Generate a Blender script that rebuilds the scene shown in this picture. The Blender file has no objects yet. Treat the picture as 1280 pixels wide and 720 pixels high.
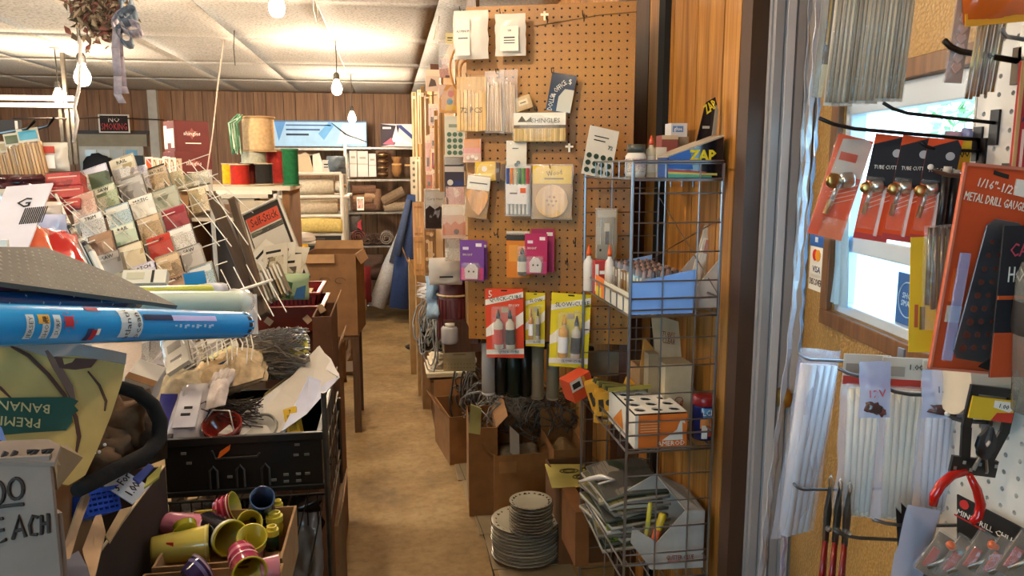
import bpy, math, random
from mathutils import Vector as V, Matrix, noise as mnoise
random.seed(7)
SC = bpy.context.scene
C = SC.collection
R_ = math.radians

# ---------------------------------------------------------------- camera
EYE = V((0, 0, 1.6))
FPX = 960.0
PSI = math.atan(.1585)            # heading, clockwise from +Y
PIT = math.atan(150 / 960)        # looking down
RT = V((math.cos(PSI), -math.sin(PSI), 0))
FW = V((math.sin(PSI) * math.cos(PIT), math.cos(PSI) * math.cos(PIT), -math.sin(PIT)))
UP = RT.cross(FW)
cam = bpy.data.cameras.new('camera')
cam.lens = 27.0
cam.sensor_width = 36.0
cam.clip_start = .02
co = bpy.data.objects.new('camera', cam)
C.objects.link(co)
co.matrix_world = Matrix((RT, UP, -FW)).transposed().to_4x4()
co.location = EYE
SC.camera = co

# ---------------------------------------------------------------- sky, exposure
SC.view_settings.view_transform = 'Standard'
SC.view_settings.look = 'None'
SC.view_settings.exposure = 1.8
SC.view_settings.gamma = 1.0
SC.view_settings.use_curve_mapping = False
BULB = 210.0
wd = bpy.data.worlds.new('daylight')
SC.world = wd
wd.use_nodes = True
_n = wd.node_tree.nodes
_bg = _n['Background']
_g = _n.new('ShaderNodeTexCoord')
_s = _n.new('ShaderNodeSeparateXYZ')
_r = _n.new('ShaderNodeValToRGB')
wd.node_tree.links.new(_g.outputs['Generated'], _s.inputs[0])
wd.node_tree.links.new(_s.outputs['Z'], _r.inputs[0])
_r.color_ramp.elements[0].color = (.50, .74, .86, 1)
_r.color_ramp.elements[1].color = (.42, .68, 1, 1)
wd.node_tree.links.new(_r.outputs[0], _bg.inputs[0])
_bg.inputs[1].default_value = 3.0
# ---------------------------------------------------------------- pixel rays of the photograph -> points of the room
def ray(px, py):
 return RT * ((px - 640) / FPX) + UP * ((360 - py) / FPX) + FW
def W(px, py, Y):
 d = ray(px, py)
 return EYE + d * (Y / d.y)
def WX(px, py, X):
 d = ray(px, py)
 return EYE + d * (X / d.x)
def WZ(px, py, Z):
 d = ray(px, py)
 return EYE + d * ((Z - 1.6) / d.z)
def frame(o, x, z):
 x = V(x).normalized()
 z = V(z)
 z = (z - x * z.dot(x)).normalized()
 m = Matrix((x, z.cross(x), z)).transposed().to_4x4()
 m.translation = o
 return m
def spot(x0, y0, x1, y1, Y, rz=0, rx=0, ry=0):
 """frame at the middle of the bottom edge of an upright rectangle at depth Y, with its width and height"""
 xm, ym = (x0 + x1) / 2, (y0 + y1) / 2
 a, b = W(x0, ym, Y), W(x1, ym, Y)
 zt, zb = W(xm, y0, Y).z, W(xm, y1, Y).z
 o = V(((a.x + b.x) / 2, Y, zb))
 ph = math.atan2(o.x, Y)
 k = math.cos(ph) / max(.3, math.cos(ph + R_(rz)))        # a turned piece keeps its seen width
 m = Matrix.Translation(o) @ Matrix.Rotation(R_(rz), 4, 'Z') @ Matrix.Rotation(R_(rx), 4, 'X') @ Matrix.Rotation(R_(ry), 4, 'Y')
 return m, (b.x - a.x) * k, zt - zb
def quad(bl, br, tl):
 """frame from three corners (px, py, Y)"""
 bl, br, tl = W(*bl), W(*br), W(*tl)
 m = frame((bl + br) / 2, br - bl, tl - bl)
 return m, (br - bl).length, (tl - bl).length

# ---------------------------------------------------------------- materials
def lin(h):
 h = h.lstrip('#')
 out = []
 for i in (0, 2, 4):
  c = int(h[i:i + 2], 16) / 255
  out.append(c / 12.92 if c <= .04045 else ((c + .055) / 1.055) ** 2.4)
 return (*out, 1)
_M = {}
KIND = {  # roughness, metallic, noise scale, colour variation, bump
 'paper': (.75, 0, 9, .10, .08), 'card': (.85, 0, 14, .16, .12), 'plastic': (.32, 0, 6, .05, .02), 'gloss': (.14, 0, 5, .05, .02),
 'metal': (.28, 1, 20, .10, .05), 'dull': (.45, 1, 30, .22, .10), 'fabric': (.95, 0, 60, .18, .35), 'wood': (.5, 0, 7, .3, .1),
 'matte': (.9, 0, 10, .1, .05), 'ceramic': (.2, 0, 5, .04, .01), 'paint': (.5, 0, 12, .1, .05)}
def nodes(name):
 m = bpy.data.materials.new(name)
 m.use_nodes = True
 return m, m.node_tree.nodes, m.node_tree.links, m.node_tree.nodes['Principled BSDF']
def ramp(N, stops, interp='LINEAR'):
 r = N.new('ShaderNodeValToRGB')
 r.color_ramp.interpolation = interp
 e = r.color_ramp.elements
 while len(e) < len(stops):
  e.new(.5)
 for k, (p, c) in enumerate(stops):
  e[k].position = p
  e[k].color = c
 return r
def sh(c, k):
 return (min(1, c[0] * k), min(1, c[1] * k), min(1, c[2] * k), 1)
def mat(h, kind='paper'):
 key = (h, kind)
 if key in _M:
  return _M[key]
 ro, me, sc, va, bu = KIND[kind]
 m, N, L, P = nodes(kind + '_' + h.lstrip('#'))
 c = lin(h)
 tc = N.new('ShaderNodeTexCoord')
 mp = N.new('ShaderNodeMapping')
 if kind == 'wood':
  mp.inputs['Scale'].default_value = (12, 12, 1)
 L.new(tc.outputs['Object'], mp.inputs[0])
 nz = N.new('ShaderNodeTexNoise')
 nz.inputs['Scale'].default_value = sc
 nz.inputs['Detail'].default_value = 5
 L.new(mp.outputs[0], nz.inputs[0])
 r = ramp(N, [(.3, sh(c, 1 - va)), (.7, sh(c, 1 + va))])
 L.new(nz.outputs[0], r.inputs[0])
 L.new(r.outputs[0], P.inputs['Base Color'])
 P.inputs['Roughness'].default_value = ro
 P.inputs['Metallic'].default_value = me
 b = N.new('ShaderNodeBump')
 b.inputs['Strength'].default_value = bu
 b.inputs['Distance'].default_value = .004
 L.new(nz.outputs[0], b.inputs['Height'])
 L.new(b.outputs[0], P.inputs['Normal'])
 _M[key] = m
 return m
def clear(h='#ffffff', haze=.18, key=''):
 """clear wrapping film: mostly seen through, a little milky, with a sharp sheen"""
 k = ('clear', h, haze)
 if k in _M:
  return _M[k]
 m, N, L, P = nodes('clear_film')
 out = N['Material Output']
 tr = N.new('ShaderNodeBsdfTransparent')
 gl = N.new('ShaderNodeBsdfGlossy')
 gl.inputs['Roughness'].default_value = .12
 df = N.new('ShaderNodeBsdfDiffuse')
 df.inputs[0].default_value = lin(h)
 a = N.new('ShaderNodeMixShader')
 a.inputs[0].default_value = haze
 L.new(tr.outputs[0], a.inputs[1])
 L.new(df.outputs[0], a.inputs[2])
 fr = N.new('ShaderNodeLayerWeight')
 fr.inputs[0].default_value = .35
 nz = N.new('ShaderNodeTexNoise')
 nz.inputs['Scale'].default_value = 45
 nz.inputs['Detail'].default_value = 3
 tc = N.new('ShaderNodeTexCoord')
 L.new(tc.outputs['Object'], nz.inputs[0])
 b = N.new('ShaderNodeBump')
 b.inputs['Strength'].default_value = .9
 b.inputs['Distance'].default_value = .006
 L.new(nz.outputs[0], b.inputs['Height'])
 L.new(b.outputs[0], gl.inputs['Normal'])
 L.new(b.outputs[0], fr.inputs['Normal'])
 mm = N.new('ShaderNodeMath')
 mm.operation = 'MULTIPLY'
 ge = N.new('ShaderNodeNewGeometry')
 iv = N.new('ShaderNodeMath')
 iv.operation = 'MULTIPLY_ADD'
 iv.inputs[1].default_value, iv.inputs[2].default_value = -.6, .6
 L.new(ge.outputs['Backfacing'], iv.inputs[0])
 L.new(iv.outputs[0], mm.inputs[1])
 L.new(fr.outputs['Fresnel'], mm.inputs[0])
 c = N.new('ShaderNodeMixShader')
 L.new(mm.outputs[0], c.inputs[0])
 L.new(a.outputs[0], c.inputs[1])
 L.new(gl.outputs[0], c.inputs[2])
 L.new(c.outputs[0], out.inputs[0])
 N.remove(P)
 _M[k] = m
 return m
def printed(c1, c2, c3, sc=5, rough=.45, lines=True):
 """printed packaging: blocks of ink in three colours with rows of small print"""
 key = ('print', c1, c2, c3, sc, lines)
 if key in _M:
  return _M[key]
 m, N, L, P = nodes('printed_' + c1.lstrip('#'))
 tc = N.new('ShaderNodeTexCoord')
 oi = N.new('ShaderNodeObjectInfo')
 mp = N.new('ShaderNodeMapping')
 mp.inputs['Scale'].default_value = (sc, sc, sc * .8)
 L.new(tc.outputs['Generated'], mp.inputs[0])
 cb = N.new('ShaderNodeCombineXYZ')
 ml = N.new('ShaderNodeMath')
 ml.operation = 'MULTIPLY'
 ml.inputs[1].default_value = 37
 L.new(oi.outputs['Random'], ml.inputs[0])
 for k in range(3):
  L.new(ml.outputs[0], cb.inputs[k])
 L.new(cb.outputs[0], mp.inputs['Location'])
 vo = N.new('ShaderNodeTexVoronoi')
 vo.distance = 'CHEBYCHEV'
 vo.inputs['Scale'].default_value = 1
 L.new(mp.outputs[0], vo.inputs['Vector'])
 sp = N.new('ShaderNodeSeparateColor')
 L.new(vo.outputs['Color'], sp.inputs[0])
 r = ramp(N, [(0, lin(c1)), (.55, lin(c2)), (.78, lin(c3))], 'CONSTANT')
 L.new(sp.outputs[0], r.inputs[0])
 src = r.outputs[0]
 if lines:
  m2 = N.new('ShaderNodeMapping')
  m2.inputs['Scale'].default_value = (22, 1, 14)
  L.new(tc.outputs['Generated'], m2.inputs[0])
  n2 = N.new('ShaderNodeTexNoise')
  n2.inputs['Scale'].default_value = 1.6
  n2.inputs['Detail'].default_value = 1
  L.new(m2.outputs[0], n2.inputs[0])
  r2 = ramp(N, [(.58, (0, 0, 0, 1)), (.63, (1, 1, 1, 1))])
  L.new(n2.outputs[0], r2.inputs[0])
  mx = N.new('ShaderNodeMixRGB')
  L.new(r2.outputs[0], mx.inputs[0])
  L.new(src, mx.inputs[1])
  mx.inputs[2].default_value = (.06, .05, .05, 1)
  src = mx.outputs[0]
 L.new(src, P.inputs['Base Color'])
 P.inputs['Roughness'].default_value = rough
 _M[key] = m
 return m
def glow(h, s):
 key = ('glow', h, s)
 if key not in _M:
  m, N, L, P = nodes('lit_bulb')
  P.inputs['Base Color'].default_value = (1, 1, 1, 1)
  P.inputs['Emission Color'].default_value = lin(h)
  P.inputs['Emission Strength'].default_value = s
  _M[key] = m
 return _M[key]

# ---------------------------------------------------------------- mesh building
class MB:
 def __init__(s):
  s.v, s.f = [], []
 def add(s, vs, fs):
  b = len(s.v)
  s.v += [tuple(p) for p in vs]
  s.f += [tuple(b + i for i in f) for f in fs]
  return s
 def box(s, x0, y0, z0, x1, y1, z1):
  return s.add([(x0, y0, z0), (x1, y0, z0), (x1, y1, z0), (x0, y1, z0), (x0, y0, z1), (x1, y0, z1), (x1, y1, z1), (x0, y1, z1)],
                     [(3, 2, 1, 0), (4, 5, 6, 7), (0, 1, 5, 4), (1, 2, 6, 5), (2, 3, 7, 6), (3, 0, 4, 7)])
 def tube(s, pts, r, n=6, caps=True):
  pts = [V(p) for p in pts]
  rs = r if isinstance(r, (list, tuple)) else [r] * len(pts)
  ring, prev = [], None
  for i, p in enumerate(pts):
   t = (pts[min(i + 1, len(pts) - 1)] - pts[max(i - 1, 0)])
   t = t.normalized() if t.length > 1e-9 else V((0, 0, 1))
   if prev is None:
    a = t.orthogonal().normalized()
   else:
    a = prev - t * prev.dot(t)
    a = a.normalized() if a.length > 1e-6 else t.orthogonal().normalized()
   prev = a
   b = t.cross(a)
   ring.append([p + (a * math.cos(2 * math.pi * k / n) + b * math.sin(2 * math.pi * k / n)) * rs[i] for k in range(n)])
  vs = [q for rg in ring for q in rg]
  fs = []
  for i in range(len(pts) - 1):
   for k in range(n):
    fs.append((i * n + k, i * n + (k + 1) % n, (i + 1) * n + (k + 1) % n, (i + 1) * n + k))
  if caps:
   fs.append(tuple(range(n - 1, -1, -1)))
   fs.append(tuple((len(pts) - 1) * n + k for k in range(n)))
  return s.add(vs, fs)
 def ring(s, prof, n=20, o=(0, 0, 0)):
  return s.lathe(prof, n, o, False)
 def lathe(s, prof, n=20, o=(0, 0, 0), caps=True):
  """profile of (radius, z) turned about z"""
  vs, fs = [], []
  for r, z in prof:
   for k in range(n):
    a = 2 * math.pi * k / n
    vs.append((o[0] + r * math.cos(a), o[1] + r * math.sin(a), o[2] + z))
  for i in range(len(prof) - 1):
   for k in range(n):
    fs.append((i * n + k, i * n + (k + 1) % n, (i + 1) * n + (k + 1) % n, (i + 1) * n + k))
  if caps and prof[0][0] > 1e-5:
   fs.append(tuple(range(n - 1, -1, -1)))
  if caps and prof[-1][0] > 1e-5:
   fs.append(tuple((len(prof) - 1) * n + k for k in range(n)))
  return s.add(vs, fs)
 def prism(s, poly, y0, y1):
  """outline in x, z carried from y0 (front) to y1 (back)"""
  n = len(poly)
  vs = [(x, y0, z) for x, z in poly] + [(x, y1, z) for x, z in poly]
  fs = [tuple(range(n)), tuple(range(2 * n - 1, n - 1, -1))]
  for i in range(n):
   j = (i + 1) % n
   fs.append((i, i + n, j + n, j))
  return s.add(vs, fs)
 def slab(s, pts, th):
  """a flat piece through points of the room, with thickness"""
  pts = [V(p) for p in pts]
  nrm = V((0, 0, 0))
  for i in range(len(pts)):
   nrm += (pts[i] - pts[0]).cross(pts[(i + 1) % len(pts)] - pts[0])
  nrm = nrm.normalized() * th
  n = len(pts)
  fs = [tuple(range(n)), tuple(range(2 * n - 1, n - 1, -1))]
  for i in range(n):
   j = (i + 1) % n
   fs.append((i, i + n, j + n, j))
  return s.add(pts + [p - nrm for p in pts], fs)
 def pillow(s, w, h, d, nx=8, nz=10, seed=0, rough=.25, o=(0, 0, 0), flat=False):
  """a bag or pouch: two bulging crumpled sides, bottom middle at o"""
  for sg in (-1, 1):
   vs, fs = [], []
   for j in range(nz + 1):
    for i in range(nx + 1):
     u, t = i / nx * 2 - 1, j / nz * 2 - 1
     b = max(0, (1 - u * u) * (1 - abs(t) ** 3)) ** .5
     k = mnoise.noise(V((u * 2.2 + seed * 7.1, t * 2.6, sg * 3.3 + seed))) * rough
     e = mnoise.noise(V((t * 3 + seed, u * 1.3, 5.5))) * rough * .25
     vs.append((o[0] + (u * (1 + e * (abs(u) > .9))) * w / 2, o[1] + sg * d / 2 * max(.04, b * (1 + k * 2)), o[2] + (t + 1) / 2 * h + e * h * .15 * (1 - abs(u) * .5)))
   for j in range(nz):
    for i in range(nx):
     a = j * (nx + 1) + i
     q = (a, a + 1, a + nx + 2, a + nx + 1)
     fs.append(q if sg < 0 else q[::-1])
   s.add(vs, fs)
  return s
 def cloth(s, w, h, nx, nz, fn):
  """a sheet in x, z pushed about by fn(u, t) -> (dx, dy, dz), u and t in 0..1"""
  vs, fs = [], []
  for j in range(nz + 1):
   for i in range(nx + 1):
    u, t = i / nx, j / nz
    dx, dy, dz = fn(u, t)
    vs.append(((u - .5) * w + dx, dy, t * h + dz))
  for j in range(nz):
   for i in range(nx):
    a = j * (nx + 1) + i
    fs.append((a, a + 1, a + nx + 2, a + nx + 1))
  return s.add(vs, fs)
 def lump(s, o, r, seed=0, rough=.3, nu=12, nv=8):
  vs, fs = [], []
  for j in range(nv + 1):
   th = math.pi * j / nv
   for i in range(nu):
    a = 2 * math.pi * i / nu
    d = V((math.sin(th) * math.cos(a), math.sin(th) * math.sin(a), math.cos(th)))
    k = 1 + rough * mnoise.noise(d * 1.9 + V((seed * 3.7, seed, 1)))
    vs.append((o[0] + d.x * r[0] * k, o[1] + d.y * r[1] * k, o[2] + d.z * r[2] * k))
  for j in range(nv):
   for i in range(nu):
    fs.append((j * nu + i, (j + 1) * nu + i, (j + 1) * nu + (i + 1) % nu, j * nu + (i + 1) % nu))
  return s.add(vs, fs)
 def xf(s, m):
  s.v = [tuple(m @ V(p)) for p in s.v]
  return s
 def build(s, name, m, parent=None, M=None, smooth=False, bevel=0, solid=0, recalc=False):
  me = bpy.data.meshes.new(name)
  me.from_pydata(s.v, [], s.f)
  me.materials.append(m)
  if smooth:
   me.shade_smooth()
  me.update()
  o = bpy.data.objects.new(name, me)
  C.objects.link(o)
  if parent is not None:
   o.parent = parent
  if M is not None:
   o.matrix_local = M
  if solid:
   q = o.modifiers.new('thickness', 'SOLIDIFY')
   q.thickness = solid
  if bevel:
   q = o.modifiers.new('bevel', 'BEVEL')
   q.width = bevel
   q.segments = 2
   q.limit_method = 'ANGLE'
  return o
LABELS = set()
def tag(o, label, cat, group=None):
 o['label'] = label
 o['category'] = cat
 if group:
  o['group'] = group
 if label in LABELS and not group:
  print('SAME LABEL', label)
 LABELS.add(label)
 return o
def thing(name, label, cat, M=None, group=None):
 o = bpy.data.objects.new(name, None)
 o.empty_display_size = .05
 C.objects.link(o)
 if M is not None:
  o.matrix_world = M if isinstance(M, Matrix) else Matrix.Translation(V(M))
 return tag(o, label, cat, group)
def struct(o):
 o['kind'] = 'structure'
 return o
def stuff(o):
 o['kind'] = 'stuff'
 return o
def txt(parent, s, h, x, z, y, m, rot=0, name='lettering', wrap=None, wide=1.0, bold=0.0, maxw=None):
 """lettering of capital height h, centred at x, z on a face turned to -y; wrap = radius bends it round a cylinder lying along x"""
 cu = bpy.data.curves.new('lettering', 'FONT')
 cu.body = s
 cu.size = h / .69
 cu.align_x, cu.align_y = 'CENTER', 'CENTER'
 cu.resolution_u = 1
 cu.offset = bold
 cu.extrude = 0 if wrap else .0004
 o = bpy.data.objects.new('lettering', cu)
 C.objects.link(o)
 dg = bpy.context.evaluated_depsgraph_get()
 me = bpy.data.meshes.new_from_object(o.evaluated_get(dg))
 bpy.data.objects.remove(o)
 bpy.data.curves.remove(cu)
 me.name = name
 me.materials.clear()
 me.materials.append(m)
 if maxw:
  ww = max((v.co.x for v in me.vertices), default=0) - min((v.co.x for v in me.vertices), default=0)
  if ww * wide > maxw:
   wide = maxw / ww
 c, q = math.cos(R_(rot)), math.sin(R_(rot))
 for v in me.vertices:
  a, b, e = v.co.x * wide, v.co.y, v.co.z
  px, pz = x + a * c - b * q, z + a * q + b * c
  if wrap:
   an = pz / wrap
   v.co = (px, -math.cos(an) * (wrap + .0006), math.sin(an) * (wrap + .0006))
  else:
   v.co = (px, y - e, pz)
 o = bpy.data.objects.new(name, me)
 C.objects.link(o)
 o.parent = parent
 return o
def bottle_prof(r, h):
 return [(r * .9, 0), (r, h * .03), (r, h * .58), (r * .9, h * .66), (r * .42, h * .72), (r * .42, h * .77), (r * .5, h * .77), (r * .46, h * .84), (r * .12, h)]
def parts_on(t, w, h, th, specs, yf=0.0):
 """pieces laid on the front face (y = yf) of something w wide, h high: numbers are fractions of its width and height"""
 for sp in specs:
  k = sp[0]
  if k == 't':                                   # text: string, u, v, height, material, rot, name
   _, s, u, v, fh, m = sp[:6]
   txt(t, s, fh * h, (u - .5) * w, v * h, yf - (sp[8] if len(sp) > 8 else .0012), m, sp[6] if len(sp) > 6 else 0, 'lettering', maxw=(sp[7] if len(sp) > 7 else .92) * w)
  elif k == 'r':                                 # raised flat rectangle: name, u0, v0, u1, v1, material, depth
   _, n, u0, v0, u1, v1, m = sp[:7]
   d = sp[7] if len(sp) > 7 else .0008
   MB().box((u0 - .5) * w, yf - d, v0 * h, (u1 - .5) * w, yf, v1 * h).build(n, m, t)
  elif k == 'b':                                 # bottle standing against the face
   _, n, u, v0, v1, r, m, capm = sp[:8]
   rr, hh = r * w, (v1 - v0) * h
   pr = bottle_prof(rr, hh)
   o = MB().lathe(pr[:6], 14, ((u - .5) * w, yf - rr - .001, v0 * h)).build(n, m, t, smooth=True)
   MB().lathe(pr[6:], 12, ((u - .5) * w, yf - rr - .001, v0 * h)).build('nozzle', capm, o, smooth=True)
   if len(sp) > 8:
    MB().ring([(rr * 1.015, hh * .12), (rr * 1.02, hh * .5)], 14, ((u - .5) * w, yf - rr - .001, v0 * h)).build('bottle_label', sp[8], o, smooth=True)
  elif k == 'w':                                 # clear blister window
   _, u0, v0, u1, v1, d = sp[:6]
   MB().box((u0 - .5) * w, yf - d, v0 * h, (u1 - .5) * w, yf - .001, v1 * h).build('blister', clear(haze=.08), t, bevel=.006)
  elif k == 'p':                                 # outline: name, [(u, v)...], material, depth
   _, n, poly, m = sp[:4]
   d = sp[4] if len(sp) > 4 else .0008
   MB().prism([((u - .5) * w, v * h) for u, v in poly], yf - d, yf).build(n, m, t)
  elif k == 'c':                                 # upright rods: name, count, u0, u1, v0, v1, r(m), material
   _, n, cnt, u0, u1, v0, v1, r, m = sp[:9]
   for i in range(cnt):
    u = u0 + (u1 - u0) * (i + .5) / cnt
    dv = random.uniform(-.012, .012)
    MB().tube([((u - .5) * w, yf - r - .001, (v0 + dv) * h), ((u - .5 + random.uniform(-.01, .01)) * w, yf - r - .001, (v1 + dv) * h)], r, 6).build(n, m, t)
  elif k == 'd':                                 # discs: name, [(u, v)...], r(m), material, depth
   _, n, pts, r, m = sp[:5]
   d = sp[5] if len(sp) > 5 else .001
   for u, v in pts:
    MB().prism([((u - .5) * w + r * math.cos(2 * math.pi * q / 14), v * h + r * math.sin(2 * math.pi * q / 14)) for q in range(14)], yf - d, yf).build(n, m, t)
def card(name, label, cat, rect, m, specs=(), th=.002, group=None, Y=None, rz=0, rx=0, ry=0, body='card', bevel=0, M=None, film=0, film_haze=.16, hook=False):
 """a flat pack, card, board or carton: front face at y=0, body behind it"""
 if M is None:
  M, w, h = spot(*rect, Y, rz, rx, ry)
 else:
  M, w, h = M
 t = thing(name, label, cat, M, group)
 MB().box(-w / 2, 0, 0, w / 2, th, h).build(body, m, t, bevel=bevel)
 parts_on(t, w, h, th, specs)
 if film:
  MB().pillow(w * 1.06, h * 1.05, film * 2, 8, 10, seed=len(LABELS), rough=.3, o=(0, th / 2, -h * .02)).build('clear_bag', clear(haze=film_haze), t, smooth=True)
 return t, w, h
def pouch(name, label, cat, rect, m, Y, d=.03, specs=(), rz=0, rx=0, ry=0, group=None, seed=None, rough=.3, nx=8, nz=10):
 M, w, h = spot(*rect, Y, rz, rx, ry)
 t = thing(name, label, cat, M, group)
 MB().pillow(w, h, d, nx, nz, seed=len(LABELS) if seed is None else seed, rough=rough).build('bag', m, t, smooth=True)
 parts_on(t, w, h, d, specs, -d * .52)
 return t, w, h
def openbox(t, w, d, h, th, m, name='panel', z0=0, bottom=True, inner=None):
 """open carton: four walls and a floor, each a piece; front at y=0"""
 for x0, y0, x1, y1 in ((-w / 2, 0, w / 2, th), (-w / 2, d - th, w / 2, d), (-w / 2, th, -w / 2 + th, d - th), (w / 2 - th, th, w / 2, d - th)):
  MB().box(x0, y0, z0, x1, y1, z0 + h).build(name, m, t)
 if bottom:
  MB().box(-w / 2 + th, th, z0, w / 2 - th, d - th, z0 + th).build('bottom', m, t)
def flap(t, a, b, out, m, th=.003):
 """a carton flap hinged on edge a-b and bent out by vector out"""
 a, b, out = V(a), V(b), V(out)
 MB().slab([a, b, b + out - (b - a) * .03, a + out + (b - a) * .03], th).build('flap', m, t)
WHITE, INK = mat('#e8e4da'), mat('#17130f')
YEL, REDI, BLK = mat('#e6c81e', 'plastic'), mat('#c23a1d', 'plastic'), mat('#15140f', 'plastic')
CARD = mat('#8f6d47', 'card')
CARD2 = mat('#75522f', 'card')
CHROME, STEEL, DARKW = mat('#c9c7c2', 'metal'), mat('#8d8a84', 'metal'), mat('#4a453e', 'dull')

# ================================================================ the room
X0, X1, YB, YF, ZC = -4.9, .87, 9.05, -1.6, 2.438
YD0 = .62                                   # doorway runs YD0..YD1 in the right wall
YD1 = 1.765
def concrete():
 m, N, L, P = nodes('worn_concrete')
 tc = N.new('ShaderNodeTexCoord')
 a = N.new('ShaderNodeTexNoise'); a.inputs['Scale'].default_value = 2.3; a.inputs['Detail'].default_value = 9; a.inputs['Roughness'].default_value = .7
 b = N.new('ShaderNodeTexNoise'); b.inputs['Scale'].default_value = 26; b.inputs['Detail'].default_value = 9
 L.new(tc.outputs['Object'], a.inputs[0]); L.new(tc.outputs['Object'], b.inputs[0])
 r = ramp(N, [(.3, lin('#6b5638')), (.5, lin('#93764a')), (.72, lin('#b0966a'))])
 L.new(a.outputs[0], r.inputs[0])
 r2 = ramp(N, [(.3, (.7, .67, .62, 1)), (.55, (1, 1, 1, 1))])
 L.new(b.outputs[0], r2.inputs[0])
 mx = N.new('ShaderNodeMixRGB'); mx.blend_type = 'MULTIPLY'; mx.inputs[0].default_value = .7
 L.new(r.outputs[0], mx.inputs[1]); L.new(r2.outputs[0], mx.inputs[2])
 L.new(mx.outputs[0], P.inputs['Base Color'])
 P.inputs['Roughness'].default_value = .75
 bp = N.new('ShaderNodeBump'); bp.inputs['Strength'].default_value = .25; bp.inputs['Distance'].default_value = .01
 L.new(b.outputs[0], bp.inputs['Height']); L.new(bp.outputs[0], P.inputs['Normal'])
 return m
def panelling(name, c0, c1, c2, rough=.42):
 m, N, L, P = nodes(name)
 tc = N.new('ShaderNodeTexCoord'); oi = N.new('ShaderNodeObjectInfo')
 mp = N.new('ShaderNodeMapping'); mp.inputs['Scale'].default_value = (14, 14, .8)
 cb = N.new('ShaderNodeCombineXYZ')
 k = N.new('ShaderNodeMath'); k.operation = 'MULTIPLY'; k.inputs[1].default_value = 50
 L.new(oi.outputs['Random'], k.inputs[0])
 for i in range(3): L.new(k.outputs[0], cb.inputs[i])
 L.new(tc.outputs['Object'], mp.inputs[0]); L.new(cb.outputs[0], mp.inputs['Location'])
 a = N.new('ShaderNodeTexNoise'); a.inputs['Scale'].default_value = 1.3; a.inputs['Detail'].default_value = 6; a.inputs['Distortion'].default_value = 1.2
 L.new(mp.outputs[0], a.inputs[0])
 r = ramp(N, [(.28, lin(c0)), (.5, lin(c1)), (.72, lin(c2))])
 L.new(a.outputs[0], r.inputs[0])
 mp2 = N.new('ShaderNodeMapping'); mp2.inputs['Scale'].default_value = (160, 160, 4)
 L.new(tc.outputs['Object'], mp2.inputs[0])
 g = N.new('ShaderNodeTexNoise'); g.inputs['Scale'].default_value = 1; g.inputs['Detail'].default_value = 3
 L.new(mp2.outputs[0], g.inputs[0])
 r2 = ramp(N, [(.35, (.62, .55, .5, 1)), (.55, (1, 1, 1, 1))]); L.new(g.outputs[0], r2.inputs[0])
 mx = N.new('ShaderNodeMixRGB'); mx.blend_type = 'MULTIPLY'; mx.inputs[0].default_value = .7
 L.new(r.outputs[0], mx.inputs[1]); L.new(r2.outputs[0], mx.inputs[2])
 L.new(mx.outputs[0], P.inputs['Base Color'])
 P.inputs['Roughness'].default_value = rough
 bp = N.new('ShaderNodeBump'); bp.inputs['Strength'].default_value = .12; bp.inputs['Distance'].default_value = .003
 L.new(g.outputs[0], bp.inputs['Height']); L.new(bp.outputs[0], P.inputs['Normal'])
 return m
PANEL_R = panelling('wood_panelling', '#7a4a1c', '#a8702f', '#bd8742')
PANEL_B = panelling('dull_wood_panelling', '#6b4a33', '#86603f', '#946d48', .55)
DARKWOOD = panelling('dark_wood', '#2c170b', '#4a2a15', '#5c371d', .4)
TRIMB = mat('#40291b', 'paint')
GAP = mat('#0d0a08', 'matte')

floor = struct(MB().box(X0, YF, -.1, X1 + .6, YB, 0).build('floor', concrete()))
lino = mat('#8f7d5f', 'paint')
for k in range(9):                          # lighter floor tiles along the shelves, where the concrete ends
 for j in range(2):
  y = 2.55 + k * .305
  x = .395 - .02 * k + j * .305
  if x < X1 - .31:
   MB().box(x, y, 0, x + .3, y + .3, .004 + .001 * ((k + j) % 2)).build('floor_tile', lino, floor)
cr = [(.375, 2.3), (.372, 2.7), (.378, 3.1), (.36, 3.4), (.352, 3.8), (.33, 4.2)]
MB().tube([(x, y, .0012) for x, y in cr], .0035, 5).build('crack', mat('#1d1611', 'matte'), floor)

# ceiling: lay-in tiles in a metal grid
def tile_mat():
 m, N, L, P = nodes('fissured_ceiling_tile')
 tc = N.new('ShaderNodeTexCoord')
 a = N.new('ShaderNodeTexNoise'); a.inputs['Scale'].default_value = 75; a.inputs['Detail'].default_value = 4
 b = N.new('ShaderNodeTexNoise'); b.inputs['Scale'].default_value = 1.4; b.inputs['Detail'].default_value = 2
 oi = N.new('ShaderNodeObjectInfo')
 L.new(tc.outputs['Object'], a.inputs[0]); L.new(tc.outputs['Object'], b.inputs[0])
 r = ramp(N, [(.32, lin('#87847f')), (.5, lin('#b6b4b0')), (.7, lin('#c2c0bc'))]); L.new(a.outputs[0], r.inputs[0])
 r2 = ramp(N, [(.3, (.86, .83, .78, 1)), (.6, (1, 1, 1, 1))]); L.new(b.outputs[0], r2.inputs[0])
 mx = N.new('ShaderNodeMixRGB'); mx.blend_type = 'MULTIPLY'; mx.inputs[0].default_value = 1
 L.new(r.outputs[0], mx.inputs[1]); L.new(r2.outputs[0], mx.inputs[2]); L.new(mx.outputs[0], P.inputs['Base Color'])
 P.inputs['Roughness'].default_value = .95
 bp = N.new('ShaderNodeBump'); bp.inputs['Strength'].default_value = .3; bp.inputs['Distance'].default_value = .003
 L.new(a.outputs[0], bp.inputs['Height']); L.new(bp.outputs[0], P.inputs['Normal'])
 return m
TILE = tile_mat()
ceil = struct(MB().box(X0, YF, ZC + .06, X1 + .6, YB, ZC + .12).build('ceiling', mat('#77716a', 'matte')))
tx = [-.343 + .61 * k for k in range(-8, 4)]
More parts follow.
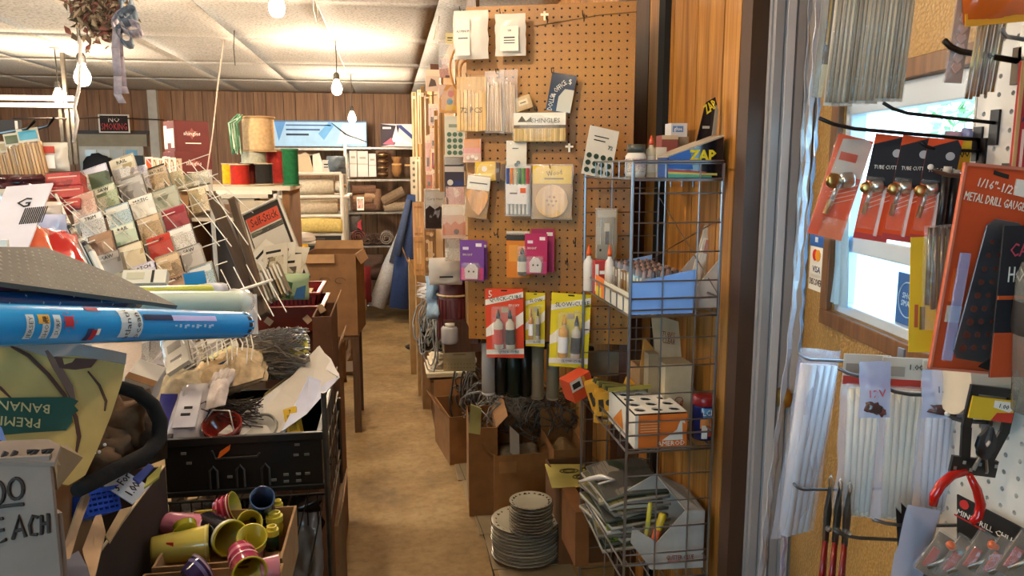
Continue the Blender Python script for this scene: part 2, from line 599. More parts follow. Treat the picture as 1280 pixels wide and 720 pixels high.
ty = [4.125 + 1.22 * k for k in range(-5, 5)]
for i in range(len(tx) - 1):
 for j in range(len(ty) - 1):
  if tx[i] > X1 + .3: continue
  sag = random.uniform(-.004, .006)
  def fn(u, t, s=sag): return (0, -(.004 + s) * math.sin(math.pi * u) * math.sin(math.pi * t) , 0)
  o = MB().cloth(.605, 1.212, 6, 8, fn).build('ceiling_tile', TILE, ceil, Matrix.Translation(((tx[i] + tx[i + 1]) / 2, ty[j] + .004, ZC + .004)) @ Matrix.Rotation(R_(-90), 4, 'X'), smooth=True)
  o.modifiers.new('thickness', 'SOLIDIFY').thickness = .015
TEE, TEE_LIT = mat('#8d877b', 'paint'), mat('#d9d5cb', 'paint')  # one tee gets a paler coat for the light it reflects
for i, x in enumerate(tx):
 MB().box(x - .012, YF, ZC - .006, x + .012, YB, ZC + .03).build('ceiling_tee', TEE_LIT if abs(x + .343) < .01 else TEE, ceil)
for y in ty:
 MB().box(X0, y - .007, ZC - .004, X1, y + .007, ZC + .02).build('ceiling_tee', TEE, ceil)

# back wall: narrow wood panels, a grey post and a doorway with a pale head
wb = struct(MB().box(X0, YB + .012, 0, X1 + .6, YB + .08, ZC + .1).build('wall_back', GAP))
x = X0
pw = [.13, .19, .13, .24, .17]
k = 0
DX0, DX1 = W(95, 200, YB).x, W(187, 200, YB).x
while x < X1:
 w = pw[k % 5]; k += 1
 MB().box(x + .003, YB, 0, x + w - .003, YB + .012, ZC + .05).build('panel', PANEL_B, wb)
 x += w
gp = struct(MB().box(W(189, 150, YB).x, YB - .09, 0, W(200, 150, YB).x, YB, ZC).build('trim_1', mat('#a9a59b', 'paint')))
hy = W(140, 168, YB).z
struct(MB().box(DX0, YB - .03, hy, DX1 + .02, YB, hy + .04).build('trim_2', mat('#3a2a20', 'paint')))
struct(MB().box(DX0, YB - .05, W(140, 183, YB).z, DX1, YB, hy).build('trim_3', mat('#8b8068', 'paint')))
win = struct(MB().box(DX0 + .05, YB - .035, 1.05, DX1 - .05, YB, W(140, 183, YB).z).build('window_2', mat('#b9b6ab', 'paint')))
wx0, wx1, wz0, wz1 = DX0 + .1, DX1 - .1, 1.12, W(140, 185, YB).z
for i in range(4):
 a, b = wx0 + (wx1 - wx0) * i / 4, wx0 + (wx1 - wx0) * (i + 1) / 4
 MB().box(a + .012, YB - .045, wz0, b - .012, YB - .036, wz1 - .02).build('pane', mat(['#c9ccc8', '#c2c6c4', '#b7bcba', '#86b7d6'][i], 'gloss'), win)
MB().lump((wx0 + .17, YB - .1, wz1 - .2), (.17, .05, .13), 4, .5).build('jacket', mat('#23252a', 'fabric'), win, smooth=True)
MB().box(wx0 + .5, YB - .07, wz1 - .34, wx0 + .6, YB - .046, wz1 - .08).build('dark_sign', mat('#2b3032', 'paint'), win)

# left wall and front wall: out of the picture
LY0, LY1, LZ0, LZ1 = 3.4, 6.6, .9, 2.2
wl = struct(MB().box(X0 - .08, YF, 0, X0, LY0, ZC + .1).box(X0 - .08, LY1, 0, X0, YB, ZC + .1).box(X0 - .08, LY0, 0, X0, LY1, LZ0).box(X0 - .08, LY0, LZ1, X0, LY1, ZC + .1).build('wall_left', PANEL_B))
# an unseen window added behind the photographer to let daylight in
FX0, FX1, FZ0, FZ1 = -2.6, -.5, .95, 2.1
wf = struct(MB().box(X0, YF - .1, 0, FX0, YF, ZC + .1).box(FX1, YF - .1, 0, X1 + .6, YF, ZC + .1).box(FX0, YF - .1, 0, FX1, YF, FZ0).box(FX0, YF - .1, FZ1, FX1, YF, ZC + .1).build('wall_front', PANEL_B))

# right wall: wood panels from the doorway back, a painted shadow gap, dark trims
wr = struct(MB().box(X1 + .012, YD1, 0, X1 + .1, YB, ZC + .1).build('wall_right', GAP))
edges = [YD1 + .05] + [X1 * 960 / (p - 486) for p in (934, 911, 876, 845)]
edges += [2.41, 2.56, 2.72]
yy = 2.72
while yy < YB:
 yy += .2
 edges.append(min(yy, YB))
for a, b in zip(edges, edges[1:]):
 if abs(a - edges[4]) < 1e-6 and False: continue
 dark = 2.4 < a < 2.8
 MB().box(X1, a + .0035, 0, X1 + .012, b - .0035, ZC + .05).build('panel', DARKWOOD if (dark and a > 2.5) else PANEL_R, wr)
YS = X1 * 960 / (836 - 486)
struct(MB().box(X1 - .02, YS - .03, 0, X1 + .001, YS + .025, ZC).build('shadow_strip', GAP))  # black strip painting in the shadow gap between panels
struct(MB().box(X1 - .012, 2.0, 0, X1 + .001, YD1 + .05, .09).build('baseboard_right', TRIMB))
# wall beside and above the door, nearer than the picture's edge
struct(MB().box(X1 + .012, YF, 0, X1 + .1, YD0, ZC + .1).build('wall_front_right', PANEL_R))
ZH = 2.085
struct(MB().box(X1, YD0, ZH + .06, X1 + .1, YD1, ZC + .1).build('wall_over_door', PANEL_R))
struct(MB().box(X1 - .022, YD1 - .005, 0, X1 + .14, YD1 + .05, ZH + .06).build('trim_5', TRIMB))
struct(MB().box(X1 - .022, YD0, ZH, X1 + .14, YD1 - .005, ZH + .06).build('trim_6', TRIMB))
struct(MB().box(X1, YD0 - .05, 0, X1 + .14, YD0, ZH + .06).build('trim_7', TRIMB))
# ribbed aluminium jamb set into the doorway
jm = struct(MB().box(X1 + .02, YD1 - .018, 0, X1 + .2, YD1 - .006, ZH).build('door_jamb', mat('#908e90', 'paint')))
for k in range(6):
 MB().box(X1 + .025 + k * .028, YD1 - .03 - .004 * (k % 2), 0, X1 + .045 + k * .028, YD1 - .017, ZH).build('rib', mat('#bcbabc' if k % 2 else '#928f90', 'plastic'), jm)

# the outside door, standing a little open
ang = R_(7.5)
dd = V((-math.sin(ang), -math.cos(ang), 0))            # from latch side towards the hinges
DL = V((X1 + .155, 1.86, 0))
DM = frame(DL + dd * .45, dd, (0, 0, 1))                # local x along the door, front (-y) into the room
DM = Matrix.Translation(DL) @ DM.to_3x3().to_4x4()
def door_hit(px, py):
 d = ray(px, py)
 n = DM.to_3x3() @ V((0, 1, 0))
 p = EYE + d * ((DL - EYE).dot(n) / d.dot(n))
 q = DM.inverted() @ p
 return q.x, q.z
DOORC = mat('#b58a4e', 'paint')
def door_skin():
 m, N, L, P = nodes('stippled_door_skin')
 tc = N.new('ShaderNodeTexCoord'); v = N.new('ShaderNodeTexVoronoi'); v.inputs['Scale'].default_value = 130
 L.new(tc.outputs['Object'], v.inputs['Vector'])
 r = ramp(N, [(.1, lin('#b79155')), (.5, lin('#a17d45'))]); L.new(v.outputs['Distance'], r.inputs[0]); L.new(r.outputs[0], P.inputs['Base Color'])
 b = N.new('ShaderNodeBump'); b.inputs['Strength'].default_value = .6; b.inputs['Distance'].default_value = .004; b.invert = True
 L.new(v.outputs['Distance'], b.inputs['Height']); L.new(b.outputs[0], P.inputs['Normal'])
 P.inputs['Roughness'].default_value = .4
 return m
wx_a, _ = door_hit(1040, 380); wx_b = .80
_, wz_a = door_hit(1040, 388); _, wz_b = door_hit(1140, 98)
DWID = .93
door = bpy.data.objects.new('door_1', None); C.objects.link(door); door.matrix_world = DM; struct(door)
sk = door_skin()
for n, b in (('slab', (0, 0, 0, DWID, .04, wz_a)), ('slab', (0, 0, wz_b, DWID, .04, ZH - .01)), ('slab', (0, 0, wz_a, wx_a, .04, wz_b)), ('slab', (wx_b, 0, wz_a, DWID, .04, wz_b))):
 MB().box(*b).build(n, sk, door)
TW = mat('#6d4826', 'wood')
fw_ = .035
for n, b in (('window_trim', (wx_a - fw_, -.014, wz_a - fw_, wx_b + fw_, .0, wz_a)), ('window_trim', (wx_a - fw_, -.014, wz_b, wx_b + fw_, 0, wz_b + fw_)), ('window_trim', (wx_a - fw_, -.014, wz_a, wx_a, 0, wz_b)), ('window_trim', (wx_b, -.014, wz_a, wx_b + fw_, 0, wz_b))):
 MB().box(*b).build(n, TW, door, bevel=.002)
VIN = mat('#b9c6d2', 'plastic')
_, rail = door_hit(1100, 313)
for n, b in (('sash', (wx_a, .004, wz_a, wx_a + .025, .04, wz_b)), ('sash', (wx_a, .004, wz_a, wx_b, .04, wz_a + .022)), ('sash', (wx_a, .002, rail - .018, wx_b, .04, rail + .018)), ('sash', (wx_a, .004, wz_b - .05, wx_b, .04, wz_b)), ('sash', (wx_b - .02, .004, wz_a, wx_b, .04, wz_b))):
 MB().box(*b).build(n, VIN, door, bevel=.003)
def pane_mat():
 m, N, L, P = nodes('window_glass'); o = N['Material Output']
 t = N.new('ShaderNodeBsdfTransparent'); g = N.new('ShaderNodeBsdfGlossy'); g.inputs['Roughness'].default_value = .03
 t.inputs[0].default_value = (.9, .97, 1, 1)
 f = N.new('ShaderNodeLayerWeight'); f.inputs[0].default_value = .12
 x = N.new('ShaderNodeMixShader'); ge = N.new('ShaderNodeNewGeometry'); k = N.new('ShaderNodeMath'); k.operation = 'MULTIPLY_ADD'; k.inputs[1].default_value = -1; k.inputs[2].default_value = 1; L.new(ge.outputs['Backfacing'], k.inputs[0])
 k2 = N.new('ShaderNodeMath'); k2.operation = 'MULTIPLY'; L.new(k.outputs[0], k2.inputs[0]); L.new(f.outputs['Fresnel'], k2.inputs[1]); L.new(k2.outputs[0], x.inputs[0]); L.new(t.outputs[0], x.inputs[1]); L.new(g.outputs[0], x.inputs[2]); L.new(x.outputs[0], o.inputs[0]); N.remove(P)
 return m
GLASS = pane_mat()
MB().box(wx_a, .024, wz_a, wx_b, .027, rail).build('pane', GLASS, door)
MB().box(wx_a, .03, rail, wx_b, .033, wz_b).build('pane', GLASS, door)
# folded blue film in the left of the window
bx, _ = door_hit(1046, 300); bx2, _ = door_hit(1066, 300)
def fold(u, t): return (math.sin(u * 9 + t * 3) * .006 * (1 - t * .3) - (1 - u) * .0 , -.004 + math.sin(u * 14 + t * 5) * .004, 0)
MB().cloth(abs(bx2 - bx), (rail + .2 - wz_a), 10, 12, fold).build('window_film', mat('#8fb4cf', 'plastic'), door, Matrix.Translation(((bx + bx2) / 2, -.002, wz_a + .02)), smooth=True)
# stickers on the door: shop sticker on the glass, card marks on the skin
sa, sb = door_hit(1106, 402), door_hit(1139, 347)
st = MB().box(sa[0], .02, sa[1], sb[0], .0235, sb[1]).build('sticker', mat('#2c5f9e', 'paper'), door)
sw, shh = sb[0] - sa[0], sb[1] - sa[1]
scx, scz = (sa[0] + sb[0]) / 2, (sa[1] + sb[1]) / 2
SKYB = mat('#a9cbe8')
rg = []
for k in range(25):
 a = 2 * math.pi * k / 24
 rg.append((scx + math.cos(a) * sw * .4, .019, scz + math.sin(a) * shh * .34))
MB().tube(rg, .0012, 5).build('ring', SKYB, st)
txt(st, 'SHOP', shh * .11, scx, scz + shh * .07, .0195, SKYB, maxw=sw * .6); txt(st, 'SMALL', shh * .11, scx, scz - shh * .08, .0195, SKYB, maxw=sw * .62)
for (p0, p1, col, s_, tc_) in (((1013, 306), (1031, 293), '#2f62ad', '', ''), ((1013, 327), (1031, 311), '#e9e5db', '', ''), ((1012, 344), (1031, 330), '#e9e5db', 'VISA', '#1f2a55'), ((1011, 360), (1030, 346), '#e4e0d6', 'DISCOVER', '#3d2a25')):
 a, b = door_hit(p0[0], p0[1]), door_hit(p1[0], p1[1])
 s2 = MB().box(a[0], -.0015, a[1], b[0], 0, b[1]).build('sticker', mat(col, 'paper'), door)
 cx, cz = (a[0] + b[0]) / 2, (a[1] + b[1]) / 2
 if s_: txt(s2, s_, (b[1] - a[1]) * .4, cx, cz, -.002, mat(tc_), maxw=(b[0] - a[0]) * .85)
 elif col == '#e9e5db':
  for sg, cc in ((-1, '#c8281e'), (1, '#e59a22')):
   r0 = (b[1] - a[1]) * .36
   MB().prism([(cx + sg * r0 * .6 + r0 * math.cos(q * .5236), cz + r0 * math.sin(q * .5236)) for q in range(12)], -.0026 - .0004 * sg, -.0014).build('disc', mat(cc), s2)
 else: MB().box(cx - .008, -.002, cz - .006, cx + .008, -.001, cz + .006).build('print', mat('#d6dce8'), s2)
kx, kz = door_hit(1003, 497)
kn = MB().lathe([(.026, 0), (.028, .004), (.012, .008), (.011, .03), (.024, .036), (.028, .05), (.022, .062), (0, .064)], 18).xf(Matrix.Translation((max(kx, .05), 0, kz)) @ Matrix.Rotation(R_(90), 4, 'X')).build('door_handle', mat('#a4813f', 'metal'), door, smooth=True)

# outside: ground, hedge and tree beyond the glass
struct(MB().box(X1 + .7, -6, -.2, 22, 14, -.06).build('ground', mat('#a9a797', 'matte')))
stuff(MB().box(9, -4, 0, 9.8, 13, .9).build('grass', mat('#7f9c70', 'fabric')))
def leafy(o, r, n, seed):
 random.seed(seed); mb = MB()
 for _ in range(n):
  d = V((random.gauss(0, 1), random.gauss(0, 1), random.gauss(0, 1))).normalized() * random.uniform(.6, 1)
  p = V((o[0] + d.x * r[0], o[1] + d.y * r[1], o[2] + d.z * r[2]))
  a = V((random.uniform(-1, 1), random.uniform(-1, 1), random.uniform(-1, 1))).normalized() * .14
  b = a.orthogonal().normalized() * .09
  mb.add([p - a, p + b, p + a, p - b], [(0, 1, 2, 3)])
 return mb
for i, (o, r) in enumerate((((10.5, 9.2, 3.4), (1.8, 2.0, 1.7)), ((12.5, 13.5, 3.0), (2.0, 2.2, 1.9)))):
 t = thing('leafy_tree', ['pale green leafy tree seen outside through the door window', 'second leafy tree standing further off outside the door window'][i], 'tree', (o[0], o[1], -.06))
 MB().tube([(0, 0, 0), (.05, .02, 1.2), (0, 0, 2.4)], [.16, .12, .07], 8).build('trunk', mat('#6b5a48', 'wood'), t)
 stuff(leafy((0, 0, o[2]), r, 1500, i).build('foliage', mat('#8fae7c', 'matte'), t))
random.seed(11)
w4 = struct(MB().box(X0 - .06, LY0, LZ0, X0 - .01, LY1, LZ0 + .05).box(X0 - .06, LY0, LZ1 - .05, X0 - .01, LY1, LZ1).box(X0 - .06, LY0, LZ0, X0 - .01, LY0 + .05, LZ1).box(X0 - .06, LY1 - .05, LZ0, X0 - .01, LY1, LZ1).box(X0 - .06, 4.97, LZ0, X0 - .01, 5.03, LZ1).build('added_window_4', VIN))  # unseen window, added to bring blue daylight to the ceiling
MB().box(X0 - .04, LY0 + .05, LZ0 + .05, X0 - .035, LY1 - .05, LZ1 - .05).build('pane', GLASS, w4)
struct(MB().box(-16, -6, -.2, X0 - .1, 14, -.06).build('ground', mat('#a9a797', 'matte')))
w3 = struct(MB().box(FX0, YF - .07, FZ0, FX0 + .05, YF - .02, FZ1).box(FX1 - .05, YF - .07, FZ0, FX1, YF - .02, FZ1).box(FX0, YF - .07, FZ0, FX1, YF - .02, FZ0 + .05).box(FX0, YF - .07, FZ1 - .05, FX1, YF - .02, FZ1).build('added_window_3', VIN))
MB().box(FX0 + .05, YF - .05, FZ0 + .05, FX1 - .05, YF - .045, FZ1 - .05).build('pane', GLASS, w3)

# ================================================================ ceiling bulbs, each hung on its cord
def bulb(label, px, py, Y, s=1.0, seen=True):
 p = W(px, py, Y) if seen else V((px, py, Y))
 t = thing('pendant_bulb', label, 'light bulb', p, None if seen else None)
 top = ZC - p.z
 MB().tube([(0, 0, top), (.004, .002, top * .6), (0, 0, .075)], .004, 5).build('cord', mat('#4a443a', 'plastic'), t)
 MB().lathe([(.014, .05), (.02, .055), (.02, .085), (.012, .1)], 12).build('socket', mat('#3b352c', 'plastic'), t)
 MB().lathe([(0, -.045), (.018, -.041), (.03, -.026), (.034, -.006), (.03, .014), (.019, .034), (.014, .052)], 18).build('bulb', glow('#ffe6c6', BULB * s), t, smooth=True)
 MB().lathe([(.03, top - .012), (.035, top - .006), (.035, top)], 14).build('ceiling_cap', mat('#8a7f68', 'paint'), t)
bulb('glowing bare bulb on a cord, cut by the top edge of the photo', 346, 8, 3.55)
bulb('bare glowing bulb hanging beside the dried flower wreath', 103, 95, 3.8, 1.2)
bulb('bare glowing bulb low against the white shelf frame by the wall', 73, 120, 6.0, 1.6)
bulb('bare glowing bulb over the aisle on a grey socket', 421, 110, 5.36, 1.5)
bulb('bare glowing bulb in front of the long light blue box', 440, 147, 7.2, 1.6)
bulb('bare bulb over the counter side of the shop', -1.75, 1.35, 2.25, 1.0, False)
bulb('bare bulb over the middle of the aisle behind the photographer', -.4, .25, 2.3, .45, False)
bulb('bare bulb over the aisle before the pegboard end', -.15, 1.75, 2.27, .8, False)
bulb('bare bulb over the far counter corner', -3.2, 3.2, 2.25, 1.0, False)

# ================================================================ far end of the shop
def tubes(name, label, cat, M, posts, m, group=None):
 t = thing(name, label, cat, M, group)
 for n, pts, r in posts:
  MB().tube(pts, r, 8).build(n, m, t)
 return t
# no smoking sign
Y = 8.95
t, w, h = card('no_smoking_sign', 'black and white NO SMOKING sign with red letters on the back wall', 'sign', (123, 143, 162, 166), mat('#d9d5cc'), Y=Y, th=.006)
parts_on(t, w, h, .006, [('r', 'panel', .05, .07, .95, .93, mat('#1c1416'), .001), ('t', 'NO', .5, .7, .27, mat('#d9d5cc'), 0, .5, .002), ('t', 'SMOKING', .5, .32, .36, mat('#c8433f'), 0, .82, .002)])
# white shelf frame high at the wall
t = thing('hanging_rail_frame', 'white metal rail frame hung below the ceiling on grey uprights', 'shelf frame', W(40, 128, 6.2))
o = W(40, 128, 6.2)
for py, hh in ((122, .035), (131, .03)):
 a, b = W(-6, py, 6.2) - o, W(93, py + 2, 6.2) - o
 MB().box(a.x, -.02, a.z - hh / 2, b.x, .02, a.z + hh / 2).build('rail', mat('#d5d3cd', 'paint'), t)
for px in (73, 81, 88):
 a, b = W(px, 133, 6.2) - o, W(px + 6, 205, 6.2) - o
 MB().box(a.x - .012, .02, b.z, a.x + .012, .05, a.z + (.45 if px == 81 else .02)).build('upright', mat('#6e675d', 'dull'), t)
# wall display of old maroon cartons
for i, (rc, lab, rz) in enumerate((((202, 190, 268, 226), 'maroon carton with white print, under another maroon carton', 14), ((202, 152, 264, 191), 'maroon carton with a white star mark, on top of another maroon carton', 14))):
 M, w, h = spot(*rc, 6.0)
 M = Matrix.Translation(M.translation) @ Matrix.Rotation(R_(34), 4, 'Z')
 t = thing('maroon_carton', lab, 'carton', M)
 bw, bd = w * .72, w * .62
 MB().box(-bw / 2, -bd / 2, 0, bw / 2, bd / 2, h).build('body', mat('#5e1f1c', 'paper'), t, bevel=.004)
 MB().box(-bw / 2, -.012, h - .0005, bw / 2, .012, h + .001).build('tape', mat('#c9b79c'), t)
 parts_on(t, bw, h, bd, [('t', 'shingles', .5, .6, .12, WHITE, 0, .5), ('r', 'print', .3, .28, .75, .31, WHITE), ('p', 'star', [(.5, .78), (.56, .68), (.68, .68), (.6, .6), (.68, .52), (.56, .52), (.5, .42), (.44, .52), (.32, .52), (.4, .6), (.32, .68), (.44, .68)], mat('#8c4a42'), .0006)], -bd / 2)
 q = bpy.data.objects.new('end_print', None);
 e = MB()
 for u, v0, v1 in ((-.3, .15, .75), (.05, .3, .75), (.32, .12, .85)):
  e.box(-bw / 2 - .001, u * bd - .03 * (2 if u == .05 else 1), v0 * h, -bw / 2, u * bd + .03, v1 * h)
 e.build('end_label', mat('#cfc3b4'), t)
a, b = W(172, 228, 5.1), W(276, 228, 6.4)
t = thing('side_table', 'plain side table under the maroon cartons behind the wire display', 'table', ((a.x + b.x) / 2, 5.1, 0))
hw, zt = (b.x - a.x) / 2, W(236, 226.5, 6.0).z
MB().box(-hw, 0, zt - .03, hw, 1.3, zt).build('table_top', mat('#8a7a64', 'wood'), t)
for x in (-hw + .03, hw - .03):
 for y in (.03, 1.27):
  MB().box(x - .02, y - .02, 0, x + .02, y + .02, zt - .03).build('leg', mat('#5d4a36', 'wood'), t)
# long blue box and picture on the top shelf
YS2 = 8.3
card('long_flat_box', 'long light blue printed box lying along the top shelf', 'box', (341, 151, 458, 183), mat('#8fb7dc'), Y=YS2, th=.18, specs=[
 ('p', 'blue_patch', [(.06, .2), (.14, .95), (.02, .95)], mat('#4f86c4')), ('p', 'blue_patch', [(.48, .5), (.6, .95), (.66, .85), (.54, .25)], mat('#5d9ad2')), ('p', 'white_patch', [(.68, .1), (.98, .1), (.98, .9), (.75, .9)], mat('#cfdfee')),
 ('r', 'print', .14, .62, .5, .68, mat('#2c4a80')), ('r', 'print', .14, .42, .38, .5, mat('#23304f')), ('r', 'print', .14, .8, .62, .85, mat('#33528a')), ('r', 'edge', 0, .95, 1, 1, mat('#43668f')), ('p', 'black_stripe', [(.62, .92), (.635, .92), (.78, .5), (1, .2), (1, .17), (.77, .46)], mat('#1d2536'))])
card('picture_board', 'white and blue board with dark pink print at the end of the top shelf', 'sign', (476, 155, 519, 183), mat('#c9cbd6'), Y=YS2, th=.05, specs=[
 ('p', 'dark_patch', [(0, 0), (.4, .1), (.55, .9), (0, 1)], mat('#38303c')), ('p', 'blue_streak', [(.45, .95), (.6, .95), (1, .4), (1, .2)], mat('#39477f'), .0012), ('p', 'white_streak', [(.3, .2), (.45, .95), (.5, .5), (.9, .1)], mat('#e5e6ec'), .001), ('p', 'pink_patch', [(.05, .1), (.4, .05), (.3, .4)], mat('#b2647c'), .0012), ('r', 'print', .06, .78, .3, .86, WHITE, .002)])
# back shelving unit
def shelf_unit():
 o = W(476, 320, 8.5)
 o.z = 0
 xa, xb = W(435, 250, 8.5).x, W(520, 250, 8.5).x
 t = thing('metal_shelving', 'grey metal shelving unit with open shelves at the end of the aisle', 'shelf', (0, 8.25, 0))
 g = mat('#8f8d88', 'dull')
 for x in (xa, xb):
  for y in (0, .42):
   MB().box(x - .016, y - .016, 0, x + .016, y + .016, 1.86).build('post', g, t)
 for py in (184, 224, 265, 307, 345):
  z = W(470, py, 8.25).z
  MB().box(xa, 0, z - .02, xb, .42, z).build('shelf', g, t)
 a = W(343, 184, 8.25)
 MB().box(a.x, 0, a.z - .03, xa - .02, .42, a.z - .005).build('shelf', g, t)
 MB().box(a.x, .0, 0, a.x + .03, .03, a.z - .03).build('post', g, t)
 return xa, xb
sxa, sxb = shelf_unit()
YQ = 8.32
for i, rc in enumerate(((437, 188, 446, 221), (447, 189, 460, 221), (461, 192, 470, 221))):
 card('white_box', ['narrow white carton at the post end of the white carton row', 'widest white carton in the row on the second shelf', 'short white carton beside the stacked dark tins'][i], 'box', rc, mat('#c9c7c4'), Y=YQ, th=.12, specs=[('r', 'tape', 0, .47, 1, .52, mat('#a9a49b')), ('r', 'print', .2, .7, .8, .78, mat('#9a958e'))])
for i in range(4):
 M, w, h = spot(472, 214 - i * 8, 485, 221 - i * 8, YQ)
 t = thing('round_tin', ['bottom', 'second', 'third', 'topmost'][i] + ' round dark tin in the stack on the second shelf', 'tin', M)
 MB().lathe([(w * .35, 0), (w * .5, h * .25), (w * .5, h * .75), (w * .3, h)], 18).build('bowl', mat('#4a3423', 'gloss'), t, smooth=True)
 MB().ring([(w * .505, h * .45), (w * .52, h * .5), (w * .505, h * .58)], 18).build('rim', mat('#b59a6b', 'metal'), t, smooth=True)
for i, (rc, c, lab) in enumerate((((489, 196, 503, 221), '#8a6238', 'brown wicker vase on the second shelf'), ((505, 197, 516, 222), '#4c3524', 'dark brown wicker vase beside the paler one'))):
 M, w, h = spot(*rc, YQ + .05)
 t = thing('wicker_vase', lab, 'vase', M)
 MB().lathe([(w * .3, 0), (w * .5, h * .3), (w * .42, h * .6), (w * .3, h * .75), (w * .48, h), (w * .42, h), (w * .26, h * .75)], 16).build('body', mat(c, 'fabric'), t, smooth=True)
 MB().ring([(w * .43, h * .58), (w * .47, h * .62), (w * .42, h * .66)], 16).build('band', mat('#c29a62', 'fabric'), t, smooth=True)
rolls = [((441, 231, 470, 243), '#6d4f3d', 0), ((442, 243, 466, 255), '#8a6a50', 4), ((441, 253, 474, 264), '#5f4334', 0), ((466, 236, 477, 262), '#7a5b45', 0), ((480, 253, 515, 264), '#8d7a63', 3), ((480, 238, 510, 252), '#75604b', 28), ((455, 240, 472, 250), '#a08266', -8)]
for i, (rc, c, r) in enumerate(rolls):
 M, w, h = spot(*rc, 8.35, 0, 0, -r)
 t = thing('fabric_roll', 'rolled patterned brown cloth, ' + ['top of the heap on the third shelf', 'pale one second in the heap on the third shelf', 'lowest in the heap on the third shelf', 'standing on end beside the heap', 'lying flat alone on the third shelf', 'leaning slantwise on another roll', 'short one tucked within the heap'][i], 'fabric roll', M)
 if i == 3:
  MB().lathe([(w * .5, 0), (w * .52, h * .5), (w * .45, h)], 14).build('roll', mat(c, 'fabric'), t, smooth=True)
 else:
  MB().tube([(-w / 2, 0, h / 2), (0, 0, h * .52), (w / 2, 0, h / 2)], h / 2, 12).build('roll', mat(c, 'fabric'), t, smooth=False)
card('small_picture_card', 'white card with a red flower picture propped on the third shelf', 'card', (446, 246, 455, 263), WHITE, Y=8.26, th=.004, rx=-8, specs=[('r', 'picture', .1, .15, .9, .85, printed('#c9a296', '#b84a42', '#8f9a72', 4, lines=False))])
# curled rolls seen end on, on the fourth shelf
for i, (px, py, r, c) in enumerate(((447, 297, 9, '#7b4a44'), (459, 300, 6, '#6a5547'), (473, 300, 6, '#5a4438'), (483, 298, 8, '#94877b'), (466, 299, 4, '#4f3b33'))):
 p = W(px, py, 8.26)
 rr = r * 8.26 / 960
 t = thing('rolled_mat', ['large maroon brown', 'middling brown', 'small dark brown', 'large grey', 'smallest'][i] + ' roll seen end on, on the fourth shelf', 'roll', p)
 sp = [(math.cos(q * .5) * rr * (1 - q / 44), 0, math.sin(q * .5) * rr * (1 - q / 44)) for q in range(34)]
 mb = MB()
 for a, b in zip(sp, sp[1:]):
  a, b = V(a), V(b)
  mb.add([a, b, b + V((0, .25, 0)), a + V((0, .25, 0))], [(0, 1, 2, 3)])
 mb.build('roll', mat(c, 'fabric'), t, solid=rr * .12)
pouch('plaid_scarf', 'dark grey and white crumpled cloth with a red bow on the fourth shelf', 'cloth', (437, 268, 453, 290), mat('#4c4642', 'fabric'), 8.3, .1, [('p', 'red_bow', [(.6, .3), (.98, .1), (.9, .5), (.95, .75), (.65, .55)], mat('#a8333a', 'fabric'), .02)])
pouch('brown_bag_heap', 'brown crumpled cloth heap at the bottom of the shelving', 'cloth', (445, 318, 480, 350), mat('#4d3a30', 'fabric'), 8.3, .2)
pouch('red_sack', 'dark red stuffed sack on the floor before the shelving', 'sack', (442, 333, 464, 378), mat('#6e1417', 'fabric'), 8.05, .2)
card('small_brown_carton', 'small brown carton with pale print below the red sack', 'carton', (443, 375, 458, 388), CARD2, Y=7.95, th=.1, specs=[('r', 'print', .3, .3, .8, .7, mat('#b9a081'))])
# leaning fabric bolts
t = thing('fabric_bolt', 'pale grey fabric bolt leaning against the shelving', 'fabric roll', W(470, 384, 8.1))
o = W(470, 384, 8.1)
MB().tube([V((0, 0, 0)), W(488, 335, 8.2) - o, W(510, 285, 8.3) - o], [.09, .09, .085], 16).build('roll', mat('#a7a6a6', 'fabric'), t, smooth=True)
t = thing('fabric_bolt', 'dark blue fabric bolt leaning beside the pale grey one', 'fabric roll', W(502, 385, 8.0))
o = W(502, 385, 8.0)
MB().tube([V((0, 0, 0)), W(508, 320, 8.05) - o, W(520, 245, 8.1) - o], [.13, .12, .09], 16).build('roll', mat('#2c3e66', 'fabric'), t, smooth=True)
MB().tube([W(496, 320, 7.9) - o, W(511, 250, 8.0) - o], [.045, .03], 10).build('fold', mat('#42506f', 'fabric'), t, smooth=True)
t = thing('fabric_bolt', 'narrow dark slate fabric bolt slanting over the blue one', 'fabric roll', W(494, 330, 8.15))
o = W(494, 330, 8.15)
MB().tube([V((0, 0, 0)), W(514, 248, 8.25) - o], [.07, .05], 12).build('roll', mat('#4a4d58', 'fabric'), t, smooth=True)

